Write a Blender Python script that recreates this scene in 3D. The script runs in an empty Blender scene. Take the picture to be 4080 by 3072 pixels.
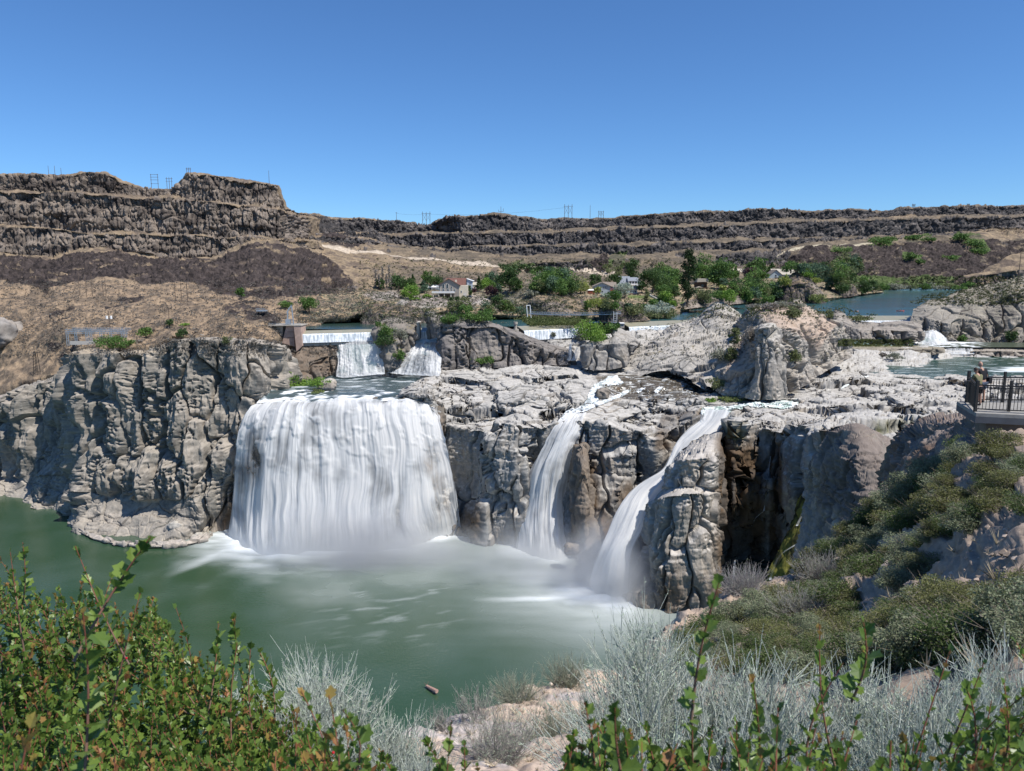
import bpy, bmesh, math, random
import numpy as np
from mathutils import Vector, Matrix
random.seed(7); RNG=np.random.default_rng(7)
C=bpy.context.scene.collection
F=2950.; CX=2040.; CY=1536.; PIT=math.radians(8.79); CZ=115.
cp,sp=math.cos(PIT),math.sin(PIT)
def ray(px,py):
    dx=(np.asarray(px,float)-CX)/F; dz=-(np.asarray(py,float)-CY)/F
    return dx, cp+dz*sp, -sp+dz*cp
def PD(px,py,D):
    x,y,z=ray(px,py); t=np.asarray(D,float)/y
    return np.stack([x*t, np.broadcast_to(D,np.shape(x*t)).astype(float), CZ+z*t],-1)
def DZ(px,py,Z):
    x,y,z=ray(px,py); return y*(Z-CZ)/z
def V(px,py,D): return Vector(PD(px,py,D).tolist())
def VZ(px,py,Z): return V(px,py,float(DZ(px,py,Z)))
def proj(P):
    x=P[...,0]; y=P[...,1]; z=P[...,2]-CZ
    f=y*cp-z*sp; u=y*sp+z*cp
    f=np.maximum(f,1e-3)
    return CX+F*x/f, CY-F*u/f
# ---------- noise
_G=np.array([[1,1,0],[-1,1,0],[1,-1,0],[-1,-1,0],[1,0,1],[-1,0,1],[1,0,-1],[-1,0,-1],[0,1,1],[0,-1,1],[0,1,-1],[0,-1,-1],[1,1,0],[-1,1,0],[0,-1,1],[0,-1,-1]],np.float32)
def hsh(ix,iy,iz,s=0):
    with np.errstate(over='ignore'):
        h=(ix.astype(np.uint32)*np.uint32(374761393)+iy.astype(np.uint32)*np.uint32(668265263)+iz.astype(np.uint32)*np.uint32(2147483647)+np.uint32((s*974634777+12345)&0xffffffff))
        h=(h^(h>>np.uint32(13)))*np.uint32(1274126177); h=h^(h>>np.uint32(16))
        h=h*np.uint32(2246822519); h=h^(h>>np.uint32(13))
    return h
def perlin(P,s=0):
    sh=P.shape[:-1]; P=P.reshape(-1,3).astype(np.float32); I=np.floor(P); f=P-I; I=I.astype(np.int64)
    u=f*f*f*(f*(f*6-15)+10); r=0
    for a in (0,1):
        wa=u[:,0] if a else 1-u[:,0]
        for b in (0,1):
            wb=u[:,1] if b else 1-u[:,1]
            for c in (0,1):
                wc=u[:,2] if c else 1-u[:,2]
                g=_G[hsh(I[:,0]+a,I[:,1]+b,I[:,2]+c,s)&np.uint32(15)]
                r=r+wa*wb*wc*(g[:,0]*(f[:,0]-a)+g[:,1]*(f[:,1]-b)+g[:,2]*(f[:,2]-c))
    return r.reshape(sh)
def fbm(P,sc=1.,o=4,s=0,g=.5,rid=False):
    Q=P/np.asarray(sc,float); r=0; a=1.; t=0
    for i in range(o):
        n=perlin(Q+i*17.3,s+i)
        if rid: n=1-2*np.abs(n)*1.4
        r=r+a*n; t+=a; a*=g; Q=Q*2.03
    return r/t*(1 if rid else 1.6)
def worley(P,sc=1.,s=0,jit=.9):
    P=P/np.asarray(sc,float)
    sh=P.shape[:-1]; P=P.reshape(-1,3).astype(np.float32); I=np.floor(P); f=P-I; I=I.astype(np.int64)
    n=len(P); F1=np.full(n,9.,np.float32); F2=np.full(n,9.,np.float32); R=np.zeros(n,np.float32)
    for a in (-1,0,1):
        for b in (-1,0,1):
            for c in (-1,0,1):
                h=hsh(I[:,0]+a,I[:,1]+b,I[:,2]+c,s)
                jx=(h&np.uint32(1023)).astype(np.float32)/1023; jy=((h>>np.uint32(10))&np.uint32(1023)).astype(np.float32)/1023; jz=((h>>np.uint32(20))&np.uint32(1023)).astype(np.float32)/1023
                d=(a+.5+jit*(jx-.5)-f[:,0])**2+(b+.5+jit*(jy-.5)-f[:,1])**2+(c+.5+jit*(jz-.5)-f[:,2])**2
                m=d<F1
                F2=np.where(m,F1,np.minimum(F2,d)); F1=np.where(m,d,F1)
                R=np.where(m,((h*np.uint32(2654435761))>>np.uint32(8)).astype(np.float32)/16777216.,R)
    return np.sqrt(F1).reshape(sh),np.sqrt(F2).reshape(sh),R.reshape(sh)
def sstep(a,b,x):
    t=np.clip((x-a)/(b-a),0,1); return t*t*(3-2*t)
def mix(a,b,t):
    a=np.asarray(a,float); b=np.asarray(b,float)
    return a*(1-t[...,None])+b*t[...,None]
def inpoly(px,py,poly,soft=0):
    c=np.zeros(px.shape,bool); n=len(poly)
    for i in range(n):
        x1,y1=poly[i]; x2,y2=poly[(i+1)%n]
        if y1==y2: continue
        k=((y1>py)!=(y2>py))&(px<(x2-x1)*(py-y1)/(y2-y1)+x1); c^=k
    return c
# ---------- object helpers
def tag(o,label=None,cat=None,group=None,kind=None):
    if label: o['label']=label
    if cat: o['category']=cat
    if group: o['group']=group
    if kind: o['kind']=kind
    return o
def mesh_np(name,verts,faces,mat,cols=None,alpha=None,smooth=True,parent=None,attr=None):
    """faces: (n,k) int array"""
    me=bpy.data.meshes.new(name); verts=np.asarray(verts,np.float32).reshape(-1,3); faces=np.asarray(faces,np.int32)
    n,k=faces.shape
    me.vertices.add(len(verts)); me.vertices.foreach_set('co',verts.ravel())
    me.loops.add(n*k); me.loops.foreach_set('vertex_index',faces.ravel())
    me.polygons.add(n); me.polygons.foreach_set('loop_start',np.arange(0,n*k,k,dtype=np.int32))
    me.polygons.foreach_set('use_smooth',np.full(n,smooth))
    me.update(calc_edges=True)
    if cols is not None:
        ca=me.color_attributes.new('Col','FLOAT_COLOR','POINT')
        cc=np.ones((len(verts),4),np.float32); cc[:,:3]=np.asarray(cols).reshape(-1,3)
        if alpha is not None: cc[:,3]=np.asarray(alpha).ravel()
        ca.data.foreach_set('color',cc.ravel())
    me.materials.append(mat)
    o=bpy.data.objects.new(name,me); C.objects.link(o)
    if parent is not None: o.parent=parent
    return o
def empty(name,loc=(0,0,0),rz=0):
    o=bpy.data.objects.new(name,None); C.objects.link(o); o.location=loc; o.rotation_euler=(0,0,rz); o.empty_display_size=.3
    return o
def gridfaces(nv,nu):
    i=np.arange(nv*nu).reshape(nv,nu)
    return np.stack([i[:-1,:-1],i[:-1,1:],i[1:,1:],i[1:,:-1]],-1).reshape(-1,4)
# ---------- sheets
def prow(pts,ps):
    p=np.array([(a[0],a[1],a[2]) for a in pts],float)
    return PD(ps,np.interp(ps,p[:,0],p[:,1]),np.interp(ps,p[:,0],p[:,2]))
def setD(row,ref,add):
    r=np.array(ref,float); return [(a,b,float(np.interp(a,r[:,0],r[:,2]))+add) for a,b,_ in row]
def segmask(sub,on,nu):
    m=np.concatenate([np.full(k,1. if i in on else 0.) for i,k in enumerate(sub)]+[np.zeros(1)]); return np.tile(m[:,None],(1,nu))
def zrow(pts,z): return [(a,b,float(DZ(a,b,z))) for a,b in pts]
def crom(A,n,ax=0):
    A=np.moveaxis(np.asarray(A,float),ax,0); k=len(A); t=np.linspace(0,k-1,n); i=np.minimum(t.astype(int),k-2); f=(t-i).reshape((-1,)+(1,)*(A.ndim-1))
    p0=A[np.maximum(i-1,0)];p1=A[i];p2=A[i+1];p3=A[np.minimum(i+2,k-1)]
    r=.5*((2*p1)+(-p0+p2)*f+(2*p0-5*p1+4*p2-p3)*f*f+(-p0+3*p1-3*p2+p3)*f**3)
    return np.moveaxis(r,0,ax)
def stackrows(R,sub,smooth=False):
    out=[]
    if smooth:
        for i in range(len(R)-1):
            f=(np.arange(sub[i])/sub[i]).reshape(-1,1,1)
            p0=R[max(i-1,0)];p1=R[i];p2=R[i+1];p3=R[min(i+2,len(R)-1)]
            out.append(.5*((2*p1)+(-p0+p2)*f+(2*p0-5*p1+4*p2-p3)*f*f+(-p0+3*p1-3*p2+p3)*f**3))
    else:
        for i in range(len(R)-1):
            f=(np.arange(sub[i])/sub[i]).reshape(-1,1,1); out.append(R[i]*(1-f)+R[i+1]*f)
    out.append(R[-1][None]); return np.concatenate(out,0)
def pxsheet(rows,px0,px1,nu,sub,smooth=False):
    ps=np.linspace(px0,px1,nu); return stackrows([prow(r,ps) for r in rows],sub,smooth)
def idxsheet(rows,nu,sub,smooth=True):
    R=[crom(PD(*np.array(r,float).T),nu) for r in rows]; return stackrows(R,sub,smooth)
def normals(G):
    du=np.gradient(G,axis=1); dv=np.gradient(G,axis=0); n=np.cross(du,dv); n/=np.linalg.norm(n,axis=-1,keepdims=True)+1e-9
    return n
def disp(G,fn):
    n=normals(G); return G+n*fn(G,n)[...,None]
# ---------- materials
def nt(name):
    m=bpy.data.materials.new(name); m.use_nodes=True; t=m.node_tree; t.nodes.clear(); return m,t,t.nodes,t.links
def terrain_mat(name,scale,bump=.6,rough=.92,var=.25,dist=None,spec=.2):
    m,t,N,L=nt(name)
    out=N.new('ShaderNodeOutputMaterial'); b=N.new('ShaderNodeBsdfPrincipled'); L.new(b.outputs[0],out.inputs[0])
    b.inputs['Roughness'].default_value=rough; b.inputs['Specular IOR Level'].default_value=spec
    a=N.new('ShaderNodeVertexColor'); a.layer_name='Col'
    g=N.new('ShaderNodeNewGeometry')
    n=N.new('ShaderNodeTexNoise'); n.inputs['Scale'].default_value=scale; n.inputs['Detail'].default_value=8; n.inputs['Roughness'].default_value=.65
    L.new(g.outputs['Position'],n.inputs['Vector'])
    mr=N.new('ShaderNodeMapRange'); mr.inputs[1].default_value=.3; mr.inputs[2].default_value=.7; mr.inputs[3].default_value=1-var; mr.inputs[4].default_value=1+var
    L.new(n.outputs[0],mr.inputs[0])
    mx=N.new('ShaderNodeVectorMath'); mx.operation='SCALE'; L.new(a.outputs[0],mx.inputs[0]); L.new(mr.outputs[0],mx.inputs['Scale'])
    L.new(mx.outputs[0],b.inputs['Base Color'])
    bu=N.new('ShaderNodeBump'); bu.inputs['Strength'].default_value=bump; bu.inputs['Distance'].default_value=dist or .6/scale
    L.new(n.outputs[0],bu.inputs['Height']); L.new(bu.outputs[0],b.inputs['Normal'])
    return m
def plain(name,col,rough=.7,metal=0,var=.12,scale=3.,bump=.1,spec=.3,trans=0):
    m,t,N,L=nt(name)
    out=N.new('ShaderNodeOutputMaterial'); b=N.new('ShaderNodeBsdfPrincipled'); 
    b.inputs['Roughness'].default_value=rough; b.inputs['Metallic'].default_value=metal; b.inputs['Specular IOR Level'].default_value=spec
    tc=N.new('ShaderNodeTexCoord'); n=N.new('ShaderNodeTexNoise'); n.inputs['Scale'].default_value=scale; n.inputs['Detail'].default_value=6
    L.new(tc.outputs['Object'],n.inputs['Vector'])
    cr=N.new('ShaderNodeValToRGB'); cr.color_ramp.elements[0].position=.3; cr.color_ramp.elements[1].position=.7
    cr.color_ramp.elements[0].color=tuple(c*(1-var) for c in col)+(1,); cr.color_ramp.elements[1].color=tuple(min(1,c*(1+var)) for c in col)+(1,)
    L.new(n.outputs[0],cr.inputs[0]); L.new(cr.outputs[0],b.inputs['Base Color'])
    bu=N.new('ShaderNodeBump'); bu.inputs['Strength'].default_value=bump; bu.inputs['Distance'].default_value=.05
    L.new(n.outputs[0],bu.inputs['Height']); L.new(bu.outputs[0],b.inputs['Normal'])
    if trans:
        tr=N.new('ShaderNodeBsdfTranslucent'); L.new(cr.outputs[0],tr.inputs[0]); ms=N.new('ShaderNodeMixShader'); ms.inputs[0].default_value=trans
        L.new(b.outputs[0],ms.inputs[1]); L.new(tr.outputs[0],ms.inputs[2]); L.new(ms.outputs[0],out.inputs[0])
    else: L.new(b.outputs[0],out.inputs[0])
    return m
def leaf_mat(name,trans=.3,rough=.55,spec=.3):
    m,t,N,L=nt(name)
    out=N.new('ShaderNodeOutputMaterial'); b=N.new('ShaderNodeBsdfPrincipled'); b.inputs['Roughness'].default_value=rough; b.inputs['Specular IOR Level'].default_value=spec
    a=N.new('ShaderNodeVertexColor'); a.layer_name='Col'
    g=N.new('ShaderNodeTexCoord'); n=N.new('ShaderNodeTexNoise'); n.inputs['Scale'].default_value=2.; L.new(g.outputs['Object'],n.inputs['Vector'])
    mr=N.new('ShaderNodeMapRange'); mr.inputs[1].default_value=.3; mr.inputs[2].default_value=.7; mr.inputs[3].default_value=.8; mr.inputs[4].default_value=1.2
    L.new(n.outputs[0],mr.inputs[0]); mx=N.new('ShaderNodeVectorMath'); mx.operation='SCALE'; L.new(a.outputs[0],mx.inputs[0]); L.new(mr.outputs[0],mx.inputs['Scale'])
    L.new(mx.outputs[0],b.inputs['Base Color'])
    tr=N.new('ShaderNodeBsdfTranslucent'); L.new(mx.outputs[0],tr.inputs[0]); ms=N.new('ShaderNodeMixShader'); ms.inputs[0].default_value=trans
    L.new(b.outputs[0],ms.inputs[1]); L.new(tr.outputs[0],ms.inputs[2]); L.new(ms.outputs[0],out.inputs[0])
    return m
# ---------- camera, sky, sun
sc=bpy.context.scene
cam=bpy.data.cameras.new('camera'); co=bpy.data.objects.new('camera',cam); C.objects.link(co); sc.camera=co
cam.sensor_width=36; cam.lens=F/4080*36; cam.clip_end=30000; cam.clip_start=.05
co.location=(0,0,CZ); co.rotation_euler=(math.pi/2-PIT,0,0)
cam.dof.use_dof=True; cam.dof.focus_distance=250; cam.dof.aperture_fstop=9
SUN_AZ=math.radians(121)   # from +Y towards +X
SUN_EL=math.radians(57)
w=bpy.data.worlds.new('World'); sc.world=w; w.use_nodes=True; T=w.node_tree
bg=T.nodes['Background']; sk=T.nodes.new('ShaderNodeTexSky'); sk.sky_type='NISHITA'; sk.sun_disc=False
sk.sun_elevation=SUN_EL; sk.sun_rotation=SUN_AZ; sk.altitude=1200; sk.air_density=1.0; sk.dust_density=0; sk.ozone_density=6.0
tn=T.nodes.new('ShaderNodeVectorMath'); tn.operation='MULTIPLY'; tn.inputs[1].default_value=(.56,.775,.965); T.links.new(sk.outputs[0],tn.inputs[0]); T.links.new(tn.outputs[0],bg.inputs[0]); bg.inputs[1].default_value=.115
sd=bpy.data.lights.new('sun','SUN'); so=bpy.data.objects.new('sun',sd); C.objects.link(so); sd.energy=4.9; sd.angle=math.radians(.55); sd.color=(1,.95,.88)
d=Vector((math.sin(SUN_AZ)*math.cos(SUN_EL),math.cos(SUN_AZ)*math.cos(SUN_EL),math.sin(SUN_EL))); so.rotation_euler=d.to_track_quat('Z','Y').to_euler()
sc.view_settings.view_transform='Standard'; sc.view_settings.look='None'; sc.view_settings.exposure=.32; sc.view_settings.gamma=1
sc.cycles.max_bounces=6; sc.cycles.diffuse_bounces=3; sc.cycles.transparent_max_bounces=16; sc.cycles.volume_bounces=1

ZB=None
def build_zb():
    global ZB
    B=5; W=int(4400/B)+1; H=int(3200/B)+1; Z=np.full((H,W),1e9)
    for G in REG:
        px,py=proj(G); i=np.round(py/B).astype(int).ravel(); j=np.round((px+100)/B).astype(int).ravel(); D=G[...,1].ravel()
        m=(i>=0)&(i<H)&(j>=0)&(j<W)&(D>1); np.minimum.at(Z,(i[m],j[m]),D[m])
    for _ in range(6):
        nb=np.minimum.reduce([np.roll(Z,1,0),np.roll(Z,-1,0),np.roll(Z,1,1),np.roll(Z,-1,1)]); Z=np.where(Z>1e8,nb,Z)
    ZB=Z
def surf(px,py):
    B=5; i=np.clip(np.round(np.asarray(py)/B).astype(int),0,ZB.shape[0]-1); j=np.clip(np.round((np.asarray(px)+100)/B).astype(int),0,ZB.shape[1]-1); return ZB[i,j]
def lay(rows,lift=.4):
    """drape control rows (px,py) on the built terrain"""
    return [[(a,b,float(surf(a,b))-lift) for a,b in r] for r in rows]
REG=[]
M_far=terrain_mat('far_rock',.25,.7,.95,.3)
M_rock=terrain_mat('tuff_rock',.7,.6,.93,.22,dist=.5)
M_near=terrain_mat('near_soil',5.,.6,.95,.25,dist=.05)
TAN=(.29,.22,.145); TAN2=(.19,.148,.102); BAS=(.072,.062,.058); BAS2=(.27,.225,.185); TAL=(.046,.038,.036); SAGE=(.16,.165,.12); GRN=(.07,.105,.035)
def shape_col(P,n,tal,tan,grn=None,bright=0.,seed=0,band=None,B1=None,B2=None):
    BAS_,BAS2_=(B1 or BAS),(B2 or BAS2)
    """cliff where steep, talus/tan masks 0..1"""
    st=1-np.abs(n[...,2])
    if band is not None: st=st*.25+band*.6
    a=fbm(P,(14,14,9),4,seed+5); b=fbm(P,(4,4,9),3,seed+9); c=fbm(P,(45,45,12),3,seed+2)
    rock=mix(BAS_,BAS2_,np.clip(.25+bright+a*.9+c*.8+b*.5,0,1))
    grass=mix(TAN,TAN2,np.clip(.5+a*1.3,0,1)); sc_=sstep(.12,.3,fbm(P,(7,7,7),3,seed+3)); grass=mix(grass,(.17,.135,.095),sc_*.7)
    r2=sstep(.16,.3,fbm(P,(16,16,10),4,seed+4)); grass=mix(grass,(.11,.085,.07),r2*.8)
    col=mix(grass,rock,sstep(.42,.62,st+a*.12))
    TR=worley(P,(3.4,3.4,3.4),seed+17)[2]; TR2=worley(P,(8,8,8),seed+18)[2]
    talc=mix((.012,.010,.010),(.078,.062,.057),np.clip(TR*.75+TR2*.35-.05+b*.4,0,1))
    t=sstep(.4,.6,tal*.86+fbm(P,(24,24,14),5,seed+7,.6)*.8)*(tal>.01)
    col=mix(col,talc,t)
    t2=sstep(.4,.6,tan+fbm(P,(18,18,12),3,seed+8)*.4)*(tan>.01)
    col=mix(col,grass,t2)
    if grn is not None:
        g=sstep(.45,.6,grn+fbm(P,(16,16,10),4,seed+11)*.5)*(grn>.01); col=mix(col,mix((.05,.075,.025),(.10,.135,.05),np.clip(.5+b,0,1)),g)
    return col,t
def blur_mask(m,k=4):
    m=m.astype(float)
    for _ in range(k):
        m=(m+np.roll(m,1,0)+np.roll(m,-1,0)+np.roll(m,1,1)+np.roll(m,-1,1))/5
    return m
def dbas(talmask,seed,colw=5.,amp=1.,big=7.,band=None):
    def f(P,n):
        st=sstep(.35,.75,1-np.abs(n[...,2])) if band is None else band
        F1,F2,R=worley(P,(colw,colw,colw*6.5),seed); G1,G2,R2=worley(P,(colw*3.2,colw*3.2,colw*4.5),seed+3)
        cl=(R-.5)*colw*.75+(R2-.5)*colw*1.3-colw*.55*sstep(.16,.03,F2-F1)-colw*.6*sstep(.12,.02,G2-G1)+fbm(P,(40,40,7),3,seed+2)*2.2+(R-.5)*colw*.35
        H1,H2,R3=worley(P,(colw*.95,)*3,seed+8); K1,K2,R4=worley(P,(colw*2.2,)*3,seed+9)
        bo=(.75-H1)*colw*1.0*(.3+1.3*R3)+(.7-K1)*colw*1.3*(R4>.55)
        fl=fbm(P,(5,5,5),3,seed+4)*1.0
        t=np.clip(talmask,0,1)
        return amp*(st*(1-t)*cl+t*bo+(1-st)*(1-t)*fl)+fbm(P,(45,45,30),3,seed+5)*big
    return f
# ===== A: far canyon wall
def A_sheet():
    rim=[(1050,842,1290),(1174,850,1340),(1276,857,1390),(1342,871,1400),(1480,874,1410),(1576,883,1420),(1654,886,1430),(1662,899,1440),(1714,898,1440),(1744,877,1400),(1798,861,1390),(1900,861,1400),(1972,853,1400),(2020,853,1400),(2080,865,1410),(2140,873,1415),(2300,871,1420),(2436,870,1430),(2520,862,1430),(2610,855,1440),(2700,850,1450),(2820,844,1460),(2940,841,1470),(3024,831,1470),(3120,837,1490),(3240,841,1500),(3400,834,1530),(3480,841,1550),(3540,841,1570),(3600,829,1590),(3840,821,1640),(4080,820,1680),(4400,818,1700)]
    up=lambda r,dp,dd:[(a,b+dp,c+dd) for a,b,c in r]
    b1=[(1050,925,1250),(1174,931,1320),(1400,925,1380),(1630,928,1400),(1714,925,1400),(1840,925,1380),(2020,920,1380),(2300,913,1390),(2640,898,1410),(2940,886,1435),(3120,874,1455),(3400,871,1495),(3540,862,1530),(3780,857,1570),(4080,853,1600),(4400,850,1620)]
    t2=[(1050,934,1210),(1174,937,1290),(1300,931,1340),(1420,934,1350),(1570,936,1360),(1700,932,1365),(1900,930,1360),(2300,920,1365),(2640,906,1385),(2940,894,1410),(3120,884,1430),(3400,880,1465),(3540,874,1495),(3780,868,1535),(4080,862,1560),(4400,858,1580)]
    b2=[(1050,938,1190),(1174,940,1260),(1300,935,1300),(1420,942,1320),(1510,964,1325),(1570,978,1330),(1780,984,1325),(2100,970,1320),(2500,968,1325),(2940,950,1360),(3120,948,1385),(3400,945,1430),(3540,940,1465),(3700,933,1500),(3900,925,1540),(4080,920,1550),(4400,915,1560)]
    t3=[(1050,942,1170),(1174,944,1230),(1300,942,1270),(1420,950,1290),(1510,968,1290),(1570,982,1295),(1780,990,1290),(2100,980,1290),(2500,977,1295),(2940,960,1330),(3120,954,1355),(3400,948,1410),(3700,936,1480),(3850,925,1510),(3950,911,1500),(4080,922,1500),(4400,930,1500)]
    b3=[(1050,950,1140),(1174,950,1190),(1300,960,1220),(1420,972,1240),(1570,990,1250),(1780,1000,1270),(2100,1013,1275),(2500,1013,1280),(2700,1005,1290),(2940,994,1310),(3120,985,1335),(3300,962,1370),(3480,950,1400),(3700,940,1440),(3850,930,1450),(3950,916,1450),(4080,928,1450),(4400,940,1450)]
    m1=[(1050,1020,960),(1200,1030,1000),(1400,1035,1050),(1600,1045,1120),(1850,1055,1160),(2100,1046,1200),(2400,1040,1215),(2700,1036,1230),(2860,1012,1250),(3150,1012,1280),(3300,1010,1290),(3500,1000,1330),(3800,985,1370),(4100,980,1380),(4400,980,1390)]
    m2=[(1050,1100,850),(1300,1110,870),(1600,1110,940),(1850,1095,1050),(2100,1082,1190),(2400,1080,1200),(2700,1070,1210),(2860,1054,1235),(3150,1050,1260),(3300,1060,1230),(3500,1060,1270),(3800,1060,1300),(4400,1050,1320)]
    a0=[(1050,1230,690),(1300,1230,690),(1500,1200,760),(1900,1160,900),(2300,1150,950),(2800,1140,1050),(3250,1152,1200),(3500,1153,1220),(3800,1150,1240),(4400,1150,1250)]
    t3=setD(t3,b3,7); t2=setD(t2,b2,9); b1=setD(b1,rim,-12)
    back=[(a,b+3,c*1.35) for a,b,c in rim]; back2=[(a,b+45,c*3.5) for a,b,c in rim]
    sub=[55,42,40,18,10,30,9,34,10,6]; G=pxsheet([a0,m2,m1,b3,t3,b2,t2,b1,rim,back,back2],1050,4350,1200,sub)
    px,py=proj(G); band=segmask(sub,(3,5,7),1200)
    band=np.maximum(band,inpoly(px,py,[(2090,1046),(2330,1045),(2400,1088),(2250,1090),(2100,1084)])|inpoly(px,py,[(2850,1010),(3150,1006),(3130,1057),(2870,1058)]))
    band=blur_mask(band,3); band=sstep(.14,.4,band+fbm(G,(34,34,9),4,19)*.6)
    tal=inpoly(px,py,[(1050,1000),(1200,985),(1240,990),(1330,1050),(1400,1120),(1440,1240),(1050,1240)])|inpoly(px,py,[(1280,940),(1370,930),(1440,975),(1400,990),(1300,975)])|inpoly(px,py,[(3200,985),(3450,975),(3750,960),(3900,960),(4400,960),(4400,1160),(3900,1170),(3500,1145),(3150,1110),(3080,1080)])|inpoly(px,py,[(2330,1060),(2410,1010),(2450,1040),(2380,1100)])|inpoly(px,py,[(2480,1040),(2530,1050),(2520,1100),(2440,1100)])
    tal2=.35*inpoly(px,py,[(1400,1050),(1950,1080),(2050,1120),(1900,1180),(1450,1150)])
    tan=inpoly(px,py,[(3850,935),(3950,905),(4100,915),(4120,945),(3960,955)])|inpoly(px,py,[(3540,864),(3660,853),(3670,862),(3560,872)])|inpoly(px,py,[(1190,950),(1240,965),(1600,1030),(2050,1075),(2060,1095),(1600,1060),(1250,1000),(1190,990)])
    tan=blur_mask(tan,3)*.75; tal=np.maximum(blur_mask(tal,5),tal2)*.95
    gr=np.zeros_like(px)
    for poly in ([(3480,945),(3570,940),(3560,975),(3480,985),(3440,965)],[(3600,940),(3720,935),(3700,955),(3620,965)],[(3790,930),(3900,935),(3950,1000),(3900,1020),(3860,975)],[(3590,1005),(3680,1010),(3660,1050),(3600,1040)],[(3740,1015),(3830,1025),(3800,1045)],[(3300,980),(3400,985),(3390,1010),(3310,1000)],[(1980,1045),(2060,1035),(2180,1060),(2190,1075),(1990,1060)],[(2430,1010),(2500,1000),(2480,1080),(2420,1070)],[(3200,1080),(3330,1100),(3700,1100),(3800,1110),(3800,1150),(3300,1150),(3100,1090)]):
        gr=np.maximum(gr,inpoly(px,py,poly)*1.)
    gr=blur_mask(gr,4)*.72
    G=disp(G,dbas(tal*(1-tan)*(1-band),11,4.4,1.,6.,band))
    n=normals(G)
    col,t=shape_col(G,n,tal*(1-band*.8),tan,gr,-.10,11,band,(.050,.048,.050),(.19,.168,.155))
    dk=mix((.085,.074,.060),(.17,.138,.10),sstep(-.2,.3,fbm(G,(22,22,10),4,23))); w_=(1-band)*(1-t)*(1-np.clip(tan*1.4,0,1))*sstep(1400,1700,px); col=mix(col,dk,w_*.8)
    # dirt road cut into the slope
    rd=np.interp(px,[1215,1400,1570,1750,2000,2300,2450],[968,995,1017,1035,1060,1080,1098]); rw=np.interp(px,[1215,1700,1900,2450],[4,3.5,7,7])
    m=sstep(1.3,.7,np.abs(py-rd)/rw)*((px>1215)&(px<2450)&(G[...,1]<1420)); col=mix(col,(.45,.38,.30),m)
    rd2=np.interp(px,[3090,3150,3300,3480],[1030,990,980,968]); m=sstep(1.3,.5,np.abs(py-rd2)/2.2)*((px>3090)&(px<3490)); col=mix(col,(.42,.37,.27),m)
    o=mesh_np('canyon_wall',G,gridfaces(*G.shape[:2]),M_far,col); REG.append(G); tag(o,kind='structure')
A_sheet()
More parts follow.
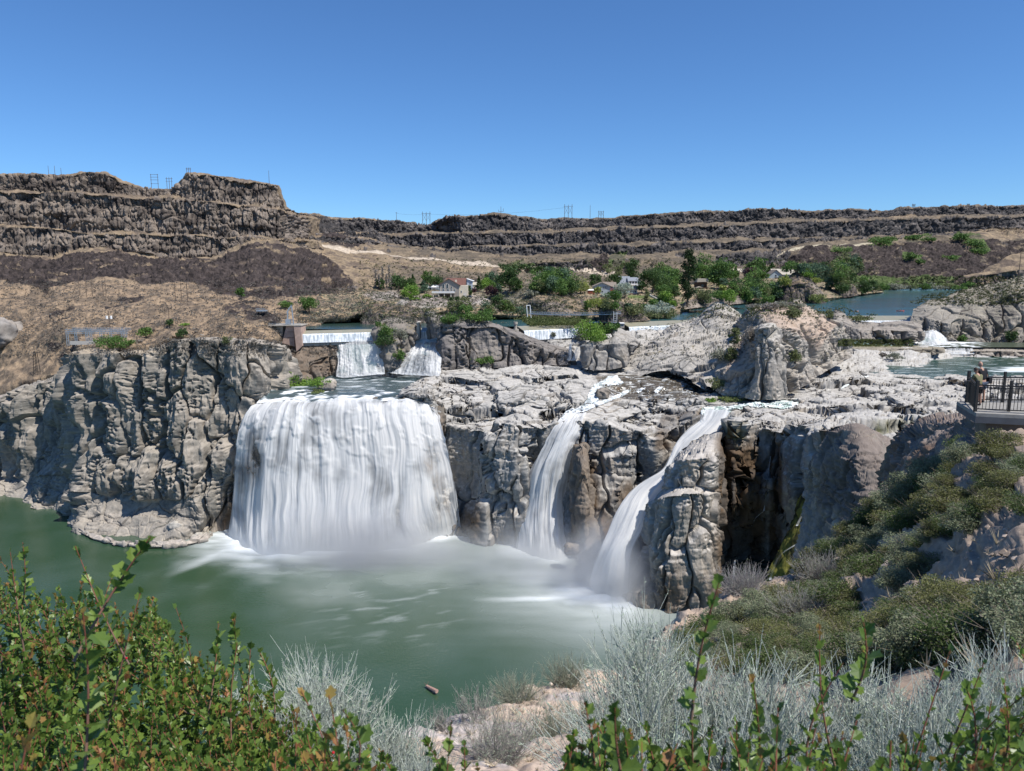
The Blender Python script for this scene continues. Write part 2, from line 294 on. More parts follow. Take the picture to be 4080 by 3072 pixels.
# ===== B: left massif with the flat-topped butte, talus and dry slope
def B_sheet():
    e=[(1150,),]
    rim=[(-200,698,900),(0,696,880),(96,699,880),(210,702,880),(300,699,880),(336,692,875),(420,692,870),(456,705,870),(480,723,880),(516,735,885),(570,753,890),(600,759,890),(696,757,890),(720,729,880),(750,690,870),(840,699,860),(960,714,850),(1080,733,850),(1110,738,860),(1122,792,865),(1140,831,890),(1164,846,980),(1200,852,1200),(1280,862,1480)]
    b1=[(-200,758,860),(0,759,850),(180,765,850),(312,759,850),(372,771,850),(510,780,855),(600,785,865),(690,781,860),(750,795,850),(840,801,840),(1020,816,830),(1110,828,835),(1140,836,860),(1164,850,960),(1200,858,1180),(1280,868,1470)]
    t2=[(-200,764,835),(0,765,830),(312,766,830),(510,787,830),(600,791,835),(690,788,835),(840,807,818),(1020,823,808),(1110,836,812),(1140,843,838),(1164,856,940),(1200,864,1160),(1280,874,1460)]
    b2=[(-200,900,815),(0,900,805),(200,903,805),(360,926,800),(780,930,795),(900,942,790),(1110,948,795),(1140,950,815),(1164,952,900),(1200,955,1100),(1280,960,1380)]
    t3=[(-200,905,795),(0,906,788),(200,908,788),(360,932,782),(780,936,780),(900,947,776),(1110,952,785),(1140,954,800),(1164,956,880),(1200,958,1080),(1280,964,1360)]
    b3=[(-200,1015,765),(0,1014,760),(210,1018,760),(270,990,762),(360,981,762),(480,996,765),(600,1020,762),(720,1032,762),(840,1029,765),(930,984,765),(1020,957,768),(1110,955,775),(1200,985,860),(1280,1000,950)]
    m=[(-200,1070,680),(600,1070,680),(1000,1060,670),(1200,1080,690),(1320,1090,720)]
    tb=[(-200,1120,590),(0,1118,590),(72,1140,580),(180,1164,572),(210,1136,580),(330,1118,590),(510,1118,590),(720,1120,590),(810,1140,580),(936,1174,565),(1020,1188,555),(1200,1188,550),(1320,1180,560)]
    s1=[(-200,1250,520),(300,1210,505),(600,1190,505),(900,1205,480),(1100,1215,465),(1200,1240,460),(1320,1250,470)]
    s2=[(-200,1400,465),(0,1385,455),(300,1320,415),(600,1310,395),(800,1290,375),(950,1275,372),(1050,1272,385),(1180,1290,412),(1320,1302,432)]
    s3=[(-200,1592,408),(0,1582,405),(103,1522,400),(228,1490,393),(284,1454,388),(294,1404,374),(320,1392,368),(400,1384,362),(599,1388,358),(684,1340,356),(855,1342,358),(1015,1346,360),(1083,1354,368),(1130,1350,390),(1200,1345,412),(1320,1340,428)]
    s4=[(-200,1720,425),(0,1720,420),(228,1620,410),(294,1520,385),(599,1480,368),(1015,1440,368),(1130,1420,400),(1200,1410,425),(1320,1410,440)]
    t3=setD(t3,b3,7); t2=setD(t2,b2,9); b1=setD(b1,rim,-9)
    back=[(a,b+3,c*1.35) for a,b,c in rim]
    sub=[10,45,45,42,46,45,30,6,56,6,32,8]; G=pxsheet([s4,s3,s2,s1,tb,m,b3,t3,b2,t2,b1,rim,back],-200,1280,680,sub)
    px,py=proj(G); band=blur_mask(segmask(sub,(6,8,10),680),3)*(1-.0*px); band=np.where(px>1190,band*sstep(1260,1200,px),band)
    band=sstep(.35,.6,band+fbm(G,(28,28,7),3,39)*.35)
    tal=inpoly(px,py,[(-300,1025),(0,1020),(210,1024),(270,1000),(360,990),(480,1002),(600,1026),(720,1040),(840,1035),(930,990),(1020,960),(1100,960),(1300,1000),(1350,1180),(1200,1188),(1020,1188),(936,1176),(810,1140),(720,1119),(510,1116),(330,1116),(210,1134),(180,1164),(72,1140),(0,1116),(-300,1116)])
    tal=blur_mask(tal,4)*.97
    tal=np.maximum(tal,.45*blur_mask(inpoly(px,py,[(380,1190),(560,1170),(580,1200),(420,1230)])|inpoly(px,py,[(190,1250),(310,1230),(260,1300),(220,1320)])|inpoly(px,py,[(880,1210),(1080,1190),(1180,1230),(1100,1290),(900,1260)])|inpoly(px,py,[(180,1360),(320,1340),(330,1400),(200,1440)]),3)*1.3)
    tan=.75*blur_mask(inpoly(px,py,[(1020,953),(1110,952),(1300,1010),(1260,1020),(1120,975),(1040,975)])|inpoly(px,py,[(-200,1012),(210,1018),(270,988),(360,980),(480,993),(600,1018),(720,1030),(850,1026),(930,980),(1020,955),(1030,965),(940,1000),(840,1040),(700,1042),(600,1032),(450,1004),(300,1000),(200,1030),(-200,1024)]),2)
    G=disp(G,dbas(tal*(1-tan)*(1-band),31,3.5,1.,5.,band))
    n=normals(G)
    col,t=shape_col(G,n,tal*(1-band*.8),tan,None,.34,31,band,(.062,.052,.047),(.235,.195,.16))
    f=fbm(G,(5,5,3),3,77); hi=(py>1110)&(t<.5)
    gcol=mix((.285,.21,.14),(.155,.12,.088),sstep(-.15,.25,fbm(G,(9,9,9),4,78)+f*.4))
    reg=sstep(1100,1135,py)*(1-t)
    col=mix(col,gcol,reg*sstep(.75,.5,1-np.abs(n[...,2])))
    o=mesh_np('hillside',G,gridfaces(*G.shape[:2]),M_far,col); REG.append(G); tag(o,kind='structure')
B_sheet()
# ===== C: terraced village ground
def C_sheet():
    sh=[(1180,1312),(1300,1297),(1450,1290),(1700,1290),(2000,1279),(2150,1275),(2400,1290),(2560,1276),(2640,1274),(2700,1262),(2760,1242),(2900,1222),(3100,1203),(3230,1208),(3300,1206),(3350,1193),(3420,1177),(3520,1165)]
    c0=zrow([(a,b+3) for a,b in sh],81.5); 
    c1=[(1180,1285,432),(1300,1270,440),(1440,1250,446),(1480,1228,450),(1600,1224,452),(1700,1240,455),(2000,1255,475),(2150,1262,485),(2400,1270,470),(2560,1262,485),(2640,1262,485),(2700,1240,540),(2760,1222,600),(2900,1200,660),(3100,1185,740),(3230,1190,740),(3300,1188,760),(3350,1182,830),(3420,1172,920),(3520,1163,1050)]
    c2=[(1180,1250,455),(1440,1195,520),(1600,1190,530),(1720,1188,548),(1900,1186,560),(2050,1190,570),(2300,1190,590),(2600,1185,620),(2760,1205,640),(2900,1165,720),(3100,1135,800),(3250,1140,900),(3350,1150,950),(3520,1158,1080)]
    c3=[(1180,1190,560),(1440,1165,640),(1900,1150,740),(2300,1135,800),(2700,1130,850),(3100,1110,950),(3520,1150,1150)]
    c4=[(1180,1180,800),(1900,1160,950),(2700,1140,1100),(3520,1160,1300)]
    G=pxsheet([c0,c1,c2,c3,c4],1180,3520,700,[22,40,22,6])
    px,py=proj(G)
    rk=blur_mask(inpoly(px,py,[(1430,1300),(1450,1230),(1500,1215),(1640,1215),(1660,1300)]),3)
    G=disp(G,lambda P,n: fbm(P,(25,25,15),4,51)*3+rk*((worley(P,(6,6,8),5)[2]-.5)*4)+(.7-worley(P,(3.2,3.2,3.2),6)[0])*1.2)
    px,py=proj(G); n=normals(G)
    a=fbm(G,(12,12,12),4,52)
    col=mix((.33,.25,.16),(.20,.16,.115),sstep(-.2,.2,a)); col=mix(col,(.13,.135,.085),sstep(.1,.3,fbm(G,(6,6,6),3,53)))
    rub=blur_mask(inpoly(px,py,[(1580,1205),(1650,1180),(1720,1182),(2010,1170),(2020,1200),(1930,1215),(1600,1225)])|inpoly(px,py,[(1440,1170),(1580,1160),(1600,1190),(1500,1200)]),3)
    R=worley(G,(2.2,2.2,2.2),9)[2]; col=mix(col,mix((.13,.11,.10),(.42,.37,.33),R),rub*.9)
    col=mix(col,mix(BAS,(.15,.11,.09),sstep(-.2,.3,a)),rk)
    lawn=blur_mask(inpoly(px,py,[(2700,1205),(2880,1203),(2890,1216),(2740,1222)])|inpoly(px,py,[(2500,1175),(2640,1180),(2640,1190),(2500,1188)]),2); col=mix(col,(.10,.14,.04),lawn)
    sand=blur_mask(inpoly(px,py,[(2740,1222),(2880,1216),(2890,1222),(2760,1232)]),1); col=mix(col,(.4,.34,.26),sand)
    drv=inpoly(px,py,[(1575,1215),(1615,1185),(1640,1190),(1600,1225)])|inpoly(px,py,[(1890,1205),(1945,1180),(1955,1184),(1920,1208)])|inpoly(px,py,[(1640,1226),(1900,1205),(1900,1211),(1640,1232)])
    col=mix(col,(.36,.33,.30),blur_mask(drv,1))
    o=mesh_np('village_terrace',G,gridfaces(*G.shape[:2]),M_far,col); REG.append(G); tag(o,kind='structure')
C_sheet()
# base ground under everything, to the horizon
gb=pxsheet([[(-3000,1500,380),(7000,1500,380)],[(-3000,1300,420),(7000,1300,420)]],-3000,7000,8,[1])
gp=np.array([[-9000,620,60],[9000,620,60],[9000,18000,78],[-9000,18000,78]],float)
o=mesh_np('ground',gp,[[0,1,2,3]],M_far,np.tile(TAN2,(4,1))); tag(o,kind='structure')
# ===== gorge rock
PALE=(.47,.43,.375); GREY=(.30,.275,.245); WARM=(.36,.31,.255); WETB=(.075,.055,.04)
def dtuff(seed,flute=3.,block=2.,pit=.7,lay=.5,crack=.8,big=4.,s=1.,pitc=2.2):
    def f(P,n):
        P=P/s; st=sstep(.25,.7,1-np.abs(n[...,2]))
        a=fbm(P,(9,9,48),4,seed,rid=True)
        W=P+np.stack([fbm(P,(12,12,12),2,seed+21),fbm(P,(12,12,12),2,seed+22),fbm(P,(12,12,12),2,seed+23)],-1)*3
        F1,F2,R=worley(W,(10.5,10.5,36),seed+1); H1,H2,R2=worley(W,(5,5,10),seed+2)
        K1,K2,R3=worley(W,(pitc,pitc,pitc*.7),seed+3)
        l=fbm(P,(26,26,1.1),2,seed+4); l2=fbm(P,(14,14,2.6),3,seed+6)
        pm=sstep(-.05,.25,fbm(P,(16,16,16),2,seed+7))
        T1,T2,R6=worley(W*[.75,1.5,1],(15,15,9),seed+14); U1,U2,R7=worley(W*[.6,1.7,1],(6,6,5),seed+15)
        fl=(R6-.5)*block*.6-crack*.75*sstep(.05,.0,T2-T1)+(R7-.5)*block*.16-crack*.3*sstep(.06,0,U2-U1)
        E1,E2,R5=worley(W,(2.4,2.4,1.3),seed+12)
        ck=(sstep(.09,.0,E2-E1)*.22+(R5-.5)*.16)*st
        r=st*(a*flute*.7+(R-.5)*block*1.6+(.5-F1)*block*1.6-crack*2.8*sstep(.11,.0,F2-F1)+(R2-.5)*block*.22+(.45-H1)*block*.38-pit*pm*sstep(.55,.2,K1)*1.5)+(1-st)*fl+lay*(l*.35+l2*.75)*(.15+.7*st)-ck*lay*1.2+fbm(P,(4,4,3),3,seed+9)*(.12+.28*st)+st*fbm(P,(20,20,110),2,seed+13)*big*.9
        return r*s+fbm(P,(30,30,30),3,seed+8)*big*s
    return f
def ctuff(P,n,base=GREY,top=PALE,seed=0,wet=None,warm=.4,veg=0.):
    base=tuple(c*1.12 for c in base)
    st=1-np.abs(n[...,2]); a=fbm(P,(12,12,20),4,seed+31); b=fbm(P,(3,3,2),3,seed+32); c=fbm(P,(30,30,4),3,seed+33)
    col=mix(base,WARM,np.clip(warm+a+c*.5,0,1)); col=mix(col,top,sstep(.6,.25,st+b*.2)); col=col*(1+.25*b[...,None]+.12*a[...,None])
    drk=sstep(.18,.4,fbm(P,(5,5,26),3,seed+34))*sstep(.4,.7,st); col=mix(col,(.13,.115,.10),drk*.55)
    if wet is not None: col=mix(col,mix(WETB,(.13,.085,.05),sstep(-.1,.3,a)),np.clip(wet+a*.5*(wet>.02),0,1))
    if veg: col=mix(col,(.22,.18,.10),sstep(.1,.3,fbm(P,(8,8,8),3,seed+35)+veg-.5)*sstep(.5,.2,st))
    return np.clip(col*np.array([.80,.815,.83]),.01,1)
def put(name,G,dfn,cfn,mat=None,kind='structure',**k):
    G=disp(G,dfn) if dfn else G; n=normals(G); px,py=proj(G)
    o=mesh_np(name,G,gridfaces(*G.shape[:2]),mat or M_rock,cfn(G,n,px,py)); REG.append(G); tag(o,kind=kind,**k); return o
# --- left gorge wall
bot=zrow([(-200,2010),(0,2012),(114,2012),(182,2040),(274,2068),(300,2110),(342,2142),(456,2170),(541,2184),(684,2182),(741,2176),(855,2148),(930,2120),(1000,2118),(1130,2110),(1180,2090)],-2)
bot=[(a,b,c) for a,b,c in bot]
def off(row,dpy,dd): return [(a,b+dpy,c+dd) for a,b,c in row]
low=[(-200,1900,388),(0,1900,384),(182,1900,366),(290,1890,356),(342,1960,331),(541,1990,322),(741,1990,318),(855,1960,318),(930,1960,317),(1000,1960,320),(1060,1960,328),(1130,1960,345),(1180,1950,352)]
midr=[(-200,1740,390),(0,1740,387),(182,1700,374),(285,1680,362),(330,1690,340),(541,1680,326),(741,1680,322),(855,1690,321),(930,1690,317),(970,1680,318),(1000,1680,321),(1060,1640,330),(1130,1600,355),(1180,1590,375)]
top=[(-200,1625,394),(0,1610,390),(103,1547,384),(228,1512,376),(284,1478,368),(294,1420,352),(320,1410,344),(400,1402,336),(513,1404,333),(599,1404,332),(640,1370,330),(684,1352,328),(855,1354,328),(1015,1358,330),(1083,1368,334),(1115,1385,345),(1140,1420,362),(1180,1480,392)]
topb=[(-200,1600,402),(0,1590,400),(103,1530,396),(228,1498,388),(284,1462,382),(294,1412,366),(320,1400,362),(400,1392,356),(599,1396,352),(684,1346,350),(855,1348,352),(1015,1352,354),(1083,1362,358),(1115,1372,372),(1140,1400,388),(1180,1460,410)]
bk=[(a,b+30,c+60) for a,b,c in topb]
G=pxsheet([bot,low,midr,top,topb,bk],-200,1180,760,[75,85,110,20,8])
def cl_left(G,n,px,py):
    wet=sstep(830,915,px-(py-2100)*-.25)*sstep(1600,1900,py)*.9
    col=ctuff(G,n,(.205,.19,.165),(.38,.335,.28),3,wet,.38)
    band=sstep(5,1,G[...,2])*sstep(900,840,px); col=mix(col,(.33,.30,.255),band*.5)
    tp=sstep(1440,1400,py)*sstep(.5,.3,1-n[...,2]); col=mix(col,(.38,.30,.2),tp*.5*sstep(700,600,px))
    return col
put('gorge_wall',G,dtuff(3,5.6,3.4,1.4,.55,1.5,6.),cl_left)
# ledge at the water line
led=[zrow([(270,2094),(300,2117),(360,2150),(460,2173),(560,2187),(660,2185),(740,2178),(830,2156)],-1),zrow([(276,2088),(300,2110),(360,2143),(460,2166),(560,2180),(660,2178),(740,2171),(830,2150)],1.0),zrow([(276,2080),(300,2100),(360,2120),(460,2150),(560,2160),(660,2160),(740,2155),(830,2130)],2.0)]
G=stackrows([prow(r,np.linspace(270,830,220)) for r in led],[6,22])
put('rock_ledge',G,lambda P,n: (worley(P,(6,6,3),8)[2]-.5)*2.+fbm(P,(3,3,1),3,4)*.6,lambda G,n,px,py: ctuff(G,n,GREY,(.48,.42,.36),4))
# --- wall behind the great fall
wb=[(840,2120,322),(930,2120,318),(1100,2190,304),(1400,2190,304),(1650,2170,308),(1820,2120,322),(1900,2120,325)]
wm=[(840,1900,330),(930,1850,328),(1100,1850,318),(1400,1850,318),(1700,1850,320),(1850,1850,322),(1900,1850,326)]
wt=[(840,1700,334),(950,1660,330),(1010,1620,324),(1100,1600,319),(1480,1600,319),(1640,1598,320),(1732,1640,322),(1900,1680,328)]
wl=[(840,1640,352),(950,1600,348),(1040,1582,342),(1200,1578,340),(1500,1575,340),(1700,1585,338),(1900,1600,345)]
G=pxsheet([wb,wm,wt,wl],840,1770,400,[70,70,12])
put('fall_wall',G,dtuff(12,3,2,.5,.4,.8,2.),lambda G,n,px,py: ctuff(G,n,(.14,.12,.10),(.2,.18,.15),5,np.full(px.shape,.35)))
# --- plateau with the middle cliff
def zz(p,z): return (p[0],p[1],float(DZ(p[0],p[1],z)))
hb=[zz(p,-2) for p in [(1560,2200),(1760,2165),(1840,2155),(1950,2180),(2070,2192),(2220,2230),(2350,2230),(2450,2236),(2560,2238),(2700,2240),(2800,2240),(2860,2300),(2920,2260),(3000,2240),(3100,2250),(3180,2320),(3260,2400),(3400,2440),(3600,2440),(4400,2440)]]
hm=[(1560,1900,322),(1760,1900,326),(1860,1900,327),(1950,1900,311),(2070,1900,304),(2130,1900,314),(2220,1900,318),(2300,1900,304),(2420,1900,305),(2560,1900,304),(2700,1900,306),(2860,1900,300),(2920,1980,262),(3000,1980,268),(3100,1980,262),(3180,1980,250),(3260,1980,240),(4400,1980,220)]
he=[(1560,1620,330),(1640,1592,322),(1700,1605,322),(1743,1650,320),(1850,1690,319),(1938,1690,311),(2060,1705,305),(2150,1715,306),(2190,1700,309),(2230,1660,313),(2300,1672,307),(2400,1705,303),(2500,1725,300),(2600,1740,300),(2640,1735,304),(2700,1700,309),(2790,1650,312),(2860,1650,311),(2905,1660,300),(2920,1700,268),(3000,1692,272),(3100,1700,265),(3180,1720,255),(3300,1760,235),(4400,1760,225)]
h2=[zz((1560,1600),57),zz((1600,1578),60.2),zz((1640,1578),61),zz((1700,1592),60.4),(1743,1612,334),(1850,1640,331),(2060,1640,326),(2200,1655,323),(2300,1640,322),(2500,1650,319),(2700,1660,322),(2790,1632,316),(2900,1636,310),(3100,1650,290),(3500,1665,275),(4400,1670,272)]
h3=[zz((1560,1570),57),zz((1600,1560),60.6),zz((1640,1555),61.2),zz((1700,1550),61.3),zz((1743,1545),60.8),(1850,1560,345),(2060,1570,340),(2250,1590,334),(2360,1560,338),(2500,1585,340),(2700,1600,336),(2800,1602,328),(2900,1610,324),(3100,1600,322),(3500,1570,328),(4400,1570,328)]
h4=[zz((1560,1562),55),zz((1600,1556),60.4),zz((1640,1540),61),zz((1700,1513),61.2),(1743,1495,378),(1850,1500,367),(2060,1500,367),(2300,1520,358),(2430,1535,356),(2500,1540,358),(2700,1560,350),(2900,1570,345),(3100,1555,345),(3350,1520,356),(3500,1500,367),(3700,1494,371),(3830,1498,368),(4080,1510,362),(4400,1512,362)]
h5=[zz((1560,1556),54),zz((1600,1552),57),zz((1640,1534),57),zz((1700,1508),57.),zz((1738,1489),58),(1760,1482,388),(1850,1468,383),(2060,1452,388),(2300,1465,378),(2440,1490,378),(2700,1500,378),(2900,1530,366),(3100,1520,366),(3300,1460,392),(3460,1478,385),(3520,1440,420),(3600,1500,385),(3700,1508,376),(3830,1512,374),(4400,1524,368)]
h6=[(1560,1540,420),(1720,1470,410),(2060,1436,412),(2300,1438,408),(2500,1450,404),(2700,1465,400),(2900,1490,394),(3100,1470,400),(3260,1410,425),(3380,1395,440),(3620,1390,445),(3695,1430,432),(3720,1470,430),(4400,1470,430)]
h7=[(1560,1530,440),(1720,1460,440),(1900,1440,425),(2060,1420,416),(2200,1398,416),(2300,1385,418),(2500,1380,425),(2700,1360,432),(2850,1380,440),(3100,1430,440),(3380,1388,455),(3640,1388,455),(3860,1390,470),(4400,1400,470)]
h8=[(1560,1420,520),(1900,1400,470),(2060,1345,419),(2300,1338,424),(2500,1318,440),(2760,1298,456),(2900,1330,470),(3100,1390,520),(4400,1385,520)]
hm=[(a,b,c-(6 if 1850<a<2300 else 2)) for a,b,c in hm]
G=pxsheet([hb,hm,he,h2,h3,h4,h5,h6,h7,h8],1560,4400,1150,[60,64,40,70,72,48,28,14,18])
def plat_blocks(G):
    px,py=proj(G); W=G+np.stack([fbm(G,(20,20,20),3,141),fbm(G,(20,20,20),3,142),G[...,0]*0],-1)*5
    W[...,2]*=0; A1,A2,R=worley(W,(24,17,1000),143); B1,B2,R2=worley(W,(9,7,1000),144)
    w_=sstep(1590,1700,px)*sstep(2300,1950,py)*sstep(470,420,G[...,1])
    keep=np.exp(-((px-2400)/110)**2)*sstep(1680,1640,py)+.8*np.exp(-((px-3000)/230)**2-((py-1610)/45)**2)+np.exp(-((px-2650)/260)**2-((py-1530)/50)**2)+sstep(3400,3520,px)*sstep(1520,1490,py)
    w_=w_*np.clip(1-keep,0,1)*np.clip(.35+sstep(1480,1600,py)*.65,0,1)
    tl=np.sin(W[...,0]*.11+R*20)*.5
    G=G.copy(); G[...,2]+=w_*((R-.5)*5.5+tl*1.5+(R2-.5)*1.6-1.2*sstep(.07,0,A2-A1)); 
    out=sstep(1640,1700,py)*w_; G[...,1]-=out*(R-.5)*6*sstep(2600,2200,px)
    return G
G=plat_blocks(G)
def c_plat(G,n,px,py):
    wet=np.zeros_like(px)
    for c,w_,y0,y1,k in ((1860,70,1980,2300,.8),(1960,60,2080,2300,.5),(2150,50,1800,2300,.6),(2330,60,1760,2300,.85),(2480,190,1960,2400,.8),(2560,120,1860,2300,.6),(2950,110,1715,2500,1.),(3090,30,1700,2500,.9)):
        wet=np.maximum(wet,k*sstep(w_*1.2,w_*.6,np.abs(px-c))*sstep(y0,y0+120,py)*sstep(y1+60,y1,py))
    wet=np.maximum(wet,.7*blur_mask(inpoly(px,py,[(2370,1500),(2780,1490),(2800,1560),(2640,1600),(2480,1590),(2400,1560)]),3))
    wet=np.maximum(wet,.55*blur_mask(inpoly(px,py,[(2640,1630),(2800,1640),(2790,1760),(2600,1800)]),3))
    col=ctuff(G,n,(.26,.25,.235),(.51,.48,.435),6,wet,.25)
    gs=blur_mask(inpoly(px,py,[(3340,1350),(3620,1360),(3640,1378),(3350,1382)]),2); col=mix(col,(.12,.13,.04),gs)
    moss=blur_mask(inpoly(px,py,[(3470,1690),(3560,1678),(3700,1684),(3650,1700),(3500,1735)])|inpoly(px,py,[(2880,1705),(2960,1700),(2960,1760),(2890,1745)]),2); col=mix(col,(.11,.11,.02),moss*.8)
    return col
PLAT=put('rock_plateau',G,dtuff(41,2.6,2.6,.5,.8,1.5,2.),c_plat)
# --- outcrops (thick rock masses)
def outcrop(name,rows,nu,sub,dfn,cfn,label=None,thick=25,mat=None,cat='rock',group=None,world_back=True):
    R=[crom(PD(*np.array(r,float).T),nu) for r in rows]
    b1=R[-1].copy(); ex=b1*1.0; ex[:,1]+=thick*.6; ex[:,0]*=1+thick*.6/np.maximum(b1[:,1],1); ex[:,2]-=thick*.08
    b2=R[-1].copy(); b2[:,1]+=thick; b2[:,0]*=1+thick/np.maximum(b2[:,1],1); b2[:,2]=R[0][:,2]-2
    R2=R+[ex,b2]; G=stackrows(R2,list(sub)+[8,10])
    if label: return put(name,G,dfn,cfn,mat,kind=None,label=label,cat=cat,group=group)
    return put(name,G,dfn,cfn,mat)
# closer pillar between the third fall and the chasm
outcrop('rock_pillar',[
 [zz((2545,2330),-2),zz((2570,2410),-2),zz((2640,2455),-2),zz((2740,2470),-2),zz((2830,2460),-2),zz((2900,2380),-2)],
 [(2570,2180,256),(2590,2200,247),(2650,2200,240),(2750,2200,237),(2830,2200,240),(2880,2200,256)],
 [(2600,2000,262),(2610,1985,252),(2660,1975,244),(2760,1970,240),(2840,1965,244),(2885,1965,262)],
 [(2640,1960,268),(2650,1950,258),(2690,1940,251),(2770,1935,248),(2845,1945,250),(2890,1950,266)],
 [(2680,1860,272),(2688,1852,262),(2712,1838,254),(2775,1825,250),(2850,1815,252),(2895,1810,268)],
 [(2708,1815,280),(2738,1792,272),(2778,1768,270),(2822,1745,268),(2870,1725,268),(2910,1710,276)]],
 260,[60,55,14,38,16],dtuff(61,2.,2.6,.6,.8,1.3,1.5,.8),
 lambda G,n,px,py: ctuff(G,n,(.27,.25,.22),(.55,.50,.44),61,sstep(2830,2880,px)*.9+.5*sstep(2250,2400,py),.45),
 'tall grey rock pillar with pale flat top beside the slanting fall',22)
outcrop('boulder',[[zz((2480,2400),-2),zz((2520,2440),-2),zz((2600,2450),-2),zz((2660,2440),-2)],[(2490,2370,250),(2530,2360,244),(2600,2360,241),(2655,2370,243)],[(2520,2330,256),(2550,2312,250),(2610,2305,247),(2655,2330,250)]],90,[20,16],dtuff(66,1,1.5,.4,.5,.6,1.,.6),lambda G,n,px,py: ctuff(G,n,(.2,.17,.14),(.36,.31,.26),66,np.full(px.shape,.3)),'brown wet boulder at the foot of the slanting fall',10,cat='boulder')
# buttress between second and third fall with wet brown foot
outcrop('rock_buttress',[
 [zz((2280,2230),-2),zz((2300,2250),-2),zz((2350,2255),-2),zz((2400,2230),-2)],
 [(2270,2050,292),(2290,2050,283),(2340,2050,281),(2370,2050,296)],
 [(2290,1900,300),(2300,1860,290),(2340,1860,288),(2365,1860,302)],
 [(2300,1800,306),(2305,1780,298),(2330,1770,297),(2355,1780,304)]],110,[40,40,18],dtuff(67,1.6,2.2,.4,.8,1.2,1.,.8),
 lambda G,n,px,py: ctuff(G,n,(.17,.135,.11),(.3,.25,.2),67,np.full(px.shape,.35),.6),'narrow wet brown rock buttress right of the middle fall',14)
# tall grey pinnacle beside the upper falls, horn at its top left
outcrop('rock_pinnacle',[
 [(1735,1505,388),(1750,1515,384),(1850,1485,380),(1960,1468,382),(2060,1462,384),(2160,1458,386),(2260,1458,390),(2300,1455,396)],
 [(1752,1380,390),(1765,1375,384),(1850,1370,380),(1910,1360,384),(1990,1380,386),(2100,1390,388),(2220,1405,390),(2290,1410,396)],
 [(1730,1290,394),(1750,1300,386),(1830,1300,382),(1905,1300,384),(1980,1300,386),(2060,1340,388),(2190,1380,392),(2280,1400,396)],
 [(1716,1245,396),(1738,1262,392),(1812,1264,390),(1850,1284,390),(1900,1271,390),(1960,1278,391),(2060,1316,392),(2140,1352,394),(2210,1370,396),(2275,1396,398)][:0] or
 [(1712,1240,396),(1745,1268,392),(1812,1266,390),(1900,1272,390),(1965,1282,391),(2080,1330,392),(2205,1370,396),(2275,1394,398)]],
 420,[52,40,18],dtuff(71,3.,3.,1.6,.6,1.2,2.2,.9,3.),lambda G,n,px,py: ctuff(G,n,(.155,.14,.135),(.24,.215,.195),71,None,.3),
 'tall dark grey rock pinnacle with a leaning horn beside the upper falls',22)
outcrop('rock_horn',[
 [(1722,1345,388),(1740,1348,384),(1765,1346,384),(1790,1340,388)],
 [(1716,1292,389),(1728,1300,385),(1752,1302,385),(1772,1296,389)],
 [(1702,1262,390),(1712,1268,386),(1732,1274,386),(1748,1270,390)],
 [(1697,1240,392),(1705,1240,390),(1716,1246,390),(1728,1254,392)]],60,[14,12,10],dtuff(72,1,1.4,.6,.5,.6,.8,.5),lambda G,n,px,py: ctuff(G,n,(.155,.14,.135),(.22,.2,.18),72,None,.3),
 'leaning horn of rock at the left top of the pinnacle',7)
# vegetated rock between the two upper falls
outcrop('rock_island',[
 [(1525,1498,385),(1545,1500,382),(1570,1490,382),(1610,1470,384),(1650,1420,388)],
 [(1500,1385,388),(1520,1380,384),(1565,1380,383),(1610,1390,386),(1668,1400,392)],
 [(1475,1330,392),(1490,1325,388),(1560,1320,386),(1620,1320,388),(1665,1335,392)],
 [(1482,1308,396),(1510,1290,394),(1570,1268,394),(1630,1270,396),(1662,1290,398)]],190,[34,24,16],dtuff(73,2,2.4,1.,.6,1.,1.8,.8),lambda G,n,px,py: ctuff(G,n,(.17,.155,.14),(.27,.235,.2),73,None,.4,.3),
 'craggy rock island overgrown with green shrubs between the two upper falls',16)
# wet dark rock face left of upper fall
outcrop('wet_rock',[
 [(1120,1560,372),(1160,1560,366),(1220,1540,370),(1300,1500,381),(1345,1490,386)],
 [(1150,1450,380),(1180,1440,376),(1230,1440,378),(1300,1420,384),(1345,1420,388)],
 [(1165,1385,388),(1190,1372,386),(1240,1366,388),(1300,1366,390),(1345,1368,392)]],170,[40,26],dtuff(75,2,2.2,.8,.5,1.,1.6,.8),lambda G,n,px,py: ctuff(G,n,(.15,.11,.08),(.26,.2,.15),75,np.full(px.shape,.35),.6),
 'dark brown wet rock face under the dam pier',18)
# rocks right of pinnacle
outcrop('rock_outcrop',[
 [(2325,1462,380),(2345,1475,375),(2400,1475,374),(2470,1465,376),(2520,1450,382)],
 [(2322,1385,386),(2345,1375,380),(2410,1370,379),(2470,1365,380),(2540,1375,388)],
 [(2335,1372,392),(2375,1352,390),(2440,1345,389),(2465,1308,389),(2550,1366,394)]],190,[30,22],dtuff(77,1.2,2.,.3,.5,1.,1.5,.8),lambda G,n,px,py: ctuff(G,n,(.21,.20,.19),(.40,.37,.33),77,None,.2),
 'rounded grey rocks with a leaning slab right of the small double cascade',16)
